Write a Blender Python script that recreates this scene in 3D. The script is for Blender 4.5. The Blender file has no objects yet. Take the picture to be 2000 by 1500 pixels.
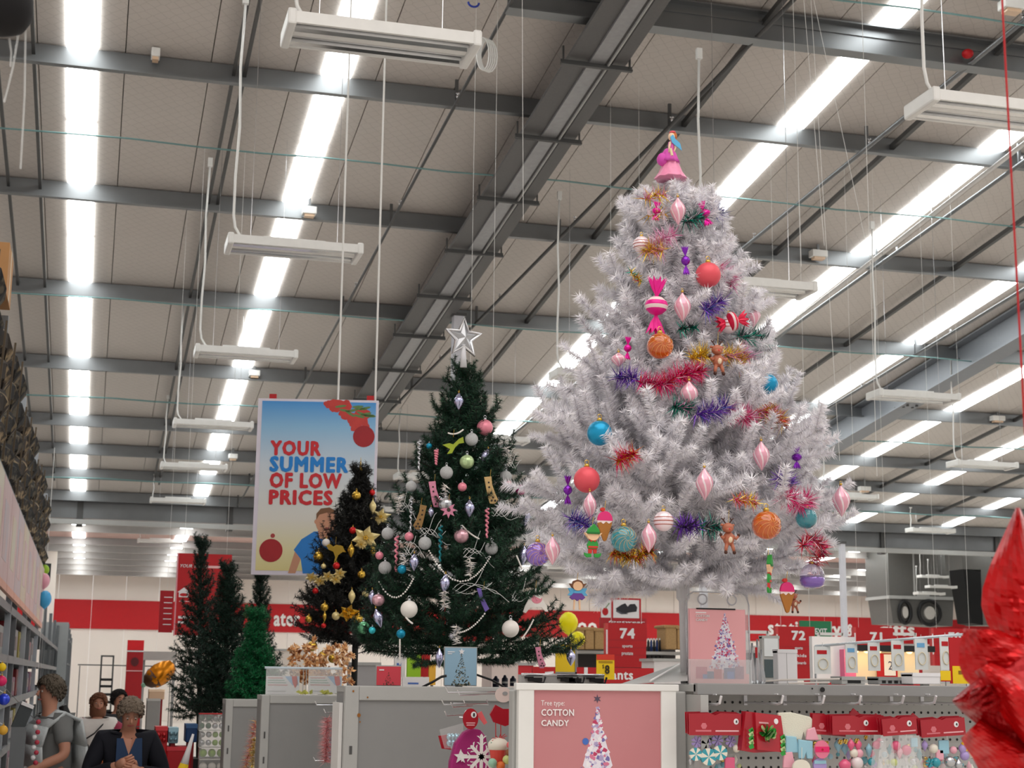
import bpy, bmesh, math, random
import numpy as np
from mathutils import Vector, Matrix
SC = bpy.context.scene
COL = SC.collection
RN = random.Random(7)
PI = math.pi
# ---------------------------------------------------------------- camera, world, exposure
F, CX, CY, CH = 3000.0, 1000.0, 750.0, 1.62
def _n(v):
    v = np.array(v, float); return v/np.linalg.norm(v)
cY = _n((-829, 568, F)); cX = _n((11338, 577.2+.0111*11338, F)); cX = _n(cX-cY*cX.dot(cY)); cZ = np.cross(cX, cY)
def ray(px, py):
    r = np.array([(px-CX)/F, (py-CY)/F, 1.0]); return Vector((r@cX, r@cY, r@cZ))
CAMO = Vector((0, 0, CH))
def P(px, py, Y=None, d=None, z=None, X=None):
    r = ray(px, py)
    t = d if d is not None else Y/r.y if Y is not None else (z-CH)/r.z if z is not None else X/r.x
    return CAMO+r*t
cam = bpy.data.cameras.new('camera'); cam.sensor_width = 36; cam.lens = 36*F/2000; cam.clip_start = .05; cam.clip_end = 200
camo = bpy.data.objects.new('camera', cam); COL.objects.link(camo)
camo.matrix_world = Matrix(((cX[0], -cX[1], -cX[2], 0), (cY[0], -cY[1], -cY[2], 0), (cZ[0], -cZ[1], -cZ[2], CH), (0, 0, 0, 1)))
SC.camera = camo
cam.dof.use_dof = True; cam.dof.focus_distance = 6.3; cam.dof.aperture_fstop = 9.0
W = bpy.data.worlds.new('world'); SC.world = W; W.use_nodes = True
W.node_tree.nodes['Background'].inputs[0].default_value = (1.0, .95, .9, 1)
W.node_tree.nodes['Background'].inputs[1].default_value = .85
SC.view_settings.view_transform = 'Standard'; SC.view_settings.look = 'None'
SC.view_settings.gamma = 1; SC.view_settings.use_curve_mapping = False
SC.view_settings.exposure = -0.12
SKY = 9.0
def area(name, loc, rot, sx, sy, power, col=(1, .97, .93)):
    l = bpy.data.lights.new(name, 'AREA'); l.shape = 'RECTANGLE'; l.size = sx; l.size_y = sy; l.energy = power; l.color = col
    o = bpy.data.objects.new(name, l); COL.objects.link(o); o.location = loc; o.rotation_euler = rot; return o
# roof lights over the part of the hall behind the photographer (skylights there, out of view)
area('skylight_lamp', (1.5, 1.0, 8.6), (0, 0, 0), 9, 9, 600)
area('skylight_lamp', (12, 4.0, 8.6), (0, 0, 0), 8, 8, 350)
# ---------------------------------------------------------------- helpers
def lin(c):
    return tuple((v/255/12.92 if v/255 <= .04045 else ((v/255+.055)/1.055)**2.4) for v in c)+(1,)
MATS = {}
def M(name, c, r=.55, m=0.0, em=0.0, tr=0.0, var=.07, sc=9.0, bump=0.0, coat=0.0, al=1.0, ior=1.45, c2=None, thr=None):
    if name in MATS: return MATS[name]
    a = bpy.data.materials.new(name); a.use_nodes = True; nt = a.node_tree; b = nt.nodes['Principled BSDF']
    L = lin(c)
    tc = nt.nodes.new('ShaderNodeTexCoord'); nz = nt.nodes.new('ShaderNodeTexNoise'); nz.inputs['Scale'].default_value = sc; nz.inputs['Detail'].default_value = 3
    nt.links.new(tc.outputs['Object'], nz.inputs['Vector'])
    mx = nt.nodes.new('ShaderNodeMix'); mx.data_type = 'RGBA'
    if c2 is None:
        mx.inputs[6].default_value = tuple(v*(1-var) for v in L[:3])+(1,); mx.inputs[7].default_value = tuple(min(1, v*(1+var)) for v in L[:3])+(1,)
    else:
        mx.inputs[6].default_value = L; mx.inputs[7].default_value = lin(c2)
    fac = nz.outputs['Fac']
    if thr is not None:
        rp = nt.nodes.new('ShaderNodeValToRGB'); rp.color_ramp.elements[0].position = thr-.04; rp.color_ramp.elements[1].position = thr+.04
        nt.links.new(fac, rp.inputs[0]); fac = rp.outputs[0]
    nt.links.new(fac, mx.inputs[0]); nt.links.new(mx.outputs[2], b.inputs['Base Color'])
    b.inputs['Roughness'].default_value = r; b.inputs['Metallic'].default_value = m
    b.inputs['Transmission Weight'].default_value = tr; b.inputs['IOR'].default_value = ior
    b.inputs['Coat Weight'].default_value = coat; b.inputs['Alpha'].default_value = al
    if em:
        b.inputs['Emission Color'].default_value = L; b.inputs['Emission Strength'].default_value = em
    if bump:
        bp = nt.nodes.new('ShaderNodeBump'); bp.inputs['Strength'].default_value = bump; bp.inputs['Distance'].default_value = .01
        nt.links.new(nz.outputs['Fac'], bp.inputs['Height']); nt.links.new(bp.outputs['Normal'], b.inputs['Normal'])
    MATS[name] = a; return a
ORG = {}
def tag(o, label=None, cat=None, group=None, kind=None):
    if label: o['label'] = label
    if cat: o['category'] = cat
    if group: o['group'] = group
    if kind: o['kind'] = kind
    return o
def thing(name, loc, label=None, cat=None, group=None, kind=None):
    o = bpy.data.objects.new(name, None); COL.objects.link(o); o.location = loc; o.empty_display_size = .05
    ORG[o.name] = Vector(loc); return tag(o, label, cat, group, kind)
class Fr:
    """plane frame: origin, right, up; normal faces the viewer's side"""
    def __init__(s, o, r=(1, 0, 0), u=(0, 0, 1)):
        s.o = Vector(o); s.r = Vector(r).normalized(); s.u = Vector(u).normalized(); s.n = s.r.cross(s.u).normalized()
    def p(s, u, v, w=0): return s.o+s.r*u+s.u*v+s.n*w
    def M(s): 
        m = Matrix((s.r, s.u, s.n)).transposed().to_4x4(); m.translation = s.o; return m
class MB:
    def __init__(s): s.v = []; s.f = []; s.i = []; s.m = 0; s.T = None; s.sm = []; s.smooth = False
    def V(s, p):
        p = Vector(p); s.v.append(s.T@p if s.T else p); return len(s.v)-1
    def face(s, ids): s.f.append(tuple(ids)); s.i.append(s.m); s.sm.append(s.smooth)
    def poly(s, pts): s.face([s.V(p) for p in pts])
    def box(s, c, d, R=None):
        c = Vector(c); h = [x/2 for x in d]; ids = []
        for z in (-1, 1):
            for x, y in ((-1, -1), (1, -1), (1, 1), (-1, 1)):
                q = Vector((x*h[0], y*h[1], z*h[2])); ids.append(s.V(c+(R@q if R else q)))
        a = ids
        for q in ((3, 2, 1, 0), (4, 5, 6, 7), (0, 1, 5, 4), (1, 2, 6, 5), (2, 3, 7, 6), (3, 0, 4, 7)): s.face([a[k] for k in q])
        return s
    def bx(s, a, b):
        return s.box([(a[k]+b[k])/2 for k in range(3)], [abs(b[k]-a[k]) for k in range(3)])
    def fbox(s, fr, u0, v0, u1, v1, w0, w1):
        R = Matrix((fr.r, fr.u, fr.n)).transposed()
        return s.box(fr.p((u0+u1)/2, (v0+v1)/2, (w0+w1)/2), (u1-u0, v1-v0, abs(w1-w0)), R)
    def prism(s, fr, pts, w0=0, w1=.002):
        a = [s.V(fr.p(u, v, w1)) for u, v in pts]; b = [s.V(fr.p(u, v, w0)) for u, v in pts]; n = len(pts)
        s.face(a); s.face(b[::-1])
        for k in range(n): s.face((a[k], b[k], b[(k+1) % n], a[(k+1) % n]))
        return s
    def ell(s, fr, u, v, ru, rv, w0=0, w1=.002, n=20, rot=0):
        c, q = math.cos(rot), math.sin(rot)
        return s.prism(fr, [(u+c*ru*math.cos(t)-q*rv*math.sin(t), v+q*ru*math.cos(t)+c*rv*math.sin(t)) for t in [2*PI*k/n for k in range(n)]], w0, w1)
    def lathe(s, prof, o=(0, 0, 0), n=16, up=(0, 0, 1), mi=None, rib=0.0, nrib=0, xdir=None, tw=0.0):
        """prof: (r, h) from top to bottom or any order; mi(seg, ring) gives a material index"""
        u = Vector(up).normalized(); x = Vector(xdir).normalized() if xdir else u.orthogonal().normalized(); y = u.cross(x); o = Vector(o); R = []
        for jj, (r, h) in enumerate(prof):
            row = []
            for k in range(n):
                t = 2*PI*k/n+tw*jj; rr = r*(1+rib*math.cos(nrib*t)) if rib else r
                row.append(s.V(o+u*h+(x*math.cos(t)+y*math.sin(t))*rr))
            R.append(row)
        for j in range(len(R)-1):
            for k in range(n):
                if mi: s.m = mi(k, j)
                s.face((R[j][k], R[j+1][k], R[j+1][(k+1) % n], R[j][(k+1) % n]))
        if mi: s.m = 0
        if prof[0][0] > 1e-4: s.face(R[0])
        if prof[-1][0] > 1e-4: s.face(R[-1][::-1])
        return s
    def ball(s, c, r, n=16, m=10, sc=(1, 1, 1), up=(0, 0, 1), mi=None, rib=0, nrib=0):
        pr = [(r*sc[0]*max(1e-5, math.sin(PI*k/m)), r*sc[2]*math.cos(PI*k/m)) for k in range(m+1)]
        return s.lathe(pr, c, n, up, mi, rib, nrib)
    def tube(s, pts, r, n=6, closed=False):
        pts = [Vector(p) for p in pts]; N = len(pts); rows = []; rr = r if isinstance(r, (list, tuple)) else [r]*N
        ref = None
        for k in range(N):
            d = (pts[(k+1) % N]-pts[k-1]) if closed else pts[min(k+1, N-1)]-pts[max(k-1, 0)]
            if d.length < 1e-9: d = Vector((0, 0, 1))
            d.normalize()
            if ref is None or abs(ref.dot(d)) > .98: ref = d.orthogonal().normalized()
            x = (ref-d*ref.dot(d)).normalized(); y = d.cross(x); ref = x
            rows.append([s.V(pts[k]+(x*math.cos(2*PI*j/n)+y*math.sin(2*PI*j/n))*rr[k]) for j in range(n)])
        for k in range(N if closed else N-1):
            a, b = rows[k], rows[(k+1) % N]
            for j in range(n): s.face((a[j], a[(j+1) % n], b[(j+1) % n], b[j]))
        if not closed: s.face(rows[0][::-1]); s.face(rows[-1])
        return s
    def build(s, name, mats, parent=None, org=None, smooth=None, label=None, bevel=0):
        if not isinstance(mats, (list, tuple)): mats = [mats]
        og = ORG[parent.name] if parent else Vector(org) if org is not None else Vector((0, 0, 0))
        me = bpy.data.meshes.new(name); me.from_pydata([tuple(v-og) for v in s.v], [], s.f)
        for m in mats: me.materials.append(m)
        me.polygons.foreach_set('material_index', [min(i, len(mats)-1) for i in s.i])
        sm = s.sm if smooth is None else [smooth]*len(s.f)
        me.polygons.foreach_set('use_smooth', sm); me.update()
        o = bpy.data.objects.new(name, me); COL.objects.link(o)
        if parent: o.parent = parent
        else: o.location = og
        ORG[o.name] = og
        if label: o['label'] = label
        if bevel:
            b = o.modifiers.new('bevel', 'BEVEL'); b.width = bevel; b.segments = 2; b.limit_method = 'ANGLE'
        return o
def copy_tree(o, loc, label=None, parent=None):
    c = o.copy(); COL.objects.link(c)
    if parent: c.parent = parent
    else:
        c.location = loc; ORG[c.name] = Vector(loc)
        if label: c['label'] = label
    for ch in [k for k in ALLCH.get(o.name, [])]: copy_tree(ch, None, None, c)
    return c
ALLCH = {}
def index_children(o):
    ALLCH[o.name] = list(o.children)
    for c in o.children: index_children(c)
def text(name, s, fr, u0, v0, u1, v1, m, parent, w=.002, bold=.02, shear=0, org=None, dep=.001):
    cu = bpy.data.curves.new('t', 'FONT'); cu.body = s; cu.shear = shear; cu.space_character = 1.0+bold*3; cu.resolution_u = 2
    ob = bpy.data.objects.new('t', cu); me = bpy.data.meshes.new_from_object(ob)
    if bold > .005:
        bmx = bmesh.new(); bmx.from_mesh(me)
        for k_, (dx, dy) in enumerate(((-1, 0), (1, 0), (0, .8), (0, -.8), (-.7, .6), (.7, .6), (-.7, -.6), (.7, -.6))):
            n0 = len(bmx.verts); bmx.from_mesh(me); bmx.verts.ensure_lookup_table()
            for v_ in bmx.verts[n0:]: v_.co.x += dx*bold*1.15; v_.co.y += dy*bold*1.15; v_.co.z = (k_+1)*.0004
        bmx.to_mesh(me); bmx.free()
    n = len(me.vertices); co = np.empty(n*3); me.vertices.foreach_get('co', co); co = co.reshape(-1, 3)
    lo, hi = co.min(0), co.max(0); q = (co-lo)/np.maximum(hi-lo, 1e-6)
    og = ORG[parent.name] if parent else Vector(org or (0, 0, 0))
    A = np.array(fr.p(0, 0, w+dep)-og); r = np.array(fr.r); u = np.array(fr.u)
    W_ = A+np.outer(u0+q[:, 0]*(u1-u0), r)+np.outer(v0+q[:, 1]*(v1-v0), u)+np.outer(co[:, 2], np.array(fr.n))
    me.vertices.foreach_set('co', W_.ravel()); me.materials.clear(); me.materials.append(m); me.name = name; me.update()
    o = bpy.data.objects.new(name, me); COL.objects.link(o)
    if parent: o.parent = parent
    ORG[o.name] = og
    bpy.data.objects.remove(ob); bpy.data.curves.remove(cu); return o
def frpx(x0, y0, x1, y1, Y=None, d=None):
    """upright plane facing the aisle through four pixels' corner points: returns frame at bottom-left, width, height"""
    a = P(x0, y1, Y=Y, d=d); b = P(x1, y1, Y=Y, d=d); c = P(x0, y0, Y=Y, d=d)
    r = Vector((b.x-a.x, b.y-a.y, 0)); return Fr(a, r), r.length, c.z-a.z
# common materials
white = M('white_paint', (226, 224, 222), .45)
plastic_w = M('white_plastic', (232, 231, 228), .3)
steel = M('galvanised_steel', (128, 130, 132), .38, .75, var=.12, sc=3)
dsteel = M('dark_steel', (92, 92, 92), .5, .55, var=.12, sc=3)
chrome = M('chrome', (215, 215, 218), .18, 1)
red = M('red_board', (186, 14, 24), .5)
dred = M('dark_red_card', (168, 16, 30), .45)
grey = M('grey_powder_coat', (142, 142, 142), .5, var=.04)
lgrey = M('light_grey_metal', (176, 176, 174), .5, var=.04)
black = M('black_plastic', (18, 18, 20), .5)
gold = M('gold_metal', (214, 176, 84), .25, .9)
skin = M('skin', (196, 140, 116), .55)
yellow = M('yellow_card', (240, 202, 22), .5)
paper = M('white_paper', (236, 234, 236), .6)
# ---------------------------------------------------------------- the hall
SL, Z0 = -.1264, CH+9.5
def RZ(Y): return Z0+SL*Y
def R(px, py, off=0.0):
    r = ray(px, py); t = (Z0+off-CH)/(r.z-SL*r.y); return CAMO+r*t
concrete = M('vinyl_floor', (214, 208, 200), .35, var=.05, sc=2)
floor = tag(MB().bx((-12, -6, -.1), (48, 60, 0)).build('floor', concrete), kind='structure')
# ceiling: sheets with seams, netting as fine relief
def roof_mat():
    a = M('roof_sheet', (204, 196, 190), .6, var=.05, sc=1.2); nt = a.node_tree; b = nt.nodes['Principled BSDF']
    tc = nt.nodes['Texture Coordinate']; mp = nt.nodes.new('ShaderNodeMapping'); mp.inputs['Rotation'].default_value = (0, 0, .7)
    nt.links.new(tc.outputs['Object'], mp.inputs[0])
    w1 = nt.nodes.new('ShaderNodeTexVoronoi'); w1.voronoi_dimensions = '2D'; w1.feature = 'DISTANCE_TO_EDGE'; w1.inputs['Scale'].default_value = 8; w1.inputs['Randomness'].default_value = .25
    nt.links.new(mp.outputs[0], w1.inputs['Vector'])
    rp = nt.nodes.new('ShaderNodeValToRGB'); rp.color_ramp.elements[0].position = .015; rp.color_ramp.elements[1].position = .05
    rp.color_ramp.elements[0].color = (.84, .84, .84, 1)
    nt.links.new(w1.outputs['Distance'], rp.inputs[0])
    mu = nt.nodes.new('ShaderNodeMix'); mu.data_type = 'RGBA'; mu.blend_type = 'MULTIPLY'; mu.inputs[0].default_value = 1
    nt.links.new(nt.nodes['Mix'].outputs[2], mu.inputs[6]); nt.links.new(rp.outputs[0], mu.inputs[7]); nt.links.new(mu.outputs[2], b.inputs['Base Color'])
    return a
RM = roof_mat()
skyM = bpy.data.materials.new('daylight_panel'); skyM.use_nodes = True
_e = skyM.node_tree.nodes.new('ShaderNodeEmission'); _e.inputs[0].default_value = (.96, 1, .99, 1); _e.inputs[1].default_value = SKY
skyM.node_tree.links.new(_e.outputs[0], skyM.node_tree.nodes['Material Output'].inputs[0])
skyF = skyM.copy(); skyF.name = 'daylight_panel_far'; skyF.node_tree.nodes['Emission'].inputs[1].default_value = SKY*1.25
ceil = thing('ceiling', (0, 0, 0), kind='structure')
def slab(mb, x0, x1, ya, yb, off, th, zf=RZ):
    pts = [(x0, ya), (x1, ya), (x1, yb), (x0, yb)]
    lo = [mb.V((x, y, zf(y)+off)) for x, y in pts]; hi = [mb.V((x, y, zf(y)+off+th)) for x, y in pts]
    mb.face(lo[::-1]); mb.face(hi)
    for k in range(4): mb.face((lo[k], lo[(k+1) % 4], hi[(k+1) % 4], hi[k]))
YV = 39.9
slab_b = MB(); slab(slab_b, -12, 48, -6, YV, .06, .05); slab_b.build('roof_backing', lgrey, ceil)
for k in range(60):
    b = MB(); slab(b, -12+k, -12+k+.988, -6, YV, 0, .03); b.build('roof_panel', RM, ceil)
PUR = [3.0, 6.6, 10.3, 14.0, 17.76, 21.5, 25.28, 29.1, 32.85, 35.1, 37.3, 39.5]
for Y in PUR:
    b = MB(); z = RZ(Y)
    b.bx((-12, Y-.012, z-.27), (48, Y+.012, z-.02)); b.bx((-12, Y-.10, z-.275), (48, Y-.01, z-.255)); b.bx((-12, Y+.01, z-.05), (48, Y+.09, z-.03))
    b.build('purlin', steel, ceil)
# bolted splice plates where a purlin crosses the dark rafter
SX = [(-3.55, .36), (-.5, .36), (2.5, .36), (8.57, .36), (11.58, .36), (14.6, .36), (17.7, .36), (20.65, .36), (23.7, .36), (26.7, .36), (29.7, .36), (32.7, .36)]
for x, w in SX:
    for a, c in zip(PUR[2:-1], PUR[3:]):
        mid = (a+c)/2
        spans = [(a+.02, mid-.03), (mid+.03, c-.02)] if c-a > 3 else [(a+.02, c-.02)]
        for p, q in spans:
            b = MB(); slab(b, x-w/2, x+w/2, p, q, -.03, .02); b.build('skylight', skyM, ceil)
# deep tie beam near the top of the picture
b = MB(); Yb = 15.22; zb = RZ(Yb)
b.bx((-12, Yb-.01, zb-.36), (48, Yb+.02, zb-.03)); b.bx((-12, Yb-.06, zb-.375), (48, Yb+.14, zb-.355)); b.bx((-12, Yb-.1, zb-.05), (48, Yb+.1, zb-.03)); b.bx((-12, Yb-.03, zb-.16), (48, Yb+.0, zb-.14))
# the tie beam belongs to the bay to the right of the dark rafter and over it
b.v = [Vector((v.x if v.x > 0 else 4.0, v.y, v.z)) for v in b.v]; b.build('tie_beam', steel, ceil)
# bridging bars between purlins (pairs of thin channels running down the slope)
for x, dx in ((1.33, .13), (-1.25, .42)):
    for s in (-1, 1):
        b = MB(); slab(b, x+s*dx/2-.02, x+s*dx/2+.02, 9, 38, -.16, .06); b.build('bridging_bar', dsteel, ceil)
for x in (7.05, 10.05, 13.2, 16.0, 19.2, 22.2):
    b = MB(); slab(b, x-.03, x+.03, 9, 38.5, -.18, .07); b.build('bridging_bar', dsteel, ceil)
# dark wide rafter with cable tray, straps and conduit
drop = -.5
raf = M('rafter_dark', (104, 103, 103), .55, .3, var=.1, sc=30); raf2 = M('rafter_mid', (158, 158, 160), .45, .5, var=.15, sc=14)
bl = [R(1180, 0, drop), R(690, 790, drop)]; br = [R(1310, 0, drop), R(742, 830, drop)]
def lineX(a, c, Y): return a.x+(c.x-a.x)*(Y-a.y)/(c.y-a.y)
def band(mb, f0, f1, off, th, ya=8, yb=39):
    L = [(lineX(*bl, Y), lineX(*br, Y)) for Y in (ya, yb)]
    pts = [(L[0][0]+(L[0][1]-L[0][0])*f0, ya), (L[0][0]+(L[0][1]-L[0][0])*f1, ya), (L[1][0]+(L[1][1]-L[1][0])*f1, yb), (L[1][0]+(L[1][1]-L[1][0])*f0, yb)]
    lo = [mb.V((x, y, RZ(y)+off)) for x, y in pts]; hi = [mb.V((x, y, RZ(y)+off+th)) for x, y in pts]
    mb.face(lo[::-1]); mb.face(hi)
    for k in range(4): mb.face((lo[k], lo[(k+1) % 4], hi[(k+1) % 4], hi[k]))
rf = thing('rafter', (5.3, 20, RZ(20)+drop), kind='structure')
b = MB(); band(b, 0, 1, drop, .05); b.build('tray_base', raf, rf)
b = MB(); band(b, .46, .5, drop, .42); b.build('web', raf, rf)
b = MB(); band(b, .36, .62, drop-.03, .03); b.build('bottom_flange', raf2, rf)
b = MB(); band(b, .665, .69, drop-.06, .03); b.build('conduit', lgrey, rf)
b = MB(); band(b, .71, .75, drop-.02, .02); b.build('cable_slot', black, rf)
for k in range(16):
    Y = 10.2+k*1.88; x0, x1 = lineX(*bl, Y), lineX(*br, Y); b = MB(); z = RZ(Y)+drop
    b.bx((x0-.09, Y-.025, z-.085), (x1+.07, Y+.025, z-.06)); b.bx((x0-.09, Y+.0, z-.085), (x1+.07, Y+.01, z-.02)); b.bx((x0-.07, Y-.01, z-.08), (x0-.05, Y+.01, z+.14)); b.bx((x1+.03, Y-.01, z-.08), (x1+.05, Y+.01, z+.14))
    b.build('strap', dsteel, rf)
# second rafter at the right: plain I-section with bolts
r2 = thing('rafter', (16, 28, RZ(28)-.5), kind='structure'); rl = M('rafter_light', (134, 138, 144), .45, .4, var=.05)
b = MB(); slab(b, 15.35, 15.75, 8, 39.3, -.62, .03); b.build('bottom_flange', rl, r2)
b = MB(); slab(b, 15.53, 15.57, 8, 39.3, -.6, .56); b.build('web', rl, r2)
b = MB(); slab(b, 15.35, 15.75, 8, 39.3, -.07, .03); b.build('top_flange', rl, r2)
b = MB()
for i in range(4):
    for j in range(2): b.bx((15.42+.2*j, 27+.16*i, RZ(27)-.66), (15.46+.2*j, 27.04+.16*i, RZ(27)-.6))
b.build('splice_bolts', dsteel, r2)
# sprinkler pipes below the roof
for nm, a, c, rr, m in (('thin dark sprinkler pipe left of the dark rafter', (1000, 0), (770, 425), .022, dsteel), ('sprinkler pipe passing behind the white tree top', (1550, 0), (1000, 560), .026, dsteel),
                        ('long bright sprinkler pipe in the upper right corner', (2000, 40), (1420, 510), .03, steel), ('sprinkler pipe beside the long skylight right of the white tree', (2000, 315), (1510, 665), .03, steel),
                        ('sprinkler pipe ending behind the white tree at mid height', (2000, 565), (1530, 850), .03, steel)):
    A, B_ = R(*a, -.34), R(*c, -.34); dx = (B_.x-A.x)/(B_.y-A.y)
    t = thing('sprinkler_pipe', (A.x, A.y, A.z), nm, 'pipe', 'sprinkler pipes under the roof')
    f = lambda Y: Vector((A.x+dx*(Y-A.y), Y, RZ(Y)-.34))
    MB().tube([f(8), f(39)], rr, 8).build('tube', m, t, smooth=True)
    b = MB()
    for Y in PUR[2:]:
        q = f(Y-.3); b.bx(q-Vector((.02, .015, .02)), q+Vector((.02, .015, .3)))
    b.build('hanger_clips', m, t)
    b = MB()
    for k in range(9):
        q = f(11+3.2*k); b.lathe([(.008, 0), (.02, .03), (.012, .06), (.03, .07), (.001, .075)], q+Vector((0, 0, .02)), 8)
    b.build('sprinkler_heads', chrome, t)
# bright cable tray beside a skylight
A, B_ = R(1975, 300, -.36), R(1545, 632, -.36)
MBt = MB(); MBt.tube([A+(A-B_)*.6, B_-(A-B_)*.1], .035, 6); tag(MBt.build('cable_duct', white, org=B_), 'white cable duct running along the skylight right of the white tree', 'duct')
# beyond the valley: gutter beam and lower far roof
vz = RZ(YV)
g = thing('trim_1', (0, YV, vz-.5), kind='structure')
MB().bx((-12, YV-.1, vz-.62), (48, YV+.3, vz+.1)).build('gutter_box', steel, g)
MB().bx((-12, YV-.3, vz-.78), (48, YV-.14, vz-.66)).build('gutter_flange', lgrey, g)
for k in range(16): MB().bx((-11.6+3.7*k, YV-.16, vz-.82), (-11.45+3.7*k, YV+.1, vz-.1)).build('bracket', dsteel, g)
def RZ2(Y): return vz-.05-.035*(Y-YV)
fc = thing('ceiling_far', (0, 50, RZ2(50)), kind='structure')
b = MB(); slab(b, -12, 48, YV+.3, 59.5, .04, .05, RZ2); b.build('roof_backing', RM, fc)
pinkb = M('far_ceiling_pink', (206, 172, 164), .6)
FY = [41, 43.2, 45.4, 48.5, 50.5, 52.4, 54.3, 56.2, 58]
for Y in FY:
    MB().bx((-12, Y-.02, RZ2(Y)-.22), (48, Y+.02, RZ2(Y)+.02)).bx((-12, Y-.1, RZ2(Y)-.23), (48, Y, RZ2(Y)-.2)).build('purlin', M('far_purlin', (168, 164, 162), .5), fc)
b = MB(); slab(b, -12, 48, 45.5, 48.4, -.02, .02, RZ2); b.build('pink_panel', pinkb, fc)
for x, w in SX:
    for a, c in zip(FY[:-1], FY[1:]):
        b = MB(); slab(b, x-w/2, x+w/2, a+.05, c-.15, -.05, .02, RZ2); b.build('skylight', skyF, fc)
# back wall in panels, red band
wallM = M('wall_panel', (236, 226, 218), .6, var=.03, sc=1)
wb = thing('wall_back', (0, 59, 0), kind='structure')
for k in range(50): MB().bx((-12+1.2*k, 59, 0), (-12+1.2*k+1.185, 59.1, 6.2)).build('wall_panel', wallM, wb)
for k in range(20): MB().bx((-1.36 if k == 0 else -12+3*k-.001, 58.94, 3.28), (-12+3*k+2.99, 59, 4.33)).build('red_band', red, wb) if -12+3*k+2.99 > -1.36 else None
for a, c in (((255, 1075), (262, 1055)),): pass
# columns
def column(px0, px1, ytop, Y, m, lab, zt=None):
    a = P(px0, 1300, Y=Y); c = P(px1, 1300, Y=Y); zt = zt or P(px0, ytop, Y=Y).z
    t = thing('column', (a.x, Y, 0), kind='structure')
    w = c.x-a.x; xm = P((px0+px1)/2, 1200, Y=Y).x
    MB().bx((xm-w/2, Y, 0), (xm+w/2, Y+w, zt)).build('shaft', m, t); MB().bx((xm-w*.8, Y-.02, 0), (xm+w*.8, Y+w+.02, .02)).build('base_plate', dsteel, t)
    MB().bx((xm-w*.7, Y-.02, zt), (xm+w*.7, Y+w+.02, zt+.05)).build('cap_plate', dsteel, t)
cw = M('column_white', (214, 214, 222), .4)
column(876, 897, 580, 24.2, cw, '', RZ(24.2)-.52); column(1371, 1383, 1095, 38, cw, '', 6.0); column(1646, 1655, 1062, 30, cw, '')
column(82, 104, 985, 52, wallM, '', 6.0)
# roof boxes (emergency lamps), horn and loose cable coil
def boxlamp(px, py, Y, w, lab):
    q = P(px, py, Y=Y); t = thing('ceiling_box', q, lab, 'lamp', 'small boxes fixed under the purlins')
    MB().bx(q-Vector((w/2, .08, .05)), q+Vector((w/2, .08, .06))).build('housing', plastic_w, t, bevel=.01)
    MB().bx(q-Vector((w*.35, .06, .085)), q+Vector((w*.35, .06, -.05))).build('diffuser', M('diffuser_warm', (222, 190, 160), .3), t)
    MB().bx(q+Vector((-.02, -.01, .06)), (q.x+.02, q.y+.01, RZ(q.y)-.02)).build('bracket', steel, t)
boxlamp(604, 413, 21.3, .2, 'white emergency light box below the second skylight strip, upper left'); boxlamp(497, 730, 29, .2, 'emergency light box just above the third hanging light on the left')
boxlamp(455, 892, 34.9, .2, 'faint white emergency box left of the big summer poster'); boxlamp(1598, 497, 21.3, .26, 'cream emergency light box under a purlin right of the white tree')
boxlamp(1948, 818, 29, .3, 'bright emergency light box at the right edge, mid height'); boxlamp(1688, 955, 34.9, .3, 'small emergency light box above the lamps at the lower right')
boxlamp(304, 106, 17.6, .1, 'tiny grey sensor box on the first purlin, upper left'); boxlamp(1975, 12, 13.9, .25, 'grey lamp box cut by the top right corner')
q = P(943, 105, Y=15.5); t = thing('cable_coil', q, 'loose coil of white cable hanging left of the dark rafter', 'cable')
b = MB()
for k in range(5): b.tube([q+Vector(((.07+.006*k)*math.sin(a)+.02*k, .01*k, .19*math.cos(a))) for a in [2*PI*j/16 for j in range(16)]], .008, 5, True)
b.build('loops', plastic_w, t); MB().tube([q+Vector((.02, 0, .18)), Vector((q.x+.03, q.y, RZ(q.y)-.6))], .006, 5).build('tie', plastic_w, t)
q = P(1890, 105, Y=15.1); b = MB(); b.ball(q, .07, 12, 8, (1, 1, .8)); tag(b.build('red_bell', red, org=q, smooth=True), 'small red alarm bell under the beam, top right', 'bell')
q = P(925, 5, Y=15.2); b = MB(); b.tube([q+Vector((.06*math.cos(a), 0, .05*math.sin(a))) for a in [PI+PI*j/8 for j in range(9)]], .012, 6); tag(b.build('cable_hook', M('blue_plastic', (40, 60, 160), .4), org=q), 'blue hook at the top edge beside the dark rafter', 'hook')
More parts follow.
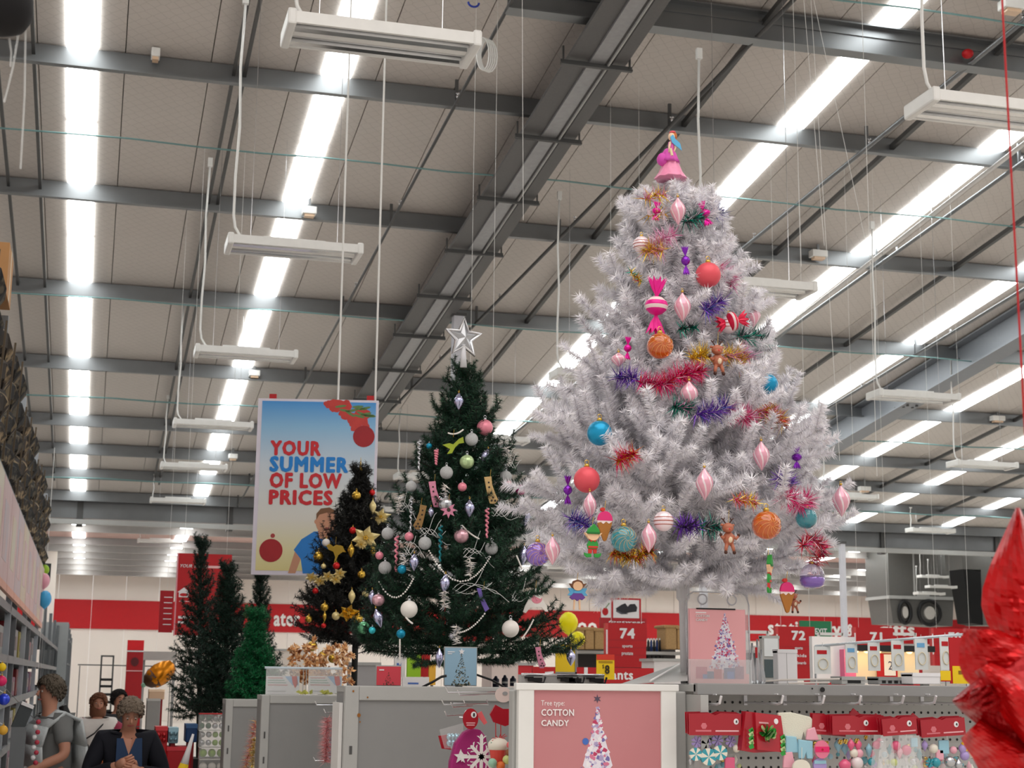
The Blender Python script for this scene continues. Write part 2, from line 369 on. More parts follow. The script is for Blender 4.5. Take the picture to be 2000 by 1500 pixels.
# catenary wires across the hall
cat = M('catenary_wire', (120, 156, 156), .4, .3)
for Y, lab in ((14.1, 'thin wire strung across the hall at the very top right'), (19.1, 'thin greenish wire strung across under the second row of purlins'), (24.8, 'thin wire strung across the hall behind the star'), (30.2, 'thin wire strung across behind the big summer poster'), (36.5, 'farthest thin wire strung across the hall')):
    b = MB(); z = RZ(Y)-.43; b.tube([(x, Y, z-.03*math.sin(x*1.1)**2) for x in np.linspace(-8, 40, 60)], .012 if Y < 26 else .016, 5); tag(b.build('catenary_wire', cat, org=(0, Y, z)), lab, 'wire', 'wires strung across the hall')
for x0, y0, x1, y1, Y, lab in ((1615, 500, 1640, 900, 12.5, 'fine hanging wire just right of the white tree, longest'), (1700, 530, 1713, 930, 12.0, 'fine hanging wire left of the small right-hand light'), (1555, 200, 1565, 520, 13, 'fine hanging wire beside the upper half of the white tree'), (1575, 60, 1610, 480, 12.2, 'fine hanging wire crossing the second skylight strip'), (1675, 400, 1690, 470, 12.6, 'short fine hanging wire over the long skylight'), (1020, 0, 1022, 430, 11, 'fine hanging wire crossing the dark rafter')):
    A = P(x0, y0, Y=Y); B_ = P(x1, y1, Y=Y); A2 = A+(A-B_).normalized()*max(0, (RZ(Y)-A.z))
    tag(MB().tube([A2, B_], .0022, 4).build('hanging_wire', plastic_w, org=B_), lab, 'wire', 'fine hanging wires')
# hanging twin-tube lights
mirror = M('reflector_mirror', (225, 225, 225), .08, 1); tubeM = M('lamp_tube', (236, 238, 240), .15, coat=.5)
def make_light():
    L, Wd = 1.24, .4; t = thing('hanging_light', (0, 0, 0))
    b = MB(); b.bx((-L/2, -Wd/2, .04), (L/2, Wd/2, .055)); 
    for s in (-1, 1): b.bx((-L/2, s*Wd/2-.012, -.03), (L/2, s*Wd/2+.012, .05))
    b.bx((-L/2, -.035, -.02), (L/2, .035, .04)); b.bx((-.3, -.06, .055), (.3, .06, .10)); b.build('housing', plastic_w, t)
    for s in (-1, 1):
        b = MB(); b.bx((s*L/2-.03, -Wd/2-.02, -.045), (s*L/2+.03, Wd/2+.02, .07)); b.build('end_cap', plastic_w, t, bevel=.015)
        b = MB(); y0 = s*.115
        for a, c in (((-.075, -.02), (-.03, .035)), ((-.03, .035), (0, .012)), ((0, .012), (.03, .035)), ((.03, .035), (.075, -.02))):
            b.poly([(-L/2+.03, y0+a[0], a[1]), (L/2-.03, y0+a[0], a[1]), (L/2-.03, y0+c[0], c[1]), (-L/2+.03, y0+c[0], c[1])])
        b.build('reflector', mirror, t)
        for k in (-1, 1): MB().tube([(-L/2+.03, y0+k*.035, .002), (L/2-.03, y0+k*.035, .002)], .012, 8).build('tube', tubeM, t, smooth=True)
    for s in (-1, 1): MB().tube([(s*.42, 0, .05), (s*.42, 0, 2.4)], .003, 4).build('suspension_wire', chrome, t)
    b = MB(); x = -L/2
    pts = [(x+.16, 0, .06), (x+.1, 0, .1), (x+.05, 0, .18), (x+.03, 0, .3), (x+.03, 0, .7), (x+.05, 0, 1.2), (x+.03, 0, 1.8), (x+.05, 0, 2.5)]
    b.tube(pts, .013, 6).build('power_cord', plastic_w, t, smooth=True)
    MB().bx((x+.02, -.025, 2.48), (x+.08, .025, 2.6)).build('plug', plastic_w, t)
    return t
LR = [('nearest', 9.62), ('second', 14.46), ('third', 19.6), ('fourth', 25.5), ('fifth', 30.9), ('sixth', 37.2), ('seventh', 40.8), ('eighth', 46.5), ('ninth', 52.5), ('last', 58.0)]
rows = [(1.65, 'left row in front of the skylight'), (6.5, 'row behind the white tree'), (11.3, 'second row from the right'), (16.1, 'row at the right edge'), (21.8, 'far right row'), (26.6, 'farthest right row'), (31.4, 'outermost far row')]
proto = make_light(); index_children(proto); first = True
for i, (x, rl_) in enumerate(rows):
    for j, (on, Y) in enumerate(LR):
        if (x/Y > .7) or (i == 0 and 7 < j): continue
        if i in (1,) and j == 6: continue
        z = 5.69+(.14 if j == 0 else 0)
        if Y > 41: z = 5.5
        lab = '%s white hanging tube light, %s' % (on, rl_); lab = lab[0].upper()+lab[1:]
        if first: o = proto; o.location = (x, Y, z); ORG[o.name] = Vector((x, Y, z)); first = False; o['label'] = lab
        else: o = copy_tree(proto, (x+.035*min(j, 5) if i == 0 else x-(.17 if j == 0 else 0), Y, z), lab)
        o['category'] = 'light'; o['group'] = 'hanging tube lights'
        rr = RZ(Y) if Y < YV else RZ2(Y); avail = rr-z
        for c in o.children:
            if c.name.startswith('suspension'): c.scale = (1, 1, (avail+.02)/2.4)
            elif c.name.startswith(('power', 'plug')) and avail < 2.75: c.scale = (1, 1, max(.1, (avail-.1)/2.6))
# ---------------------------------------------------------------- trees
NR = np.random.default_rng(5)
def needles_np(segs, dens, nl, nw, fwd=.45, jit=.3):
    """segs: list of (p0, p1, scale): triangular needles all round each segment"""
    out = []
    for p0, p1, s in segs:
        p0, p1 = np.array(p0, float), np.array(p1, float); d = p1-p0; L = np.linalg.norm(d)
        if L < 1e-5: continue
        n = max(2, int(L*dens)); t = NR.random(n); d = d/L
        ref = np.array((0, 0, 1.)) if abs(d[2]) < .9 else np.array((1., 0, 0)); x = np.cross(d, ref); x /= np.linalg.norm(x); y = np.cross(d, x)
        a = NR.random(n)*2*PI; rad = np.cos(a)[:, None]*x+np.sin(a)[:, None]*y
        dirn = rad+d*fwd+NR.normal(0, jit*.4, (n, 3)); dirn /= np.linalg.norm(dirn, axis=1)[:, None]
        base = p0+t[:, None]*(p1-p0); ln = nl*s*(.75+.5*NR.random(n))
        tip = base+dirn*ln[:, None]; side = np.cross(dirn, NR.normal(0, 1, (n, 3))); side /= (np.linalg.norm(side, axis=1)[:, None]+1e-9)
        side *= nw/2; out.append(np.stack([base-side, base+side, tip], 1))
    return np.concatenate(out) if out else np.zeros((0, 3, 3))
def tri_mesh(name, tris, mats, weights=None, extra=None):
    n = len(tris); me = bpy.data.meshes.new(name); v = tris.reshape(-1, 3); f = np.arange(3*n).reshape(-1, 3); mi = NR.choice(len(mats) if not extra else len(mats)-1, n, p=weights)
    if extra:   # extra: MB with stems, uses the last material
        ev = np.array([tuple(q) for q in extra.v]); fl = [tuple(i+3*n for i in q) for q in extra.f]
        me.from_pydata(np.concatenate([v, ev]), [], [tuple(q) for q in f]+fl); mi = np.concatenate([mi, np.full(len(fl), len(mats)-1)])
    else: me.from_pydata(v, [], f.tolist())
    for m in mats: me.materials.append(m)
    me.polygons.foreach_set('material_index', mi.astype(np.int32)); me.update(); return me
def branch_mesh(L, mats, w, dens, nl, nw, ntw, rise=.12, droop=0.0, stem_r=.004, spread=.85, bare=.12, tl=.5):
    def ax(t): return np.array((L*t, 0, L*(rise*t+droop*t*t)))
    segs = []; stem = MB(); ts = np.linspace(bare, 1, 7)
    for a, c in zip(ts[:-1], ts[1:]): segs.append((ax(a), ax(c), 1.0))
    stem.tube([Vector(ax(t)) for t in np.linspace(0, 1, 6)], stem_r, 5)
    for k in range(ntw):
        t = bare+.06+(.9-bare)*k/max(1, ntw-1); s = (-1, 1)[k % 2]; l = (L*tl*(1-t)+.06+.1*L)*NR.uniform(.8, 1.2)
        ang = s*NR.uniform(.55, .95)*spread; up = NR.uniform(-.1, .5) if k % 3 else NR.uniform(.3, .8)
        d = np.array((math.cos(ang)*math.cos(up), math.sin(ang)*math.cos(up), math.sin(up))); p = ax(t); m = p+d*l*.55+np.array((0, 0, .0)); q = p+d*l+np.array((.0, 0, .12*l))
        segs += [(p, m, .9), (m, q, .9)]; stem.tube([Vector(p), Vector(m), Vector(q)], stem_r*.6, 4)
    segs.append((ax(.97), ax(1.02), 1.0))
    return tri_mesh('branch', needles_np(segs, dens, nl, nw), mats, w, stem)
class Tree:
    def __init__(s, name, pxb, yb, pxt, yt, Y, prof, label, cat='tree'):
        s.Y = Y; s.b = P(pxb, yb, Y=Y); s.t = P(pxt, yt, Y=Y); s.pxb, s.yb, s.pxt, s.yt = pxb, yb, pxt, yt; s.prof = prof
        s.mpp = (s.t.z-s.b.z)/(yb-yt); s.x = (s.b.x+s.t.x)/2
        s.th = thing(name, (s.b.x, Y, s.b.z), label, cat)
    def axx(s, py): return s.pxb+(s.pxt-s.pxb)*(s.yb-py)/(s.yb-s.yt)
    def Rpx(s, py): return float(np.interp(py, [a for a, r in s.prof], [r for a, r in s.prof]))
    def depth(s, px, py, out=0.0):
        r = s.Rpx(py); dx = min(abs(px-s.axx(py)), r*.97); return s.Y-s.mpp*math.sqrt(max(r*r-dx*dx, 0))-out
    def pt(s, px, py, out=0.03): return P(px, py, Y=s.depth(px, py, out))
    def axis(s, py): return s.b.lerp(s.t, (s.yb-py)/(s.yb-s.yt))
def grow(T, N, meshes, lens, ylo, yhi, tilt0, tilt1, trunk_m, trunk_r, drop=0.0, topn=8, p=1.0, tops=.75):
    """N branches from py=ylo (bottom) to yhi (top) set on the trunk by the golden angle"""
    b = MB(); b.tube([T.b, T.axis(ylo), T.t], [trunk_r, trunk_r, trunk_r*.35], 10); b.build('trunk', trunk_m, T.th, smooth=True)
    for k in range(N):
        f = (k+.5)/N; f = 1-(1-f)**p; py = ylo+(yhi-ylo)*f; az = k*2.39996+RN.uniform(-.3, .3)
        r = T.Rpx(py)*T.mpp*RN.uniform(.64, 1.12); tilt = tilt0+(tilt1-tilt0)*f**1.5+RN.uniform(-.13, .13)
        i = min(range(len(lens)), key=lambda j: abs(lens[j]-r/max(.4, math.cos(tilt)))); sc = r/max(.4, math.cos(tilt))/lens[i]; sc = min(max(sc, .55), 1.3)
        o = bpy.data.objects.new('branch', meshes[RN.randrange(len(meshes))][i]); COL.objects.link(o); o.parent = T.th
        a = T.axis(py)-T.th.location; a.z -= r*math.tan(tilt)*.75+drop*r
        o.matrix_local = Matrix.Translation(a) @ Matrix.Rotation(az, 4, 'Z') @ Matrix.Rotation(-tilt, 4, 'Y') @ Matrix.Rotation(RN.uniform(-.5, .5), 4, 'X') @ Matrix.Scale(sc, 4)
    for k in range(topn):
        o = bpy.data.objects.new('branch', meshes[0][0]); COL.objects.link(o); o.parent = T.th
        o.matrix_local = Matrix.Translation(T.axis(yhi+(T.yt-yhi)*.1*(k % 5))-T.th.location) @ Matrix.Rotation(k*2.4, 4, 'Z') @ Matrix.Rotation(-1.0+.15*(k % 3), 4, 'Y') @ Matrix.Scale(tops, 4)
def reach(T, py0, px, py, meshes, lens, out=0.0, roll=0.0):
    """one more branch running from the trunk to a tip seen in the photo"""
    a = T.axis(py0); q = P(px, py, Y=T.Y-out); d = q-a; L = d.length; i = min(range(len(lens)), key=lambda j: abs(lens[j]-L))
    o = bpy.data.objects.new('branch', meshes[RN.randrange(len(meshes))][i]); COL.objects.link(o); o.parent = T.th; x = d.normalized(); y = Vector((0, 0, 1)).cross(x).normalized(); z = x.cross(y)
    m = Matrix((x, y, z)).transposed().to_4x4(); m.translation = a-T.th.location; o.matrix_local = m @ Matrix.Rotation(roll, 4, 'X') @ Matrix.Scale(L/lens[i]*.97, 4)
# white tree
nw1 = M('white_needle', (250, 248, 251), .6, var=.03); nw2 = M('white_needle_cool', (236, 234, 242), .6, var=.03); nw3 = M('pearl_needle', (246, 240, 244), .3, var=.02); wst = M('white_tree_stem', (222, 220, 222), .6)
lensW = [.17, .3, .42, .54, .68]
WM = [[branch_mesh(L, [nw1, nw2, nw3, wst], [.55, .3, .15], 2600, .037, .0034, int(3+L*9), rise=.08, droop=.14) for L in lensW] for _ in range(3)]
profW = [(345, 34), (400, 80), (480, 105), (600, 140), (700, 165), (780, 200), (850, 235), (920, 262), (1000, 290), (1060, 315), (1120, 290), (1200, 200)]
TW = Tree('white_tree', 1338, 1335, 1316, 345, 6.0, profW, 'tall white artificial tree hung with pastel sweets and tinsel')
grow(TW, 170, WM, lensW, 1135, 440, .05, .7, wst, .018, p=1.5, tops=.62)
for py0, px, py, out in ((960, 1072, 900, .1), (940, 1100, 858, .2), (1080, 1022, 1055, .05), (1060, 1040, 1005, .15), (1100, 1060, 1120, .1), (1130, 1110, 1165, .1), (1130, 1215, 1180, .25), (1130, 1180, 1205, .1), (1140, 1290, 1175, .35), (1080, 1652, 1085, .05), (1060, 1640, 1030, .1), (1000, 1615, 940, .1), (960, 1600, 905, .05), (1130, 1560, 1150, .15), (1130, 1490, 1190, .2), (1135, 1430, 1170, .3), (900, 1560, 800, .05), (860, 1540, 770, .1), (780, 1512, 690, .05), (640, 1450, 560, .05), (560, 1420, 455, .0), (720, 1190, 640, .05), (850, 1140, 780, .05), (620, 1215, 560, .0), (900, 1400, 870, .5), (930, 1270, 890, .5), (980, 1200, 960, .5), (1000, 1480, 960, .5), (1010, 1300, 930, .55), (1020, 1380, 1000, .55)):
    reach(TW, py0, px, py, WM, lensW, out, RN.uniform(-.6, .6))
for k in range(7):
    a = TW.axis(1165); az = k*2*PI/7+.2; d = Vector((math.cos(az), math.sin(az), .62)); MB().tube([a, a+d*.2], .004, 5).build('branch_rod', wst, TW.th)
b = MB(); b.lathe([(.02, .05), (.028, .03), (.028, -.02), (.02, -.03)], TW.axis(1168), 12); b.build('trunk_collar', wst, TW.th)
# green tree
g1 = M('green_needle', (24, 62, 44), .55, var=.1); g2 = M('green_needle_dark', (10, 36, 26), .55, var=.1); g3 = M('green_needle_tip', (52, 96, 66), .55, var=.1); gst = M('tree_stem_dark', (34, 34, 26), .7)
lensG = [.16, .28, .4, .54]
GM = [[branch_mesh(L, [g1, g2, g3, gst], [.5, .35, .15], 1150, .034, .0034, int(3+L*11), rise=.06, droop=.04) for L in lensG] for _ in range(3)]
profG = [(715, 12), (760, 28), (800, 42), (870, 64), (950, 96), (1040, 124), (1100, 148), (1180, 175), (1260, 198), (1310, 190)]
TG = Tree('green_tree', 896, 1345, 908, 712, 8.85, profG, 'dark green artificial tree with silver star and pastel baubles')
grow(TG, 165, GM, lensG, 1290, 765, .0, .65, gst, .022, p=1.4)
for py0, px, py, out in ((1270, 700, 1235, .1), (1280, 715, 1290, .1), (1270, 1112, 1295, .1), (1240, 1092, 1225, .05), (1180, 1060, 1130, .05), (1180, 735, 1130, .1), (1080, 1030, 1010, .0), (1060, 775, 990, .05), (980, 1005, 880, .0), (960, 812, 890, .0), (860, 975, 800, .0), (840, 842, 795, .0), (790, 945, 745, .0), (780, 868, 740, .0), (1290, 800, 1315, .3), (1290, 1000, 1310, .3), (1290, 1060, 1300, .2)):
    reach(TG, py0, px, py, GM, lensG, out, RN.uniform(-.6, .6))
# black tree
b1 = M('black_needle', (14, 15, 15), .5, var=.1); b2 = M('black_needle_grey', (30, 32, 32), .5, var=.1)
KM = [[branch_mesh(L, [b1, b2, gst], [.75, .25], 650, .034, .0042, int(5+L*14)) for L in lensG]]
profK = [(925, 6), (960, 22), (1000, 38), (1060, 64), (1110, 82), (1180, 106), (1260, 118), (1300, 110)]
TK = Tree('black_tree', 690, 1390, 704, 925, 12.0, profK, 'black artificial tree with gold ornaments before the big poster')
grow(TK, 165, KM, lensG, 1270, 945, .05, .8, b1, .025, p=1.4)
# plain green trees behind the grey end panels
h1 = M('pine_needle', (24, 62, 46), .55, var=.12); h2 = M('pine_needle_dark', (12, 34, 26), .55, var=.12); e1 = M('emerald_needle', (18, 124, 70), .45, var=.12); e2 = M('emerald_needle_dark', (8, 74, 44), .45, var=.12)
HM = [[branch_mesh(L, [h1, h2, gst], [.5, .5], 560, .042, .005, int(3+L*11)) for L in lensG]]
EM = [[branch_mesh(L, [e1, e2, gst], [.6, .4], 600, .036, .005, int(5+L*14)) for L in lensG]]
T1 = Tree('pine_tree', 388, 1480, 393, 1050, 14.6, [(1050, 5), (1100, 16), (1180, 32), (1280, 48), (1400, 66), (1430, 60)], 'plain dark pine tree with a long thin leader, leftmost of the bare trees')
grow(T1, 88, HM, lensG, 1415, 1085, -.1, .75, gst, .025, p=1.25)
T2 = Tree('pine_tree', 438, 1480, 444, 1108, 13.4, [(1108, 8), (1160, 28), (1250, 45), (1330, 62), (1400, 74), (1430, 60)], 'plain dense pine tree right beside the leftmost bare tree')
grow(T2, 105, HM, lensG, 1400, 1135, -.1, .75, gst, .025, p=1.25)
T3 = Tree('pine_tree', 508, 1420, 508, 1120, 14.0, [(1120, 6), (1170, 20), (1250, 30), (1330, 42), (1400, 50)], 'slim dark pine tree standing under the left corner of the big poster')
grow(T3, 70, HM, lensG, 1380, 1145, -.1, .75, gst, .022, p=1.25)
T4 = Tree('pine_tree', 492, 1430, 500, 1205, 12.0, [(1205, 6), (1250, 22), (1320, 40), (1380, 52)], 'small bright emerald pine tree above the second grey end panel')
grow(T4, 80, EM, lensG, 1385, 1228, -.05, .75, gst, .02, p=1.25)
# ---------------------------------------------------------------- shelving the trees stand on
def unit(name, x0, x1, y0, y1, z, label, border=.05, rusty=False):
    """grey display unit: framed end panel to the front, side panels, deck on top, kick plate"""
    t = thing(name, ((x0+x1)/2, y0, 0), label, 'shelving')
    b = MB(); b.bx((x0+border, y0+.012, .1), (x1-border, y0+.03, z-border)); b.build('end_panel', grey, t)
    b = MB(); b.bx((x0, y0, .0), (x0+border, y0+.05, z)); b.build('upright', lgrey, t, bevel=.004)
    b = MB(); b.bx((x1-border, y0, .0), (x1, y0+.05, z)); b.build('upright', lgrey, t, bevel=.004)
    b = MB(); b.bx((x0+border, y0, z-border), (x1-border, y0+.05, z)); b.build('top_rail', lgrey, t, bevel=.004)
    b = MB(); b.bx((x0, y0+.05, z-.03), (x1, y1, z)); b.build('top_deck', lgrey, t)
    for x in (x0+.012, x1-.012): b = MB(); b.bx((x-.01, y0+.05, .1), (x+.01, y1, z-.03)); b.build('side_panel', grey, t)
    b = MB(); b.bx((x0+.02, y0+.02, 0), (x1-.02, y1-.02, .1)); b.build('plinth', dsteel, t)
    b = MB()
    for k in range(8): b.bx((x0+border*.4, y0-.002, .2+.15*k), (x0+border*.6, y0, .24+.15*k))
    b.build('slots', dsteel, t)
    if rusty:
        b = MB(); fr = Fr((0, y0, 0)); 
        for px, py, r in ((701, 1397, 3.5), (703, 1410, 1.5), (690, 1350, 2), (718, 1362, 1.6)):
            q = P(px, py, Y=y0-.001); b.ell(Fr(q), 0, 0, r*y0/3000, r*1.1*y0/3000, 0, .003 if py > 1380 else .002, 9)
        b.build('rust_spots', M('rust', (150, 96, 40), .8), t)
    return t
YD, YC, YB, YA = 5.45, 7.7, 9.7, 10.9
zc = P(830, 1341, Y=YC).z; zb_ = P(600, 1358, Y=YB).z; za = P(470, 1366, Y=YA).z; zd = P(1160, 1338, Y=YD).z
xC0, xC1 = P(673, 1400, Y=YC).x, P(1075, 1400, Y=YC).x+.35
uC = unit('display_unit', xC0, xC1, YC, YC+.28, zc, 'wide grey display unit with rust spots under the green tree', .07, True)
uB = unit('display_unit', P(510, 1400, Y=YB).x, P(690, 1400, Y=YB).x+.1, YB, YB+.28, zb_, 'grey display unit carrying two small card holders on top')
uA = unit('display_unit', P(440, 1400, Y=YA).x, P(520, 1400, Y=YA).x+.1, YA, YA+.28, za, 'leftmost grey display unit, lowest of the stepped row')
uK = unit('display_unit', TK.th.location.x-.5, TK.th.location.x+.55, 11.5, 12.5, TK.th.location.z, 'grey display unit behind the others that carries the black tree')
for T in (T1, T2, T3, T4, TG):
    q = T.th.location; MB().bx(q-Vector((.2, .2, q.z)), q+Vector((.2, .2, 0))).build('tree_stand_box', M('stand_dark', (40, 40, 38), .7), T.th)
# front unit with white header frame and the pink poster
xD0, xD1 = P(1003, 1400, Y=YD).x, P(1343, 1400, Y=YD).x
uD = thing('display_unit', ((xD0+xD1)/2, YD, 0), 'front display unit with white framed pink poster and grey side posts', 'shelving')
for x in (xD0, xD1-.045): MB().bx((x, YD+.01, 0), (x+.045, YD+.07, zd-.02)).build('upright', lgrey, uD, bevel=.006)
MB().bx((xD0+.02, YD+.07, zd-.06), (xD1, YD+.11, zd-.03)).build('top_deck', lgrey, uD)
MB().bx((xD0+.02, YD+.08, .1), (xD0+.04, YD+.11, zd-.06)).build('side_panel', grey, uD); MB().bx((xD1-.02, YD+.08, .1), (xD1, YD+.11, zd-.06)).build('side_panel', grey, uD)
MB().bx((xD0, YD+.02, 0), (xD1, YD+.11, .1)).build('plinth', dsteel, uD)
# sloping ticket cover on its right
a, b_, c, d_ = P(1205, 1334, Y=YD+.1), P(1335, 1318, Y=YD+.12), P(1338, 1292, Y=6.35), P(1325, 1290, Y=6.5)
b = MB(); b.poly([P(1208, 1337, Y=YD+.08), P(1343, 1330, Y=YD+.08), P(1343, 1296, Y=6.5), P(1326, 1296, Y=6.5)]); b.poly([P(1343, 1330, Y=YD+.08), P(1343, 1345, Y=YD+.08), P(1343, 1335, Y=6.5), P(1343, 1296, Y=6.5)])
b.build('sloping_cover', lgrey, uD); b = MB(); b.tube([P(1270, 1330, Y=YD+.07), P(1326, 1298, Y=6.3)], .004, 6); b.build('cover_edge', plastic_w, uD)
hf = P(1010, 1500, Y=YD-.02); hw = P(1320, 1500, Y=YD-.02).x-hf.x; hh = zd-hf.z+.0
hp = thing('poster_holder', (hf.x, YD-.02, .9), 'white poster frame clipped on the front display unit, pink poster inside', 'frame')
fr = Fr((hf.x, YD-.02, 0)); pz0 = .92
pl, pr, pt_ = P(1042, 1348, Y=YD-.02).x-hf.x, P(1289, 1348, Y=YD-.02).x-hf.x, P(1160, 1348, Y=YD-.02).z
b = MB(); b.fbox(fr, 0, pz0, pl, zd, -.02, .012).fbox(fr, pr, pz0, hw, zd, -.02, .012).fbox(fr, pl, pt_, pr, zd, -.02, .012).fbox(fr, pl, pz0, pr, pz0+.03, -.02, .012).fbox(fr, -.01, zd-.02, hw+.01, zd+.005, -.022, .015)
b.build('frame', plastic_w, hp, bevel=.003)
def tree_poster(fr, u0, v0, u1, v1, par, sky1, sky2, treecol, dots, words=None, tx=.5, tw=.5, base=.0, top=.93, gifts=False, seed=1):
    """printed sheet: graded background, speckled conical tree, lettering"""
    rn = random.Random(seed); w, h = u1-u0, v1-v0
    a = M('print_%d_%d' % (sum(sky1), seed), sky1, .4, c2=sky2, sc=.9, var=0)
    MB().fbox(fr, u0, v0, u1, v1, 0, .003).build('poster_sheet', a, par)
    cols = [M('print_tint_%d_%d_%d' % c, c, .5) for c in treecol]
    base_c = M('print_base_%d' % seed, treecol[0], .5)
    if len(treecol) > 4: MB().prism(fr, [(u0+w*(tx+x*tw), v0+h*(base+(top-base)*y)) for x, y in ((-.44, .0), (-.4, .12), (-.3, .2), (-.34, .22), (-.2, .42), (-.24, .44), (-.12, .66), (-.15, .68), (0, .97), (.15, .68), (.12, .66), (.24, .44), (.2, .42), (.34, .22), (.3, .2), (.4, .12), (.44, 0)) if y >= 0], .003, .0031).build('printed_tree_base', base_c, par)
    b = MB()
    for k in range(dots):
        f = rn.random()**1.35; y = v0+h*(base+(top-base)*f); x = u0+w*(tx+rn.uniform(-.5, .5)*tw*(1-f)*.95); r = w*rn.uniform(.008, .024)*(1.15-.6*f)
        b.m = rn.randrange(len(cols)); a0 = rn.random()*6
        b.prism(fr, [(x+r*math.cos(a0+2*PI*j/7)*(1+.4*(j % 2)), y+r*math.sin(a0+2*PI*j/7)*(1+.4*(j % 2))) for j in range(7)], .003, .0032+.0000015*k)
    tag(b.build('printed_tree', cols, par), kind='stuff')
    if gifts:
        for gx, gw, gh, c in ((.1, .2, .16, (200, 40, 90)), (.3, .12, .1, (60, 60, 120)), (.42, .14, .13, (190, 30, 50)), (.6, .22, .15, (70, 60, 130)), (.8, .16, .17, (150, 70, 110)), (.22, .1, .06, (60, 90, 170)), (.58, .16, .08, (170, 90, 90)), (.66, .12, .1, (50, 90, 180))):
            MB().fbox(fr, u0+w*gx, v0+h*.06, u0+w*(gx+gw), v0+h*(.06+gh), .003, .0036+.0002*gx).build('printed_gift', M('gift_%d_%d_%d' % c, c, .5), par)
cc = [(232, 226, 236), (206, 196, 222), (240, 236, 240), (190, 60, 100), (176, 160, 200), (214, 120, 150), (120, 110, 170)]
tree_poster(fr, pl, pz0+.03, pr, pt_, hp, (186, 100, 108), (206, 150, 152), cc, 620, tx=.5, tw=.78, base=-.1, top=.9, seed=3)
def bx_px(fr, Y, x0, y0, x1, y1):
    a = P(x0, y1, Y=Y); c = P(x1, y0, Y=Y); return a.x-fr.o.x, a.z-fr.o.z, c.x-fr.o.x, c.z-fr.o.z
lw = M('print_white', (246, 238, 238), .5)
YP = YD-.02
text('lettering', 'Tree type:', fr, *bx_px(fr, YP, 1056, 1368, 1102, 1381), lw, hp, .004, .0); text('lettering', 'COTTON', fr, *bx_px(fr, YP, 1056, 1385, 1120, 1398), lw, hp, .004, .02); text('lettering', 'CANDY', fr, *bx_px(fr, YP, 1056, 1406, 1110, 1418), lw, hp, .004, .02)
b = MB(); star = lambda cx, cy, r, r2, n=5, a0=PI/2: [(cx+(r if k % 2 == 0 else r2)*math.cos(a0+PI*k/n), cy+(r if k % 2 == 0 else r2)*math.sin(a0+PI*k/n)) for k in range(2*n)]
q = bx_px(fr, YP, 1166, 1365, 1166, 1365); b.prism(fr, star(q[0], q[1], .016, .006, 6), .004, .0045); b.build('printed_topper', M('print_dark', (80, 70, 90), .5), hp)
q = bx_px(fr, YP, 1143, 1448, 1143, 1448); MB().ell(fr, q[0], q[1], .012, .012, .004, .0046).build('printed_bauble', M('print_blue', (70, 110, 190), .5), hp)
# right gondola: long grey unit with top beam, pegboard, hooks
YG = 5.62; xg0, xg1 = xD1, P(1925, 1400, Y=YG).x+.5
zg = P(1600, 1337, Y=YG-.27).z; zg2 = P(1600, 1359, Y=YG-.27).z
uG = thing('gondola', ((xg0+xg1)/2, YG, 0), 'long grey pegboard gondola hung with red packs, right of the pink poster', 'shelving')
MB().bx((xg0, YG-.27, zg2), (xg1, YG-.23, zg)).build('top_beam', grey, uG, bevel=.003)
MB().bx((xg0, YG-.25, zg-.03), (xg1, YG+.72, zg-.005)).build('top_deck', lgrey, uG)
MB().bx((xg0, YG, .1), (xg1, YG+.02, zg2+.02)).build('pegboard', lgrey, uG)
MB().bx((xg0, YG-.4, 0), (xg1, YG+.4, .1)).build('plinth', dsteel, uG); MB().bx((xg0, YG-.4, .1), (xg1, YG, .14)).build('base_shelf', lgrey, uG)
MB().bx((xg0-.0, YG-.3, 0), (xg0+.03, YG+.02, zg2)).build('upright', lgrey, uG)
q = P(1606, 1347, Y=YG-.275); MB().lathe([(.009, 0), (.009, .004)], q, 14, (0, -1, 0)).build('bolt_hole', black, uG); q = P(1586, 1345, Y=YG-.275); MB().lathe([(.003, 0), (.003, .004)], q, 10, (0, -1, 0)).build('bolt_hole', black, uG)
b = MB()
z0 = P(1480, 1390, Y=YG).z; pitch = 16.4*5.7/3000
for r_ in range(-1, 22):
    for k in range(int((xg1-xg0)/pitch)):
        b.lathe([(.0052, 0), (.0045, .0015)], (xg0+.035+pitch*k, YG-.0005, z0-r_*pitch*1.12), 8, (0, -1, 0))
tag(b.build('peg_holes', black, uG), kind='stuff')
for k, px in enumerate((1340, 1455, 1532, 1600, 1680, 1740, 1800)):
    q = P(px, 1372 if k else 1373, Y=YG); b = MB()
    b.tube([q, q+Vector((0, -.3, 0)), q+Vector((0, -.33, .005)), q+Vector((0, -.345, .03))], .005, 6); b.tube([q+Vector((0, 0, .03)), q+Vector((0, -.3, .035))], .0025, 5); b.box(q+Vector((0, -.004, .01)), (.014, .006, .04)); b.build('hook', M('hook_bright', (232, 232, 236), .3, .4), uG)
# hooks on the left flank of the front unit
for k, (px, py) in enumerate(((870, 1352), (893, 1357), (862, 1376), (905, 1377), (880, 1381), (868, 1398), (920, 1403), (950, 1376))):
    q = P(px, py, Y=5.75+.12*k); x1 = xD0+.04; b = MB(); b.tube([(q.x, q.y, q.z+.02), (q.x+.01, q.y, q.z), (x1, q.y, q.z+.005)], .003, 6); b.build('hook', chrome, uD)
for px, py in ((615, 1377), (632, 1392), (655, 1376), (612, 1486)):
    q = P(px, py, Y=8.2); b = MB(); b.tube([(q.x, q.y, q.z+.02), (q.x+.01, q.y, q.z), (xC0+.02, q.y, q.z)], .003, 6); b.build('hook', chrome, uC)
MB().bx((xC0-.02, YC+.05, .2), (xC0-.002, YC+.27, P(660, 1372, Y=7.8).z)).build('side_mesh_panel', white, uC)
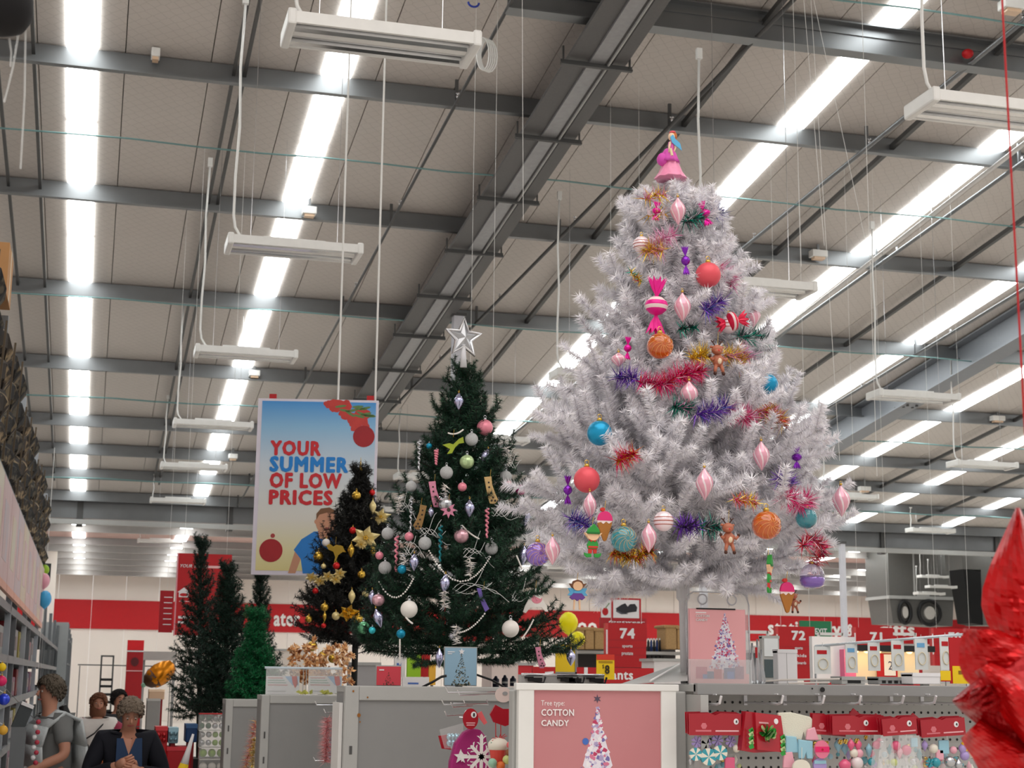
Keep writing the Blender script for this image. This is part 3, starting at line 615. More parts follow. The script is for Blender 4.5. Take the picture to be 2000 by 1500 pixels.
# ---------------------------------------------------------------- packs hanging on the gondola
packr = M('pack_header_red', (164, 18, 36), .35, coat=.3)
def pack(px0, px1, py0, py1, Y, label, tilt=0, out=0.0, badge=None, n=3, ang=0):
    a = P(px0, py1, Y=Y-out); c = P(px1, py0, Y=Y-out); t = thing('header_pack', ((a.x+c.x)/2, Y-out, c.z), label, 'pack', 'red header packs on the pegboard')
    r = Vector((math.cos(ang), math.sin(ang), tilt)); fr = Fr(a, r, Vector((-tilt, 0, 1))); w, h = c.x-a.x, c.z-a.z
    for k in range(n):
        f2 = Fr(a+Vector((0, .018*k, .003*k)), r, Vector((-tilt-.03*k, -.05*k, 1)))
        MB().prism(f2, [(0, 0), (w, 0), (w, h*.97), (w*.6, h), (w*.5, h*.9), (w*.4, h), (0, h*.97)], -.002, .002).build('header_card', packr, t)
    b = MB(); b.ell(fr, w*.28, h*.42, .012, .012, .002, .0028, 6); b.fbox(fr, w*.12, h*.16, w*.42, h*.24, .002, .0026); b.build('printed_emblem', M('emblem_pale', (206, 110, 120), .5), t)
    MB().fbox(fr, w*.5, h*.16, w*.95, h*.23, .002, .0026).build('printed_line', M('emblem_line', (226, 170, 176), .5), t)
    if badge:
        MB().ell(fr, w*badge, h*.62, .0095, .0105, .002, .003).build('price_badge', paper, t); text('price_figure', '4', fr, w*badge-.003, h*.62-.005, w*badge+.003, h*.62+.005, black, t, .003, .01)
    return t, fr, w, h
def hangers(t, spots, Y, mats, kinds):
    for (px, py, r), m, k in zip(spots, mats, kinds):
        q = P(px, py, Y=Y); R_ = r*Y/3000; b = MB()
        if k == 'swirl':
            cy_ = t.location; f2 = Fr(q); 
            for j in range(10):
                b.m = j % 2; b.prism(f2, [(0, 0)]+[(R_*math.cos(PI*(2*j+i*2/3+.3)/10), R_*math.sin(PI*(2*j+i*2/3+.3)/10)) for i in range(4)], 0, .012)
            b.build('swirl_sweet', m, t)
        elif k == 'drop': b.lathe([(.0005, R_*1.6), (R_*.3, R_*1.2), (R_*.85, R_*.5), (R_, 0), (R_*.8, -R_*.6), (R_*.3, -R_*1.3), (.0005, -R_*1.9)], q, 14); b.build('drop', m, t, smooth=True)
        elif k == 'ball': b.ball(q, R_, 14, 10); b.build('ball', m, t, smooth=True)
        elif k == 'bow':
            f2 = Fr(q)
            for j in range(7):
                a = j*2*PI/7; b.prism(f2, [(0, 0), (R_*math.cos(a-.3), R_*math.sin(a-.3)), (R_*1.1*math.cos(a), R_*1.1*math.sin(a)), (R_*math.cos(a+.3), R_*math.sin(a+.3))], .0, .006+.004*(j % 2))
            b.build('bow', m, t)
        elif k == 'cup': b.lathe([(R_*.3, R_*.9), (R_*.95, R_*.3), (R_, 0), (R_*.7, -R_*.9)], q, 14); b.build('bell', m, t, smooth=True)
        else: b.box(q, (R_*2, .01, R_*2.4)); b.build('tag_card', m, t, bevel=.003)
pk = M('pink_gloss', (222, 92, 132), .25, coat=.4); pkl = M('pink_pale', (232, 168, 184), .35); tl = M('teal_gloss', (44, 150, 166), .25, coat=.4); lil = M('lilac', (170, 150, 206), .4); lb = M('pale_blue', (150, 196, 214), .4); cream = M('cream', (226, 220, 206), .5); sil = M('silver_foil', (196, 198, 202), .25, .9); pg = M('pale_green', (196, 206, 130), .4)
YH = YG-.32
t, *_ = pack(1346, 1447, 1393, 1436, YH, 'red header pack of blue and white swirl sweets, left end of the pegboard', badge=.9)
hangers(t, [(1357, 1473, 13), (1382, 1478, 17), (1405, 1470, 15)], YH+.01, [[tl, cream], [cream, tl], [tl, cream]], ['swirl']*3)
hangers(t, [(1360, 1449, 11), (1378, 1453, 11), (1400, 1446, 12), (1426, 1448, 11)], YH+.03, [lil]*4, ['bow']*4); hangers(t, [(1425, 1492, 11), (1438, 1462, 8)], YH+.02, [pk, cream], ['tag', 'ball'])
def bag_red(px0, px1, py0, py1, Y, lab, bow):
    a = P(px0, py1, Y=Y); c = P(px1, py0, Y=Y); w, h = c.x-a.x, c.z-a.z; t = thing('gift_pack', ((a.x+c.x)/2, Y, a.z), lab, 'pack')
    fr = Fr(a, (1, .15, -.06))
    MB().prism(fr, [(0, .02*h), (w*.3, -.02*h), (w, h*.06), (w*.93, h*.96), (w*.12, h)], -.03, 0).build('card', packr, t)
    MB().prism(fr, [(w*.33, h*.06), (w, h*.03), (w*.9, h*.95), (w*.3, h*.98)], 0, .012).build('front_flap', M('pack_front_red', (178, 28, 44), .25, coat=.4), t)
    MB().ell(fr, w*.78, h*.8, .009, .01, .012, .0135).build('price_badge', paper, t); MB().fbox(fr, w*.38, h*.72, w*.6, h*.76, .012, .0128).build('printed_line', M('emblem_line', (226, 170, 176), .5), t)
    gm = M('green_foil', (70, 170, 84), .15, .8); gm2 = M('green_foil_light', (206, 232, 170), .15, .6)
    b = MB()
    for k in range(26):
        az = k*2.4; el = .15+1.25*(k/26); r = .036; d = Vector((math.cos(az)*math.cos(el), -math.sin(el), math.sin(az)*math.cos(el))); q = fr.p(w*bow[0], h*bow[1], .016); s = d.orthogonal().normalized()*.011; b.m = k % 2
        p1 = q+d*r*.55+s; p2 = q+d*r*.55-s; p3 = q+d*r; b.poly([q, p1, p3]); b.poly([q, p3, p2]); b.poly([p1, p1+d*.012, p3]); b.poly([p2, p3, p2+d*.012])
    b.build('ribbon_bow', [gm, gm2], t)
    for u, v in ((.12, .42), (.86, .3)):
        b = MB()
        for k in range(5): 
            q = fr.p(w*u, h*(v-.1*k+.12), .014); b.m = k % 2; b.poly([q, q+Vector((.012, -.012, .01)), q+Vector((.02, -.005, -.006)), q+Vector((.006, 0, -.012))])
        b.build('ribbon_tail', [gm, gm2], t)
    return t
bag_red(1448, 1537, 1389, 1467, YH-.02, 'red gift bow pack with a shiny green ribbon bow', (.55, .5))
# mittens garland
t = thing('felt_garland', P(1570, 1395, Y=YH), 'cream and blue felt mitten garland beside the green bow pack', 'garland'); felt = M('felt_cream', (226, 224, 208), .9, bump=.4, sc=300)
b = MB(); q = lambda x, y, o=0: P(x, y, Y=YH-o)
def blob(name, pts, Y, m, par, th=.012):
    qs = [P(x, y, Y=Y) for x, y in pts]; f2 = Fr(qs[0]); MB().prism(f2, [(v.x-qs[0].x, v.z-qs[0].z) for v in qs], -th, 0).build(name, m, par, bevel=.003)
blob('felt_band', [(1522, 1440), (1520, 1392), (1545, 1391), (1583, 1400), (1600, 1420), (1606, 1446), (1575, 1446), (1570, 1430), (1566, 1446)], YH-.0, felt, t)
blob('felt_cuff', [(1535, 1470), (1535, 1437), (1556, 1439), (1562, 1470)], YH-.01, lb, t); blob('felt_cuff', [(1561, 1482), (1560, 1444), (1588, 1448), (1588, 1482), (1577, 1482), (1575, 1470), (1571, 1482)], YH-.02, lb, t)
blob('felt_mitten', [(1530, 1500), (1532, 1470), (1548, 1468), (1555, 1500)], YH-.012, pkl, t); blob('felt_mitten', [(1575, 1445), (1578, 1425), (1592, 1420), (1600, 1446)], YH-.016, pkl, t)
t = thing('button_pack', P(1605, 1445, Y=YH), 'large round pink buttons with a wide magenta stripe', 'pack'); f2 = Fr(P(1606, 1464, Y=YH-.03)); r = 16.5*YH/3000
MB().ell(f2, 0, 0, r, r*1.1, -.01, 0, 24).build('button', M('pink_button', (228, 120, 150), .4), t); MB().fbox(f2, -r*.96, -r*.3, r*.96, r*.35, 0, .002).build('stripe', M('magenta', (226, 34, 104), .4), t); MB().ell(f2, 0, 0, .004, .004, .002, .003).build('button_eye', dred, t)
f3 = Fr(P(1602, 1495, Y=YH-.02)); MB().ell(f3, 0, 0, r*.9, r*.9, -.01, 0, 24).build('button', lil, t); MB().fbox(f3, -r*.8, r*.2, r*.8, r*.62, 0, .002).build('stripe', lb, t)
t2 = thing('button_pack', P(1565, 1490, Y=YH), 'cream round felt disc below the blue cuffs', 'pack'); MB().ell(Fr(P(1566, 1500, Y=YH-.04)), 0, 0, .035, .03, -.01, 0, 24).build('disc', cream, t2)
MB().tube([P(1566, 1483, Y=YH-.04), P(1566, 1460, Y=YH-.02)], .001, 4).build('thread', cream, t2)
t, *_ = pack(1585, 1650, 1393, 1433, YH, 'dark red pack partly hidden, just right of the mitten garland', tilt=-.08, badge=None, n=2)
hangers(t, [(1613, 1452, 5), (1637, 1455, 9), (1650, 1461, 8)], YH+.01, [gold, lb, lb], ['bow', 'drop', 'drop'])
t, *_ = pack(1626, 1730, 1398, 1435, YH-.05, 'wide red pack over pink and blue bauble drops, centre of the pegboard', badge=.62)
hangers(t, [(1662, 1454, 8), (1676, 1454, 8), (1640, 1449, 5), (1650, 1448, 5), (1672, 1447, 5), (1690, 1440, 4), (1697, 1462, 7), (1668, 1471, 9), (1678, 1471, 9), (1650, 1494, 13), (1674, 1490, 13), (1702, 1488, 8), (1712, 1455, 9)], YH-.04, [pk, pk, gold, gold, gold, gold, lb, cream, pkl, pk, M('pearl', (226, 214, 216), .2), tl, pk], ['drop', 'drop', 'bow', 'bow', 'bow', 'bow', 'drop', 'ball', 'ball', 'cup', 'ball', 'ball', 'ball'])
t, *_ = pack(1725, 1791, 1404, 1438, YH-.12, 'red pack tilted forward above clear bags with pink balls', tilt=.07, badge=.78)
hangers(t, [(1750, 1456, 10), (1770, 1465, 11), (1757, 1468, 7), (1746, 1489, 8), (1785, 1450, 8)], YH-.1, [pk, pk, pkl, pg, lb], ['ball', 'ball', 'drop', 'ball', 'tag'])
clearf = M('clear_film', (236, 238, 238), .08, al=.28)
for x0, x1, lab_ in ((1716, 1746, 1), (1752, 1800, 2)):
    b = MB(); A = [P(x0+4, 1436, Y=YH-.12), P(x1-4, 1436, Y=YH-.12), P(x1+4, 1505, Y=YH-.16), P(x0-2, 1505, Y=YH-.16)]; b.poly(A); b.poly([v+Vector((0, .05, 0)) for v in A][::-1]); b.build('film_bag', clearf, t)
t, *_ = pack(1800, 1885, 1406, 1441, YH-.1, 'rightmost red pack beside the big red foil, over silver and lilac trinkets', tilt=.06, badge=.8)
hangers(t, [(1823, 1462, 10), (1843, 1459, 12), (1862, 1465, 8), (1880, 1462, 9), (1886, 1456, 11), (1884, 1476, 10), (1815, 1490, 9), (1828, 1489, 10), (1855, 1488, 12), (1872, 1494, 9), (1806, 1455, 7), (1835, 1474, 9)], YH-.08, [cream, lb, pkl, lil, yellow, lil, tl, tl, sil, sil, lil, pkl], ['ball', 'tag', 'ball', 'drop', 'bow', 'ball', 'bow', 'ball', 'ball', 'drop', 'drop', 'tag'])
for x0, x1, y0, lab in ((1660, 1695, 1383, 'folded red pack corner sticking up behind the centre packs'), (1705, 1735, 1388, 'folded red pack standing up between the centre and tilted packs'), (1778, 1806, 1385, 'bent red pack corner sticking up left of the rightmost pack')):
    a = P(x0, y0+34, Y=YH+.06); f2 = Fr(a, (1, .2, 0)); w = (x1-x0)*YH/3000; tt = MB().prism(f2, [(0, 0), (w, 0), (w*1.05, w*.5), (w*.3, w*1.02), (0, w*.7)], -.004, .002); o = tt.build('folded_pack', packr, org=a); tag(o, lab, 'pack', 'red header packs on the pegboard')
rn = random.Random(21)
FM = [pk, pkl, lb, tl, lil, cream, sil, gold, pg, M('pearl', (226, 214, 216), .2)]
for par_, xa, xb, ya, yb, Yp, n in ((None, 1590, 1660, 1450, 1500, YH+.04, 14), (None, 1660, 1735, 1448, 1502, YH+.0, 22), (None, 1735, 1805, 1456, 1502, YH-.06, 18), (None, 1800, 1900, 1456, 1502, YH-.04, 26), (None, 1348, 1445, 1478, 1502, YH+.05, 14)):
    t = thing('trinket_bag', P((xa+xb)/2, ya, Y=Yp+.04), 'clear bag of small pastel trinkets '+{1590: 'beside the pink buttons', 1660: 'under the wide centre pack', 1735: 'under the tilted pack', 1800: 'under the rightmost pack', 1348: 'below the swirl sweets'}[xa], 'bag', 'trinket bags on the pegboard')
    for k in range(n):
        q = P(rn.uniform(xa, xb), rn.uniform(ya, yb), Y=Yp+rn.uniform(.02, .06)); r = rn.uniform(4, 8)*Yp/3000; m = FM[rn.randrange(len(FM))]; b = MB()
        if k % 3: b.ball(q, r, 10, 7); b.build('ball', m, t, smooth=True)
        else: b.lathe([(.001, r*1.8), (r*.4, r*1.1), (r*.9, .2*r), (r*.6, -r*.8), (.001, -r*1.6)], q, 10); b.build('drop', m, t, smooth=True)
    b = MB(); A = [P(xa, ya-6, Y=Yp), P(xb, ya-6, Y=Yp), P(xb+2, 1506, Y=Yp), P(xa-2, 1506, Y=Yp)]; b.poly(A); b.build('film_bag', M('clear_film_thin', (240, 240, 242), .1, al=.12), t)
    MB().tube([P((xa+xb)/2, ya-6, Y=Yp), P((xa+xb)/2, ya-30, Y=Yp+.1)], .0015, 4).build('hang_tab', clearf, t)
# products on the left flank of the front unit
gl = M('magenta_glitter', (166, 32, 112), .35, .3, var=.4, sc=500, bump=.5)
t = thing('stocking', P(915, 1500, Y=6.0), 'magenta glitter felt bell with white star under a round red tag', 'decoration'); f2 = Fr(P(915, 1500, Y=6.0)); s_ = 6.0/3000
MB().prism(f2, [(s_*x, s_*y) for x, y in ((-42, -60), (-38, 12), (-28, 48), (-12, 68), (2, 76), (22, 74), (34, 60), (40, 30), (44, -60))], -.03, .012).build('felt_body', gl, t, bevel=.01)
MB().prism(f2, [(s_*(a-18), s_*(b_+22)) for a, b_ in star(0, 0, 14, 6, 5)], .012, .02).build('white_star', white, t)
MB().ell(Fr(P(919, 1404, Y=5.95)), 0, 0, 15.5*s_, 20*s_, -.003, .002).build('round_tag', packr, t); f3 = Fr(P(925, 1396, Y=5.95)); MB().ell(f3, 0, 0, 5.5*s_, 6*s_, .002, .004).build('price_badge', paper, t); text('price_figure', '8', f3, -.004, -.007, .004, .007, black, t, .004, .02)
f4 = Fr(P(919, 1412, Y=5.95)); MB().fbox(f4, -9*s_, -1*s_, 9*s_, 1*s_, .002, .003).fbox(f4, -8*s_, -5*s_, 8*s_, -3*s_, .002, .003).build('printed_line', M('emblem_line', (226, 170, 176), .5), t)
MB().prism(Fr(P(930, 1395, Y=5.97)), [(0, 0), (10*s_, 6*s_), (22*s_, -16*s_), (16*s_, -20*s_)], 0, .006).build('ribbon', M('coral', (222, 100, 104), .5), t); MB().tube([P(921, 1385, Y=5.95), P(921, 1402, Y=5.95)], .002, 5).build('cord', red, t)
t = thing('snowflake', P(938, 1475, Y=5.85), 'white glitter snowflake hanging before the magenta felt bell', 'decoration'); f2 = Fr(P(940, 1478, Y=5.85)); b = MB(); b.ell(f2, 0, 0, .02, .02, -.003, .003, 12)
for k in range(8):
    a = PI/2+k*PI/4; u, v = math.cos(a), math.sin(a); L_ = (.078 if k % 2 == 0 else .055); W2 = .006; b.prism(f2, [(-v*W2, u*W2), (u*L_-v*W2, v*L_+u*W2), (u*L_*1.1, v*L_*1.1), (u*L_+v*W2, v*L_-u*W2), (v*W2, -u*W2)], -.003, .0032)
    for s in (.5, .8):
        for e in (-1, 1): b.prism(f2, [(u*L_*s, v*L_*s), (u*L_*s+.022*math.cos(a+e*.8)-v*.003, v*L_*s+.022*math.sin(a+e*.8)+u*.003), (u*L_*s+.022*math.cos(a+e*.8)+v*.004, v*L_*s+.022*math.sin(a+e*.8)-u*.004)], -.003, .0034)
b.build('flake', white, t); MB().tube([P(938, 1441, Y=5.85), P(940, 1460, Y=5.85)], .0012, 4).build('thread', white, t)
t = thing('cupcake_decoration', P(975, 1455, Y=5.8), 'white icing bun decoration with red beads beside the snowflake', 'decoration'); q = P(973, 1456, Y=5.8); MB().ball(q, .04, 16, 10, (1, 1, .75)).build('icing', cream, t, smooth=True)
b = MB()
for k in range(14): a = k*2.4; b.ball(q+Vector((.036*math.cos(a)*math.sin(.5+k*.08), -.034*abs(math.sin(a)), .012*math.sin(a*2))), .003, 6, 4)
b.build('sprinkles', M('sprinkle_green', (60, 140, 110), .4), t)
MB().lathe([(.034, 0), (.024, -.05)], q-Vector((0, 0, .016)), 14).build('case', M('case_red', (210, 70, 60), .5), t)
b = MB()
for k in range(9): b.tube([q+Vector((0, -.01, .026)), q+Vector((.03*math.cos(k*.7), -.015, .03+.014*math.sin(k*.7+.5)))], .0016, 4)
b.build('beads', red, t); MB().tube([q+Vector((-.01, 0, .03)), q+Vector((-.012, 0, .12))], .0018, 4).tube([q+Vector((.01, 0, .03)), q+Vector((.008, 0, .12))], .0018, 4).build('ribbon', red, t)
t = thing('header_pack', P(975, 1395, Y=5.8), 'crumpled red header pack at the left post of the white frame', 'pack'); f2 = Fr(P(957, 1400, Y=5.8)); MB().prism(f2, [(0, .01), (.015, -.02), (.06, -.035), (.1, -.02), (.1, .03), (.05, .03), (.02, .045)], -.01, .004).build('header_card', packr, t); MB().ell(f2, .088, -.004, .008, .009, .004, .006).build('price_badge', paper, t)
t = thing('foil_pack', P(870, 1460, Y=6.2), 'clear bag of blue foil baubles with a small red label, left of the magenta bell', 'pack'); MB().prism(Fr(P(867, 1462, Y=6.2)), [(-.025, .05), (.012, .055), (.03, -.005), (-.01, -.0)], 0, .004).build('red_label', packr, t)
for k in range(5): MB().ball(P(878+7*(k % 3), 1440+11*(k//3), Y=6.2), .016, 10, 8).build('foil_ball', M('foil_blue', (150, 190, 206), .2, .8), t, smooth=True)
b = MB(); A = [P(858, 1425, Y=6.15), P(905, 1412, Y=6.15), P(905, 1462, Y=6.15), P(868, 1462, Y=6.15)]; b.poly(A); b.build('film', clearf, t)
t = thing('elf_pack', P(985, 1485, Y=5.75), 'green and orange felt trinkets at the foot of the white frame', 'decoration')
for px, py, r, m in ((962, 1490, 9, M('mint', (150, 196, 170), .5)), (978, 1496, 9, M('orange_felt', (222, 110, 50), .5)), (990, 1484, 9, pg), (994, 1470, 7, M('brown_felt', (140, 84, 50), .6)), (996, 1455, 7, M('coral', (222, 100, 104), .5))): MB().ball(P(px, py, Y=5.75), r*5.75/3000, 10, 8).build('felt_ball', m, t, smooth=True)
q = P(983, 1357, Y=5.7); o = MB().ell(Fr(q), 0, 0, 17*5.7/3000, 15*5.7/3000, -.002, .002).build('round_tag', M('tag_pink', (206, 188, 182), .5), org=q); tag(o, 'plain round pinkish tag on the hook next to the white frame', 'tag')
MB().ell(Fr(q+Vector((.006, -.003, .005))), 0, 0, .01, .007, 0, .001).build('tag_mark', grey, o)
# tinsel packs on the flanks of the other units
def tinsel(name, pts, r, mats, w, n, label, Y=None, nl=None, group=None, stuff=False, width=.0022, par=None, wt=None):
    pts = [Vector(p) for p in pts]; segs = [(pts[k], pts[k+1], 1.0) for k in range(len(pts)-1)]; L = sum((a-b).length for a, b, _ in segs)
    tr = needles_np(segs, n/max(L, .01), r, width, fwd=.1, jit=1.0); me = tri_mesh(name, tr, mats, w); o = bpy.data.objects.new(name, me); COL.objects.link(o); og = ORG[par.name] if par else pts[0]
    co = np.empty(len(me.vertices)*3); me.vertices.foreach_get('co', co); me.vertices.foreach_set('co', (co.reshape(-1, 3)-np.array(og)).ravel()); ORG[o.name] = og
    if par: o.parent = par
    else: o.location = og; tag(o, label, 'tinsel', group)
    return o
cg = M('tinsel_gold', (222, 186, 60), .2, .8); cr = M('tinsel_rose', (214, 130, 130), .25, .6); cb = M('tinsel_blue', (70, 90, 160), .25, .7); cpk = M('tinsel_pink', (240, 170, 176), .3, .3)
def hang_line(x0, y0, x1, y1, Y, n=6): return [P(x0+(x1-x0)*k/n, y0+(y1-y0)*k/n, Y=Y) for k in range(n+1)]
tinsel('tinsel_garland', hang_line(500, 1408, 480, 1500, 10.2), .05, [cr, cg, cpk], [.5, .25, .25], 700, 'rose tinsel hanging on the flank of the second grey unit')
tinsel('tinsel_garland', hang_line(497, 1440, 492, 1500, 10.1), .04, [cg, sil], [.7, .3], 500, 'gold tinsel tail next to the rose tinsel on the second unit')
tinsel('tinsel_garland', hang_line(640, 1402, 636, 1488, 8.1), .05, [cpk, cr, sil], [.5, .4, .1], 900, 'coral pink tinsel and bows hanging left of the wide grey unit')
tinsel('tinsel_garland', hang_line(655, 1430, 650, 1480, 8.2), .04, [cb, sil], [.8, .2], 400, 'navy blue tinsel strand beside the coral tinsel')
tinsel('tinsel_garland', hang_line(664, 1470, 664, 1502, 8.0), .03, [cr, cpk], [.5, .5], 200, 'small pink tinsel bundle at the foot of the wide unit')
# ---------------------------------------------------------------- ornaments
pearl = M('pearl_pink', (234, 170, 188), .22, .25, var=.03); pearlw = M('pearl_white', (244, 226, 232), .22, .2, var=.03)
coral = M('coral_matt', (226, 84, 96), .42, .15, var=.03); bluem = M('blue_satin', (24, 150, 196), .3, .45, var=.03); org_g = M('orange_glass', (240, 116, 10), .06, 0, tr=.55, coat=1, var=.03)
teal_g = M('teal_glass', (70, 176, 190), .06, 0, tr=.55, coat=1, var=.03); lil_g = M('lilac_glass', (160, 120, 220), .06, .2, tr=.5, coat=1, var=.03); clear_g = M('clear_glass', (226, 214, 236), .04, 0, tr=.85, coat=1, var=.02)
purp = M('purple_foil', (130, 44, 176), .2, .7, var=.2, sc=60); magf = M('magenta_foil', (222, 24, 150), .2, .6, var=.2, sc=60); magm = M('magenta_satin', (228, 20, 140), .35, .2); stripew = M('stripe_cream', (240, 214, 214), .4)
irid = M('iridescent', (176, 200, 226), .1, .9, c2=(206, 184, 226), sc=45, var=0); glit = M('silver_glitter', (214, 215, 216), .45, .3, var=.45, sc=400, bump=.8); whiteb = M('white_satin', (240, 234, 228), .3, var=.02); pinks = M('pink_satin', (232, 140, 158), .3, .2, var=.03)
goldb = M('gold_bauble', (206, 168, 70), .22, .85); redb = M('red_bauble', (200, 30, 34), .25, .4); champ = M('champagne', (226, 208, 150), .35, .4); tealb = M('teal_bauble', (16, 140, 176), .25, .4)
def cap(t, q, R_, m=None, loop=True):
    b = MB(); b.lathe([(R_*.16, R_*.2), (R_*.2, R_*.16), (R_*.22, -.04*R_), (R_*.15, -.04*R_)], q, 10); c = b.build('cap', m or gold, t, smooth=True)
    if loop: MB().tube([q+Vector((0, 0, R_*.2))+Vector((R_*.16*math.cos(a), 0, R_*.16+R_*.16*math.sin(a))) for a in [2*PI*k/8 for k in range(8)]], R_*.03, 4, True).build('hanging_loop', m or gold, c)
def bauble(T, px, py, r, m, label, group, out=.03, kind='plain', cat='bauble', capm=None):
    q = T.pt(px, py, out); R_ = r*(q-CAMO).length/3060; t = thing('bauble', q+Vector((0, 0, R_)), label, cat, group); b = MB()
    if kind == 'swirl': b.ball(q, R_, 30, 18, rib=.035, nrib=10)
    elif kind == 'rib': b.ball(q, R_, 32, 16, rib=.06, nrib=12)
    else: b.ball(q, R_, 28, 18)
    b.build('sphere', m, t, smooth=True); cap(t, q+Vector((0, 0, R_*1.0)), R_, capm)
    if kind == 'swirl':
        s = MB(); f2 = Fr(q+Vector((0, -R_*1.0, 0)))
        for k in range(12):
            a = 2*PI*k/12; s.tube([q+Vector((R_*1.02*math.sin(e)*math.cos(a+e*.9), -R_*1.02*math.cos(e), R_*1.02*math.sin(e)*math.sin(a+e*.9))) for e in np.linspace(.15, 1.3, 8)], R_*.014, 4)
        s.build('swirl_lines', M('swirl_line', (250, 190, 110) if m is org_g else (226, 226, 246), .2, coat=.5), t, smooth=True)
    if kind == 'band':
        for h in (-.35, .0, .35): 
            rr = R_*math.sqrt(1-h*h)*1.01; MB().lathe([(rr*.99, h*R_+R_*.06), (rr*1.01, h*R_), (rr*.99, h*R_-R_*.06)], q, 26).build('stripe', M('copper_line', (180, 110, 100), .3, .5), t, smooth=True)
    return t
def finial(T, px, py, w, h, mats, label, group, out=.03, tilt=0.0, twist=.35):
    """spun drop: short neck, wide shoulder, long pointed foot, striped in twisting segments"""
    q = T.pt(px, py, out); s = (q-CAMO).length/3060; A, B_ = w/2*s, h/2*s; t = thing('drop_bauble', q+Vector((0, 0, B_)), label, 'bauble', group)
    up = Vector((math.sin(tilt), 0, math.cos(tilt))); pr = [(.06, 1.0), (.16, .86), (.5, .62), (.86, .36), (1, .1), (.95, -.12), (.74, -.4), (.45, -.65), (.2, -.85), (.03, -1)]
    b = MB(); b.lathe([(A*r, B_*z) for r, z in pr], q, 28, up, (lambda k, j: 0 if k % 4 else 1) if len(mats) > 1 else None, tw=twist*.45); b.build('drop', mats, t, smooth=True); cap(t, q+up*B_*1.0, A*.8)
    return t
def candy(T, px, py, w, h, m, label, group, out=.03, rot=0.0, big=False, m2=None):
    q = T.pt(px, py, out); s = (q-CAMO).length/3060; L = h/2*s; R_ = w/2*s; t = thing('wrapped_sweet', q+Vector((0, 0, L)), label, 'ornament', group)
    ax = Vector((math.sin(rot), 0, math.cos(rot))); c = L*.38; b = MB(); mi = (lambda k, j: 1 if (j % 3 == 1) else 0) if m2 else None
    b.lathe([(R_*.12, c), (R_*.55, c*.78), (R_*.9, c*.4), (R_, .05*c), (R_, -.05*c), (R_*.9, -c*.4), (R_*.55, -c*.78), (R_*.12, -c)], q, 20, ax, mi); b.build('sweet', [m, m2] if m2 else m, t, smooth=True)
    for e in (1, -1):
        b = MB(); pr = [(R_*.1, e*c*.92), (R_*.16, e*c*1.15), (R_*.42, e*(c+(L-c)*.45)), (R_*.78, e*L)]
        n = 18; x = ax.orthogonal().normalized(); x = Vector((math.cos(rot), 0, -math.sin(rot))); y = Vector((0, 1, 0)); rows = []
        for r, z in pr: rows.append([b.V(q+ax*(z+(.12*L*e*math.cos(k*PI) if z == pr[-1][1] else 0))+x*(r*math.cos(2*PI*k/n)*(1+.22*(-1)**k))+y*(r*.45*math.sin(2*PI*k/n)*(1+.22*(-1)**k))) for k in range(n)])
        for a, c_ in zip(rows[:-1], rows[1:]):
            for k in range(n): b.face((a[k], a[(k+1) % n], c_[(k+1) % n], c_[k]))
        b.build('wrapper_end', m, t)
    return t
def flat(T, px, py, parts, name, label, cat, group=None, out=.05, th=.006, yaw=.0, cord=14):
    """thin painted-wood hanging figure; parts: (name, material, polygon in px offsets, y up)"""
    q = T.pt(px, py, out); s = (q-CAMO).length/3060; t = thing(name, q, label, cat, group); fr = Fr(q, (math.cos(yaw), math.sin(yaw), 0))
    for k, (n, m, pts) in enumerate(parts):
        o = MB().prism(fr, [(x*s, y*s) for x, y in pts], -th/2, th/2+.0012*(k+1)).build(n, m, t, bevel=.001)
    if cord:
        top = max(y for n, m, pts in parts for x, y in pts); MB().tube([fr.p(0, top*s-.004), fr.p(.004, (top+cord)*s)], .0012, 4).build('thread', gold, t)
    return t
def circ(x, y, rx, ry=None, n=16, a0=0, a1=2*PI): return [(x+rx*math.cos(a0+(a1-a0)*k/n), y+(ry or rx)*math.sin(a0+(a1-a0)*k/n)) for k in range(n)]
gw = 'striped pink drops on the white tree'; PS = [pearl, pearlw]
for px, py, w, h, lab, pale in ((1324, 412, 31, 58, 'topmost pink striped glass drop, just under the fairy', 0), (1333, 600, 34, 62, 'pink striped drop right of the big magenta sweet', 0), (1346, 770, 36, 56, 'pink striped drop hanging before the magenta tinsel at mid height', 0),
    (1376, 945, 35, 66, 'plain satin pink drop in the bare centre of the white tree', 0), (1487, 890, 33, 60, 'glossy pink drop right of centre below the gold tinsel', 1), (1643, 978, 35, 62, 'pink drop hanging off the far right branch tip', 0), (1152, 988, 27, 58, 'pink drop beside the ice cream cone on the left', 0),
    (1267, 1050, 32, 60, 'pink drop right of the teal glass bauble at the bottom', 0), (1079, 1075, 31, 58, 'shiny rose drop overlapping the lilac bauble, lower left tip', 1), (1471, 618, 29, 44, 'small pink striped drop at the right edge beside the red striped sweet', 1), (1208, 702, 30, 30, 'round pink striped bauble left below the orange bauble', 0)):
    finial(TW, px, py, w, h, PS, lab, gw, .09 if px not in (1471, 1208) else .13)
gb = 'round baubles on the white tree'
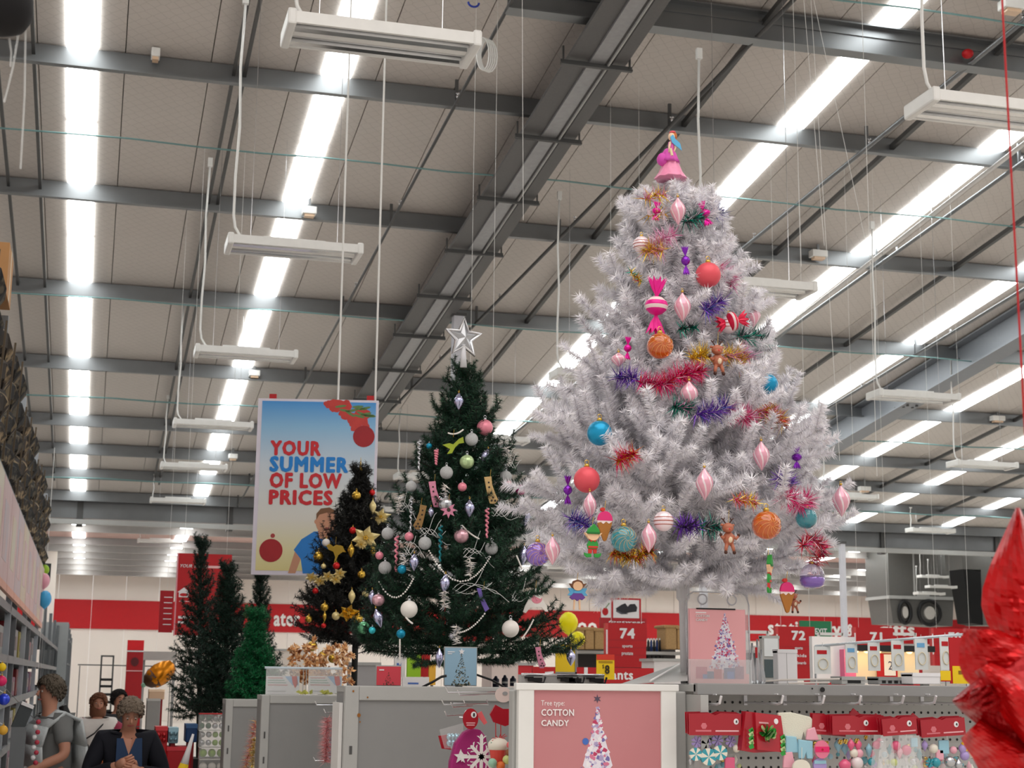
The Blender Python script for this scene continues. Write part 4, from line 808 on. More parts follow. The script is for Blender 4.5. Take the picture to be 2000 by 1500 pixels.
for px, py, r, m, lab, k in ((1383, 537, 25, coral, 'matt coral pink bauble near the top of the white tree', 'plain'), (1146, 937, 26, coral, 'matt coral bauble half hidden in needles at the left edge', 'plain'), (1496, 752, 24, bluem, 'satin blue bauble at the right edge of the white tree', 'plain'), (1171, 846, 25, bluem, 'satin blue bauble at the left edge of the white tree', 'plain'),
    (1289, 676, 26, org_g, 'upper orange glass bauble with swirl lines, below the magenta sweet', 'swirl'), (1497, 1026, 28, org_g, 'lower orange glass bauble at the right of the white tree', 'swirl'), (1218, 1053, 26, teal_g, 'teal glass bauble at the bottom left beside the elf', 'swirl'), (1575, 1012, 21, teal_g, 'teal glass bauble on the right under the magenta tinsel', 'plain'),
    (1050, 1082, 24, lil_g, 'lilac glass bauble on the lowest left branch tip', 'swirl'), (1586, 1125, 24, clear_g, 'clear glass bauble with lilac rim at the lowest right', 'plain'), (1253, 478, 17, pearlw, 'pale pink banded bauble at the upper left of the white tree', 'band'), (1296, 1018, 20, pearlw, 'pearl bauble with copper bands at the bottom centre', 'band'), (1424, 634, 18, pearlw, 'pearl bauble with fine bands before the red striped sweet', 'band')):
    t = bauble(TW, px, py, r, m, lab, gb, .10 if r > 18 else .06, k)
    if m is clear_g:
        q = TW.pt(px, py, .10); b = MB(); b.lathe([(.048, .0), (.0505, -.02), (.045, -.036), (.03, -.046)], q+Vector((0, 0, .0)), 20); b.build('lilac_rim', lil_g, t, smooth=True)
gs = 'foil sweets on the white tree'
for px, py, w, h, m, lab, r in ((1282, 412, 18, 36, magf, 'small magenta foil sweet left of the topmost drop', .1), (1376, 417, 24, 46, magf, 'magenta foil sweet right of the topmost drop', -.35), (1339, 509, 18, 54, purp, 'purple foil sweet left of the upper coral bauble', -.05), (1226, 680, 16, 44, magf, 'magenta foil sweet left of the upper orange bauble', .05), (1109, 957, 18, 54, purp, 'purple foil sweet dangling at the far left edge', 0), (1556, 893, 20, 42, purp, 'purple foil sweet on the right below the gold tinsel', 0)):
    candy(TW, px, py, w, h, m, lab, gs, .16 if px == 1556 else .08, r)
candy(TW, 1282, 597, 46, 106, magm, 'big magenta and cream striped sweet with flared wrappers', gs, .1, .04, True, stripew)
candy(TW, 1430, 628, 40, 60, M('red_satin', (214, 30, 70), .3, .2), 'red and cream striped sweet tucked in at the right edge', gs, .1, 1.3, True, stripew)
# fairy doll on top
q = P(1310, 350, Y=5.93); s = 6.0/3060*1.04; t = thing('fairy_topper', q, 'fairy doll with ginger hair, blue wings and pink skirt on the tip', 'doll')
pkf = M('pink_tulle', (226, 84, 190), .6, al=.75); pkd = M('pink_satin_skirt', (232, 140, 176), .4, var=.2, sc=60); dskin = M('doll_skin', (232, 200, 170), .5); hair = M('ginger_hair', (196, 110, 46), .6, var=.3, sc=80, bump=.5); wing = M('wing_blue', (92, 172, 216), .5)
at = lambda x, y, o=0: q+Vector((x*s, -o*s, y*s))
b = MB(); b.lathe([(12*s, 46*s), (18*s, 30*s), (24*s, 14*s), (32*s, 2*s), (33*s, 0)], q, 24, rib=.08, nrib=9); b.build('skirt', pkd, t, smooth=True)
b = MB(); b.lathe([(8*s, 66*s), (14*s, 56*s), (18*s, 44*s), (22*s, 36*s)], q+Vector((-3*s, 0, 0)), 22, rib=.14, nrib=8); b.build('tulle_overskirt', pkf, t, smooth=True)
b = MB(); b.ball(at(-20, 40, 4), 12*s, 10, 8, (1, 1, 1.2)); b.build('tulle_puff', pkf, t, smooth=True)
b = MB(); b.lathe([(3*s, 84*s), (6*s, 82*s), (7.5*s, 74*s), (6*s, 66*s), (8*s, 58*s)], q+Vector((2*s, 0, 0)), 14); b.build('bodice', M('bodice_pink', (226, 100, 180), .5), t, smooth=True)
b = MB(); b.tube([at(-2, 80, 5), at(-6, 68, 9), at(-8, 54, 12)], [2.4*s, 2.2*s, 1.6*s], 7); b.tube([at(6, 80, 3), at(9, 68, 6), at(4, 58, 10)], [2.4*s, 2.2*s, 1.6*s], 7); b.build('arms', dskin, t, smooth=True)
b = MB(); b.ball(at(3, 94, 1), 8*s, 14, 10, (1, 1, 1.15)); b.tube([at(2.5, 82), at(3, 88)], 2.4*s, 8); b.build('head', dskin, t, smooth=True)
b = MB(); b.ball(at(6, 96, -1.5), 9.6*s, 14, 10, (1, 1, 1.1)); b.ball(at(9, 86, -3), 6*s, 10, 8, (1, 1, 1.7)); b.build('hair', hair, t, smooth=True); MB().lathe([(.001, 4*s), (6*s, 2*s), (8*s, -2*s)], at(5, 104), 12).build('hair_band', coral, t, smooth=True)
f2 = Fr(at(2, 76, 9)); b = MB(); b.prism(f2, [(x*s, y*s) for x, y in ((-2, 2), (-6, 14), (0, 20), (6, 10), (16, 2), (20, -14), (12, -8), (6, -4))], 0, .003); b.build('wings', wing, t)
b = MB(); b.tube([at(-6, 62, 16), at(-3, 46, 17)], 3*s, 6); b.build('wand_scroll', M('scroll', (226, 210, 170), .6), t)
# flat wooden figures
icb = M('cone_brown', (176, 112, 44), .6); icp = M('ice_magenta', (226, 46, 120), .5); icw = M('ice_cream', (246, 222, 220), .5); gr1 = M('elf_green', (44, 150, 60), .5); er = M('elf_red', (206, 50, 40), .5); fsk = M('figure_skin', (240, 196, 156), .5); dk = M('figure_dark', (70, 36, 24), .6); fpur = M('figure_purple', (110, 66, 150), .5)
def cone(px, py, k, lab, yaw=0, out=.1):
    z = lambda L: [(x*k, y*k) for x, y in L]
    flat(TW, px, py, [('cone', icb, z([(-15, 6), (15, 6), (14, 0), (3, -31), (-1, -33), (-4, -30), (-15, 0)])), ('drip', icw, z([(-16, 9), (-15, 3), (-9, 5), (-4, 1), (2, 6), (8, 2), (14, 6), (16, 9)])), ('scoop', icp, z([(-16, 8)]+circ(0, 12, 15, 15, 10, PI*.95, 0)+[(16, 8)])), ('cherry', er, z(circ(-5, 30, 5, 4, 10)))], 'ice_cream_ornament', lab, 'ornament', 'flat wooden figures', out, .008, yaw)
cone(1181, 1025, 1.0, 'flat wooden ice cream cone hanging beside the elf at left', out=.13); cone(1537, 1164, 1.0, 'flat wooden ice cream cone hanging lowest at the right', .1, .1)
def elf(px, py, kx, k, lab, out=.15, yaw=0):
    z = lambda L: [(x*k*kx, y*k) for x, y in L]
    flat(TW, px, py, [('legs', er, z([(-9, -8), (9, -8), (9, -14), (8, -22), (2, -22), (1, -14), (-1, -14), (-2, -22), (-9, -22)])), ('shoe', gr1, z([(-18, -20), (-13, -22), (-3, -22), (-3, -29), (-12, -30), (-17, -26)])), ('shoe', gr1, z([(18, -20), (13, -22), (3, -22), (3, -29), (12, -30), (17, -26)])), ('tunic', gr1, z([(-8, 4), (8, 4), (12, -4), (10, -12), (-10, -12), (-12, -4)])), ('belt', er, z([(-10, -7), (10, -7), (10, -11), (-10, -11)])), ('collar', er, z([(-8, 6), (8, 6), (4, 1), (0, 4), (-4, 1)])), ('face', fsk, z(circ(0, 15, 13, 11))), ('ear', fsk, z([(-12, 18), (-19, 20), (-13, 12)])), ('ear', fsk, z([(12, 18), (19, 20), (13, 12)])), ('hat', gr1, z([(-14, 18), (14, 18), (12, 26), (6, 33), (1, 38), (-3, 33), (-10, 28)])), ('hat_brim', M('elf_green_dark', (24, 110, 44), .5), z([(-14, 21), (14, 21), (13, 17), (-13, 17)]))], 'elf_ornament', lab, 'ornament', 'flat wooden figures', out, .006, yaw)
elf(1157, 1060, 1.0, .98, 'flat wooden elf in green tunic, facing forward at lower left'); elf(1501, 1125, .55, 1.1, 'flat wooden elf seen edge-on, hanging low right of the trunk', .12, .9)
flat(TW, 1127, 1157, [('leg', fsk, [(-7, -14), (-4, -14), (-5, -34), (-8, -34)]), ('leg', fsk, [(3, -14), (6, -14), (7, -34), (4, -34)]), ('wing', wing, [(0, 2), (-10, 8), (-19, 8), (-15, 0), (-20, -6), (-12, -7), (0, -3)]), ('wing', wing, [(0, 2), (10, 8), (20, 8), (16, 0), (21, -6), (12, -7), (0, -3)]), ('dress', fpur, [(-7, 0), (7, 0), (16, -10), (10, -15), (5, -13), (0, -17), (-5, -13), (-10, -15), (-16, -10)]), ('bodice', wing, [(-7, 3), (7, 3), (8, -2), (-8, -2)]), ('hair', M('figure_hair', (120, 76, 50), .6), [(-17, 17), (-11, 16), (-9, 22), (0, 25), (9, 22), (12, 16), (18, 18), (13, 11), (8, 6), (-8, 6), (-12, 10)]), ('face', fsk, circ(0, 12, 10, 9))], 'fairy_ornament', 'flat wooden fairy with purple dress dangling under the left branches', 'ornament', 'flat wooden figures', .05)
def deer(px, py, k, lab, out, seat=False):
    q = TW.pt(px, py, out); s = (q-CAMO).length/3060*k; t = thing('reindeer_ornament', q, lab, 'ornament'); A = lambda x, y, o=0: q+Vector((x*s, -o*s, y*s)); br = M('reindeer_brown', (176, 104, 78), .5); cr_ = M('reindeer_cream', (230, 206, 176), .5)
    b = MB(); b.ball(A(0, 0), 12*s, 14, 10, (1, .8, 1.2)); b.build('body', br, t, smooth=True); MB().ball(A(0, -2, 7), 6*s, 12, 8, (1, .7, 1.3)).build('belly', cr_, t, smooth=True)
    b = MB(); b.ball(A(-2, 22, 2), 11*s, 14, 10, (1.1, 1, .95)); b.ball(A(-4, 17, 9), 6.5*s, 12, 8, (1.2, 1, .8)); b.build('head', br, t, smooth=True); MB().ball(A(-4, 18, 15), 2.5*s, 8, 6).build('nose', er, t, smooth=True)
    for e in (-1, 1):
        b = MB(); b.tube([A(e*8, 5, 3), A(e*15, 0, 5), A(e*19, 5, 6)], [4*s, 3.4*s, 3*s], 8); b.build('arm', br, t, smooth=True); MB().ball(A(e*20, 7, 6), 3.6*s, 8, 6).build('hoof', dk, t, smooth=True)
        b = MB(); b.tube([A(e*5, -10, 3), A(e*8, -20, 5), A(e*9, -26, 6)], [4.4*s, 3.8*s, 3.2*s], 8); b.build('leg', br, t, smooth=True); MB().ball(A(e*9.5, -29, 7), 4*s, 8, 6).build('hoof', dk, t, smooth=True)
        b = MB(); b.tube([A(e*4-2, 31), A(e*9-2, 38), A(e*13-2, 42)], 1.3*s, 5); b.tube([A(e*9-2, 38), A(e*6-2, 43)], 1.1*s, 5); b.build('antler', dk, t, smooth=True); MB().ball(A(e*12-2, 28), 4*s, 8, 6, (1, .5, .7)).build('ear', br, t, smooth=True)
    MB().tube([A(0, 32), A(2, 60)], .5*s, 4).build('thread', gold, t)
deer(1402, 704, .95, 'brown reindeer figure sitting in the gold tinsel at mid height', .13); deer(1423, 1052, .95, 'brown reindeer figure hanging left of the lower orange bauble', .12); deer(1551, 1178, .6, 'brown reindeer figure half hidden behind the lowest ice cream cone', .04)
# tinsel pieces wound through the white tree
tw = {'pink': M('tinsel_pale_pink', (226, 150, 190), .25, .4), 'mag': M('tinsel_magenta', (214, 24, 110), .25, .5), 'red': M('tinsel_red', (206, 46, 56), .25, .5), 'gold': cg, 'purple': M('tinsel_purple', (110, 60, 170), .25, .6), 'teal': M('tinsel_teal', (20, 130, 110), .2, .7), 'silver': sil, 'blue': cb, 'white': M('tinsel_pearl', (240, 220, 230), .3, .2), 'dk': M('tinsel_dark', (60, 50, 60), .3, .6)}
def tw_line(pts, n=6, out=.05):
    L = []
    for a, b_ in zip(pts[:-1], pts[1:]):
        for k in range(n): L.append(TW.pt(a[0]+(b_[0]-a[0])*k/n, a[1]+(b_[1]-a[1])*k/n+3*math.sin(k*1.3), out))
    L.append(TW.pt(*pts[-1], out)); return L
def tins(lab, segs, n=300, nl=.06, out=.075, parts=True):
    q = TW.pt(*segs[0][0][0], out); t = thing('tinsel_garland', q, lab, 'tinsel', 'tinsel on the white tree')
    for pts, mats, ws in segs:
        L = sum(math.hypot(a[0]-b_[0], a[1]-b_[1]) for a, b_ in zip(pts[:-1], pts[1:]))
        tinsel('tinsel_length', tw_line(pts, out=out), nl, [tw[m] for m in mats], ws, int(n*max(L, 25)/50), '', par=t, width=.0046)
tins('sparse pink and gold tinsel just under the fairy', [([(1258, 388), (1300, 378)], ['gold', 'pink'], [.5, .5]), ([(1265, 420), (1300, 418)], ['gold', 'white'], [.5, .5])], 130)
tins('teal and blue tinsel at the upper right beside the magenta sweet', [([(1335, 432), (1370, 425)], ['teal', 'dk', 'silver'], [.5, .3, .2]), ([(1385, 405), (1412, 425)], ['blue', 'purple', 'silver'], [.4, .3, .3])], 240)
tins('pink and gold tinsel left below the topmost drop', [([(1272, 478), (1318, 458)], ['pink', 'white'], [.7, .3]), ([(1258, 488), (1295, 490)], ['gold', 'pink'], [.7, .3])], 240)
tins('green and gold bead tinsel at the upper left edge', [([(1232, 530), (1252, 552)], ['teal', 'gold', 'red'], [.4, .4, .2])], 130, .03)
tins('pale pink tinsel behind the upper coral bauble', [([(1405, 520), (1432, 560)], ['pink', 'white', 'mag'], [.5, .3, .2])], 260)
tins('purple tinsel right of the striped drop', [([(1375, 605), (1410, 588)], ['purple', 'blue', 'white'], [.6, .2, .2])], 320)
tins('dark teal tinsel below the second striped drop', [([(1325, 642), (1360, 640)], ['teal', 'dk'], [.6, .4])], 200, .04)
tins('teal tinsel curling off the right edge', [([(1440, 655), (1500, 662)], ['teal', 'dk', 'white'], [.5, .3, .2]), ([(1442, 680), (1462, 700)], ['pink', 'silver'], [.7, .3])], 230)
tins('gold tinsel around the small reindeer', [([(1350, 700), (1380, 690)], ['gold'], [1]), ([(1410, 690), (1448, 700), (1440, 720)], ['gold', 'pink'], [.75, .25])], 260)
tins('long purple and magenta tinsel across the tree at mid height', [([(1205, 735), (1245, 740)], ['purple', 'blue', 'white'], [.6, .2, .2]), ([(1250, 745), (1290, 752), (1345, 728), (1372, 725)], ['mag', 'red', 'pink', 'white'], [.55, .2, .15, .1])], 360)
tins('long tinsel swag from teal through purple and magenta to gold', [([(1315, 792), (1350, 800)], ['teal', 'pink', 'silver'], [.6, .2, .2]), ([(1358, 808), (1390, 805), (1418, 795)], ['purple', 'white', 'blue'], [.6, .2, .2]), ([(1425, 800), (1450, 815), (1470, 815)], ['mag', 'pink', 'white'], [.6, .2, .2]), ([(1478, 800), (1505, 805), (1530, 830)], ['gold', 'red', 'pink'], [.5, .35, .15])], 360, .06)
tins('red and gold tinsel right of the left blue bauble', [([(1205, 900), (1240, 885)], ['red', 'mag', 'gold'], [.5, .25, .25])], 260)
tins('purple and magenta tinsel clump on the right flank', [([(1520, 930), (1545, 950)], ['purple', 'blue', 'white'], [.6, .2, .2]), ([(1530, 965), (1560, 985), (1580, 975)], ['mag', 'pink', 'white'], [.65, .2, .15])], 420, .06, .14)
tins('gold and pink tinsel left of the lower orange bauble', [([(1432, 972), (1478, 982)], ['gold', 'pink', 'red'], [.5, .3, .2])], 200, .04)
tins('dark purple and teal tinsel along the bottom centre', [([(1325, 1028), (1360, 1028)], ['purple', 'dk'], [.6, .4]), ([(1368, 1028), (1405, 1030)], ['teal', 'dk', 'silver'], [.4, .4, .2])], 260)
tins('purple tinsel behind the elf hat', [([(1115, 1012), (1150, 1030)], ['purple', 'blue', 'white'], [.5, .3, .2])], 300)
tins('bronze gold tinsel under the teal glass bauble', [([(1195, 1078), (1235, 1090), (1275, 1075)], ['gold', 'red', 'dk'], [.6, .25, .15])], 260, .045)
tins('dark rose tinsel looped at the lower right', [([(1565, 1065), (1590, 1050), (1608, 1075), (1590, 1105)], ['red', 'mag', 'white', 'dk'], [.45, .25, .15, .15])], 240, .05)
# ---- green tree
q = P(905, 660, Y=8.5); s = 8.5/3040; t = thing('star_topper', q, 'silver five pointed star on the tip of the green tree', 'star'); f2 = Fr(q, (1, .25, 0)); o5 = star(0, 0, 42*s, 17*s); i5 = star(0, 0, 33*s, 13*s)
b = MB(); c = b.V(f2.p(0, 0, .03)); k5 = [b.V(f2.p(u, v, .008)) for u, v in i5]; cb_ = b.V(f2.p(0, 0, -.03))
for k in range(10): b.face((c, k5[k], k5[(k+1) % 10])); b.face((cb_, k5[(k+1) % 10], k5[k]))
b.build('star_body', M('star_silver', (196, 198, 202), .3, .6), t)
b = MB(); b.tube([f2.p(u, v, .004) for u, v in o5], .012, 8, True); b.build('star_frame', chrome, t, smooth=True)
b = MB(); b.tube([f2.p(0, -14*s), f2.p(.004, -62*s)], [.014, .02], 10); b.build('star_stem', M('stem_white', (214, 214, 218), .4), t, smooth=True)
gg = 'baubles on the green tree'
for px, py, r, m, lab, k in ((947, 835, 16, pinks, 'satin pink bauble high on the right of the green tree', 'plain'), (921, 858, 13, glit, 'topmost silver glitter bauble, beside the pink one', 'plain'), (872, 923, 13, glit, 'silver glitter bauble left above the pale pink ball', 'plain'), (988, 931, 12, glit, 'silver glitter bauble near the right edge, upper half', 'plain'), (803, 950, 11, glit, 'silver glitter bauble at the upper left edge of the green tree', 'plain'),
    (830, 1061, 13, glit, 'silver glitter bauble at the left end of the central pearl swag', 'plain'), (960, 1071, 13, glit, 'silver glitter bauble at the right end of the central pearl swag', 'plain'), (752, 1109, 13, glit, 'silver glitter bauble low on the left edge', 'plain'), (757, 1042, 12, glit, 'silver glitter bauble touching the black tree', 'plain'),
    (838, 871, 6, tealb, 'tiny bright blue bauble at the upper left edge', 'plain'), (912, 902, 14, M('pale_green_glass', (190, 214, 160), .2, .4), 'pale green ribbed bauble in the upper middle', 'rib'), (903, 951, 9, pinks, 'small pink ball between two silver glitter baubles', 'plain'), (993, 945, 7, pinks, 'small pink ball tucked under the right silver bauble', 'plain'), (1017, 957, 10, M('magenta_rib', (206, 60, 140), .2, .4), 'magenta ribbed bauble on the right edge of the green tree', 'rib'),
    (901, 1047, 14, M('rose_rib', (226, 176, 188), .2, .5), 'pale rose ribbed bauble above the central pearl swag', 'rib'), (799, 1048, 9, pinks, 'small pink ball left of the central pearl swag', 'plain'), (741, 1085, 8, pinks, 'small pink ball at the left edge above a silver one', 'plain'), (785, 1112, 9, tealb, 'dark teal bauble beside white foil drops on the left', 'plain'),
    (799, 1190, 17, whiteb, 'left of the two big white baubles', 'plain'), (997, 1228, 17, whiteb, 'right of the two big white baubles', 'plain'), (783, 1238, 9, tealb, 'blue bauble on a bead string below the left white bauble', 'plain'), (727, 1231, 7, M('cyan_bauble', (60, 196, 210), .25, .4), 'little cyan bauble at the lower left edge', 'plain'), (710, 1226, 12, M('green_rib', (120, 200, 150), .2, .4), 'shiny green ribbed bauble at the lower left edge', 'rib'), (870, 985, 14, sil, 'bright silver foil ball beside the pink lace boot', 'rib'), (739, 1172, 12, M('rose_rib', (226, 176, 188), .2, .5), 'rose ribbed bauble low on the left edge', 'rib')):
    bauble(TG, px, py, r, m, lab, gg, .06, k, capm=sil)
gd = 'iridescent drops on the green tree'
for px, py, w, h, lab, tl_ in ((896, 784, 20, 36, 'highest iridescent drop of the green tree', 0), (948, 891, 18, 34, 'tilted iridescent drop below the pink bauble', .35), (917, 993, 21, 38, 'iridescent drop in the middle beneath the gold lace boot', 0), (842, 1000, 13, 22, 'small blue drop left of the pink lace flower', 0), (869, 1140, 20, 40, 'iridescent drop hanging at the low point of the pearl swag', .05), (739, 1207, 20, 40, 'tilted iridescent drop at the lower left edge', -.3), (809, 1098, 20, 36, 'iridescent drop beside the dark teal bauble', 0), (727, 1166, 15, 30, 'iridescent drop low at the left edge above the tilted one', 0),
    (1028, 1010, 16, 38, 'iridescent drop at the right edge near the white tree', .2), (1022, 1085, 18, 42, 'iridescent drop touching the lilac bauble of the white tree', .1), (1115, 1284, 18, 34, 'iridescent drop on the lowest right branch tip', 0), (858, 1285, 16, 40, 'iridescent drop dangling under the tree beside the blue poster', 0)):
    finial(TG, px, py, w, h, [irid], lab, gd, .06, tl_)
lp = M('lace_pink', (206, 130, 156), .6, var=.3, sc=120); lg = M('lace_gold', (196, 164, 112), .5, .3, var=.3, sc=120); lbz = M('lace_bronze', (150, 116, 70), .5, .3, var=.3, sc=120)
boot = lambda k=1, f=1: [(x*k*f, y*k) for x, y in ((-12, 24), (2, 26), (4, 10), (10, -6), (16, -18), (10, -26), (0, -26), (-4, -14), (-8, 4))]
holes = lambda k, f, y0: [('hole', M('lace_gap', (60, 50, 44), .8), circ(x*k*f, y*k, 2*k, 2*k, 8)) for x, y in ((-3, 14), (-2, 5), (2, -5), (6, -14), (10, -20), (3, -20))]
flat(TG, 848, 965, [('boot', lp, boot())]+holes(1, 1, 0), 'lace_boot', 'pink lace boot cutout on the green tree', 'ornament', 'lace cutouts', .07); flat(TG, 957, 957, [('boot', lg, boot(1.05))]+holes(1.05, 1, 0), 'lace_boot', 'gold lace boot cutout right of the small pink ball', 'ornament', 'lace cutouts', .07)
flat(TG, 822, 1010, [('boot', lbz, boot(.95, -1))]+holes(.95, -1, 0), 'lace_boot', 'bronze lace boot cutout on the left of the green tree', 'ornament', 'lace cutouts', .07); flat(TG, 1054, 1284, [('boot', lp, boot(.8))]+holes(.8, 1, 0), 'lace_boot', 'dusky lace boot cutout under the right branches', 'ornament', 'lace cutouts', .05)
flat(TG, 876, 996, [('flower', lp, [(p[0], p[1]) for p in [((17 if k % 2 == 0 else 9)*math.cos(k*PI/8), (17 if k % 2 == 0 else 9)*math.sin(k*PI/8)) for k in range(16)]]), ('flower_eye', M('lace_gap', (60, 50, 44), .8), circ(0, 0, 4))], 'lace_flower', 'pink lace flower cutout in the middle of the green tree', 'ornament', 'lace cutouts', .07)
flat(TG, 1046, 1178, [('body', whiteb, [(-22, -6), (-14, 8), (-4, 10), (6, 4), (16, 6), (20, -2), (26, -16), (20, -16), (12, -8), (0, -8), (-12, -10), (-20, -20), (-26, -18)]), ('mane', pinks, circ(2, 8, 11, 9)), ('antler', whiteb, [(-4, 14), (0, 30), (3, 16), (10, 28), (9, 14), (18, 22), (10, 8)])], 'lace_reindeer', 'white and pink leaping deer cutout at the right edge of the green tree', 'ornament', None, .07)
flat(TG, 885, 868, [('ribbon', M('lime_ribbon', (150, 166, 40), .5, var=.3), [(-22, -2), (-8, 2), (0, 0), (12, 12), (20, 16), (22, 4), (12, 2), (4, -6), (-2, -18), (-12, -20), (-6, -10), (-14, -6)])], 'lime_bow', 'lime green ribbon bow near the top of the green tree', 'ornament', None, .06)
flat(TG, 944, 1175, [('ribbon', M('violet_ribbon', (110, 90, 170), .5), [(-14, 26), (-6, 26), (2, 4), (12, -14), (4, -20), (-4, -4)])], 'violet_ribbon', 'violet ribbon below the right end of the pearl swag', 'ornament', None, .06)
def spiral(px, py, h, m, lab):
    q = TG.pt(px, py, .06); s = (q-CAMO).length/3060; t = thing('icicle_ornament', q, lab, 'ornament', 'twisted icicles on the green tree'); b = MB()
    b.tube([q+Vector((3.5*s*math.cos(k*.8)*(1-k/60), 3.5*s*math.sin(k*.8)*(1-k/60), h*s*(.5-k/48))) for k in range(49)], 2.2*s, 6); b.build('twist', m, t, smooth=True); cap(t, q+Vector((0, 0, h*s*.5)), 6*s, sil)
for a in ((951, 1022, 58, pinks, 'pink twisted icicle on the right of the green tree'), (860, 1062, 70, M('teal_twist', (30, 120, 130), .3, .4), 'teal twisted icicle left above the central pearl swag'), (774, 1082, 70, pinks, 'pink twisted icicle on the left edge of the green tree'), (803, 1005, 66, sil, 'silver twisted icicle near the left edge'), (819, 890, 60, sil, 'silver twisted icicle beside the tiny blue bauble'), (852, 893, 30, pinks, 'short pink twisted icicle at the upper left')): spiral(*a)
def swag(pts, lab):
    t = thing('bead_garland', TG.pt(*pts[0], .07), lab, 'garland', 'pearl strings on the green tree'); L = []
    for a, b_ in zip(pts[:-1], pts[1:]):
        n = max(2, int(math.hypot(a[0]-b_[0], a[1]-b_[1])/4.4)); L += [TG.pt(a[0]+(b_[0]-a[0])*k/n, a[1]+(b_[1]-a[1])*k/n, .07) for k in range(n)]
    MB().tube(L, .0015, 4).build('thread', sil, t); pm = PEARL
    for p_ in L:
        o = bpy.data.objects.new('pearl', pm); COL.objects.link(o); o.parent = t; o.location = p_-t.location
_o = MB().ball((0, 0, 0), .0052, 8, 6).build('pearl', whiteb, smooth=True); PEARL = _o.data; bpy.data.objects.remove(_o)
def cat_pts(x0, y0, x1, y1, sag, n=8): return [(x0+(x1-x0)*k/n, y0+(y1-y0)*k/n+sag*4*(k/n)*(1-k/n)) for k in range(n+1)]
swag(cat_pts(838, 1076, 960, 1084, 56), 'long pearl swag across the middle of the green tree'); swag(cat_pts(740, 1137, 809, 1127, 35), 'pearl swag left above the left white bauble'); swag(cat_pts(893, 1236, 950, 1194, 10), 'pearl string rising right beside the trunk'); swag(cat_pts(903, 1027, 937, 1053, 3), 'short pearl string above the rose ribbed bauble'); swag(cat_pts(876, 846, 906, 838, 5), 'short pearl string near the top of the green tree')
swag(cat_pts(1009, 1086, 1020, 1112, 0), 'short pearl string at the right edge near the lilac bauble'); swag(cat_pts(1020, 1246, 1043, 1208, 3), 'pearl string beside the right white bauble'); swag(cat_pts(781, 1250, 781, 1300, 0), 'pearl string hanging straight below the blue bauble'); swag(cat_pts(793, 1206, 806, 1218, 1), 'short pearl string under the left white bauble')
twig = M('white_twig', (206, 208, 206), .6)
for k, (x0, y0, dx, lab) in enumerate(((884, 1150, 110, 'white glittered twig under the pearl swag'), (905, 1080, 60, 'white twig inside the pearl swag'), (820, 1040, 60, 'white twig left of the rose bauble'), (985, 905, 40, 'white feather twig on the upper right flank'), (960, 1000, 60, 'white twig at the right above the pink icicle'), (790, 1075, 40, 'white twig on the left above the foil drops'), (1000, 1165, 50, 'white twig at the right toward the leaping deer'), (775, 990, 40, 'frosted twig at the upper left shoulder'))):
    b = MB()
    for j in range(4):
        L = [TG.pt(x0+dx*f*(1-.15*j), y0+9*math.sin(f*7+k+j)-(18*j-20)*f*f, .05) for f in np.linspace(0, 1, 9)]; b.tube(L, .0016, 4)
    o = b.build('frosted_twig', twig, org=TG.pt(x0, y0, .05)); tag(o, lab, 'twig', 'white twigs in the green tree')
for px, py, lab in ((870, 964, 'clear crystal cluster beside the pink boot'), (918, 1105, 'white foil cluster inside the pearl swag'), (790, 1098, 'white foil drop cluster on the left beside dark teal bauble'), (780, 985, 'frosted white cluster on the left shoulder'), (892, 1240, 'pale pink crystal cluster beside the trunk'), (868, 1172, 'white crystal tassel under the iridescent drop'), (990, 890, 'frosted fern tip on the right shoulder')):
    q = TG.pt(px, py, .06); tr = tinsel('crystal_cluster', [q+Vector((0, 0, .05)), q-Vector((0, 0, .05))], .035, [whiteb, sil], [.6, .4], 80, lab, width=.008); tr['category'] = 'ornament'; tr['group'] = 'white clusters in the green tree'
# ---- black tree
gk = 'baubles on the black tree'
for px, py, r, m, lab in ((696, 968, 9, goldb, 'highest gold bauble on the black tree'), (727, 962, 6, redb, 'dark red ball at the upper right of the black tree'), (689, 1036, 7, redb, 'red ball left of the big gold poinsettia'), (637, 1060, 8, whiteb, 'pale ball at the left edge against the poster'), (622, 1087, 10, goldb, 'gold bauble over the printed blue shirt'), (706, 1122, 8, goldb, 'gold bauble at the right below the two gold drops'), (616, 1154, 6, redb, 'red ball below the cream flower garland'), (657, 1105, 7, redb, 'dull red ball above the cream flower garland'), (714, 1160, 7, champ, 'champagne ball near the green tree'), (634, 1186, 8, goldb, 'gold bauble on a short bead string'), (656, 1203, 8, champ, 'champagne ball left of the gold leaf'), (700, 1210, 10, goldb, 'gold bauble at the lower right of the black tree'), (603, 1209, 7, goldb, 'gold ball at the lower left edge'), (610, 1262, 10, goldb, 'dull gold bauble in the copper foliage, left'), (630, 1280, 8, goldb, 'shiny gold bauble in the copper foliage, middle'), (650, 1286, 9, goldb, 'gold bauble in the copper foliage, right'), (632, 1106, 5, champ, 'champagne ball under the gold reindeer'), (632, 1222, 5, redb, 'red ball at the bottom of the black tree')):
    bauble(TK, px, py, r, m, lab, gk, .06)
for px, py, w, h, lab in ((728, 990, 14, 30, 'pale gold drop at the upper right of the black tree'), (686, 1075, 14, 30, 'left gold drop under the poinsettia'), (729, 1073, 14, 30, 'right gold drop beside the silver glitter bauble'), (687, 1165, 14, 30, 'pale gold drop at lower middle of the black tree'), (634, 1204, 8, 22, 'tiny gold bead drop below the bead string')): finial(TK, px, py, w, h, [champ if 'pale' in lab else goldb], lab, 'gold drops on the black tree', .06)
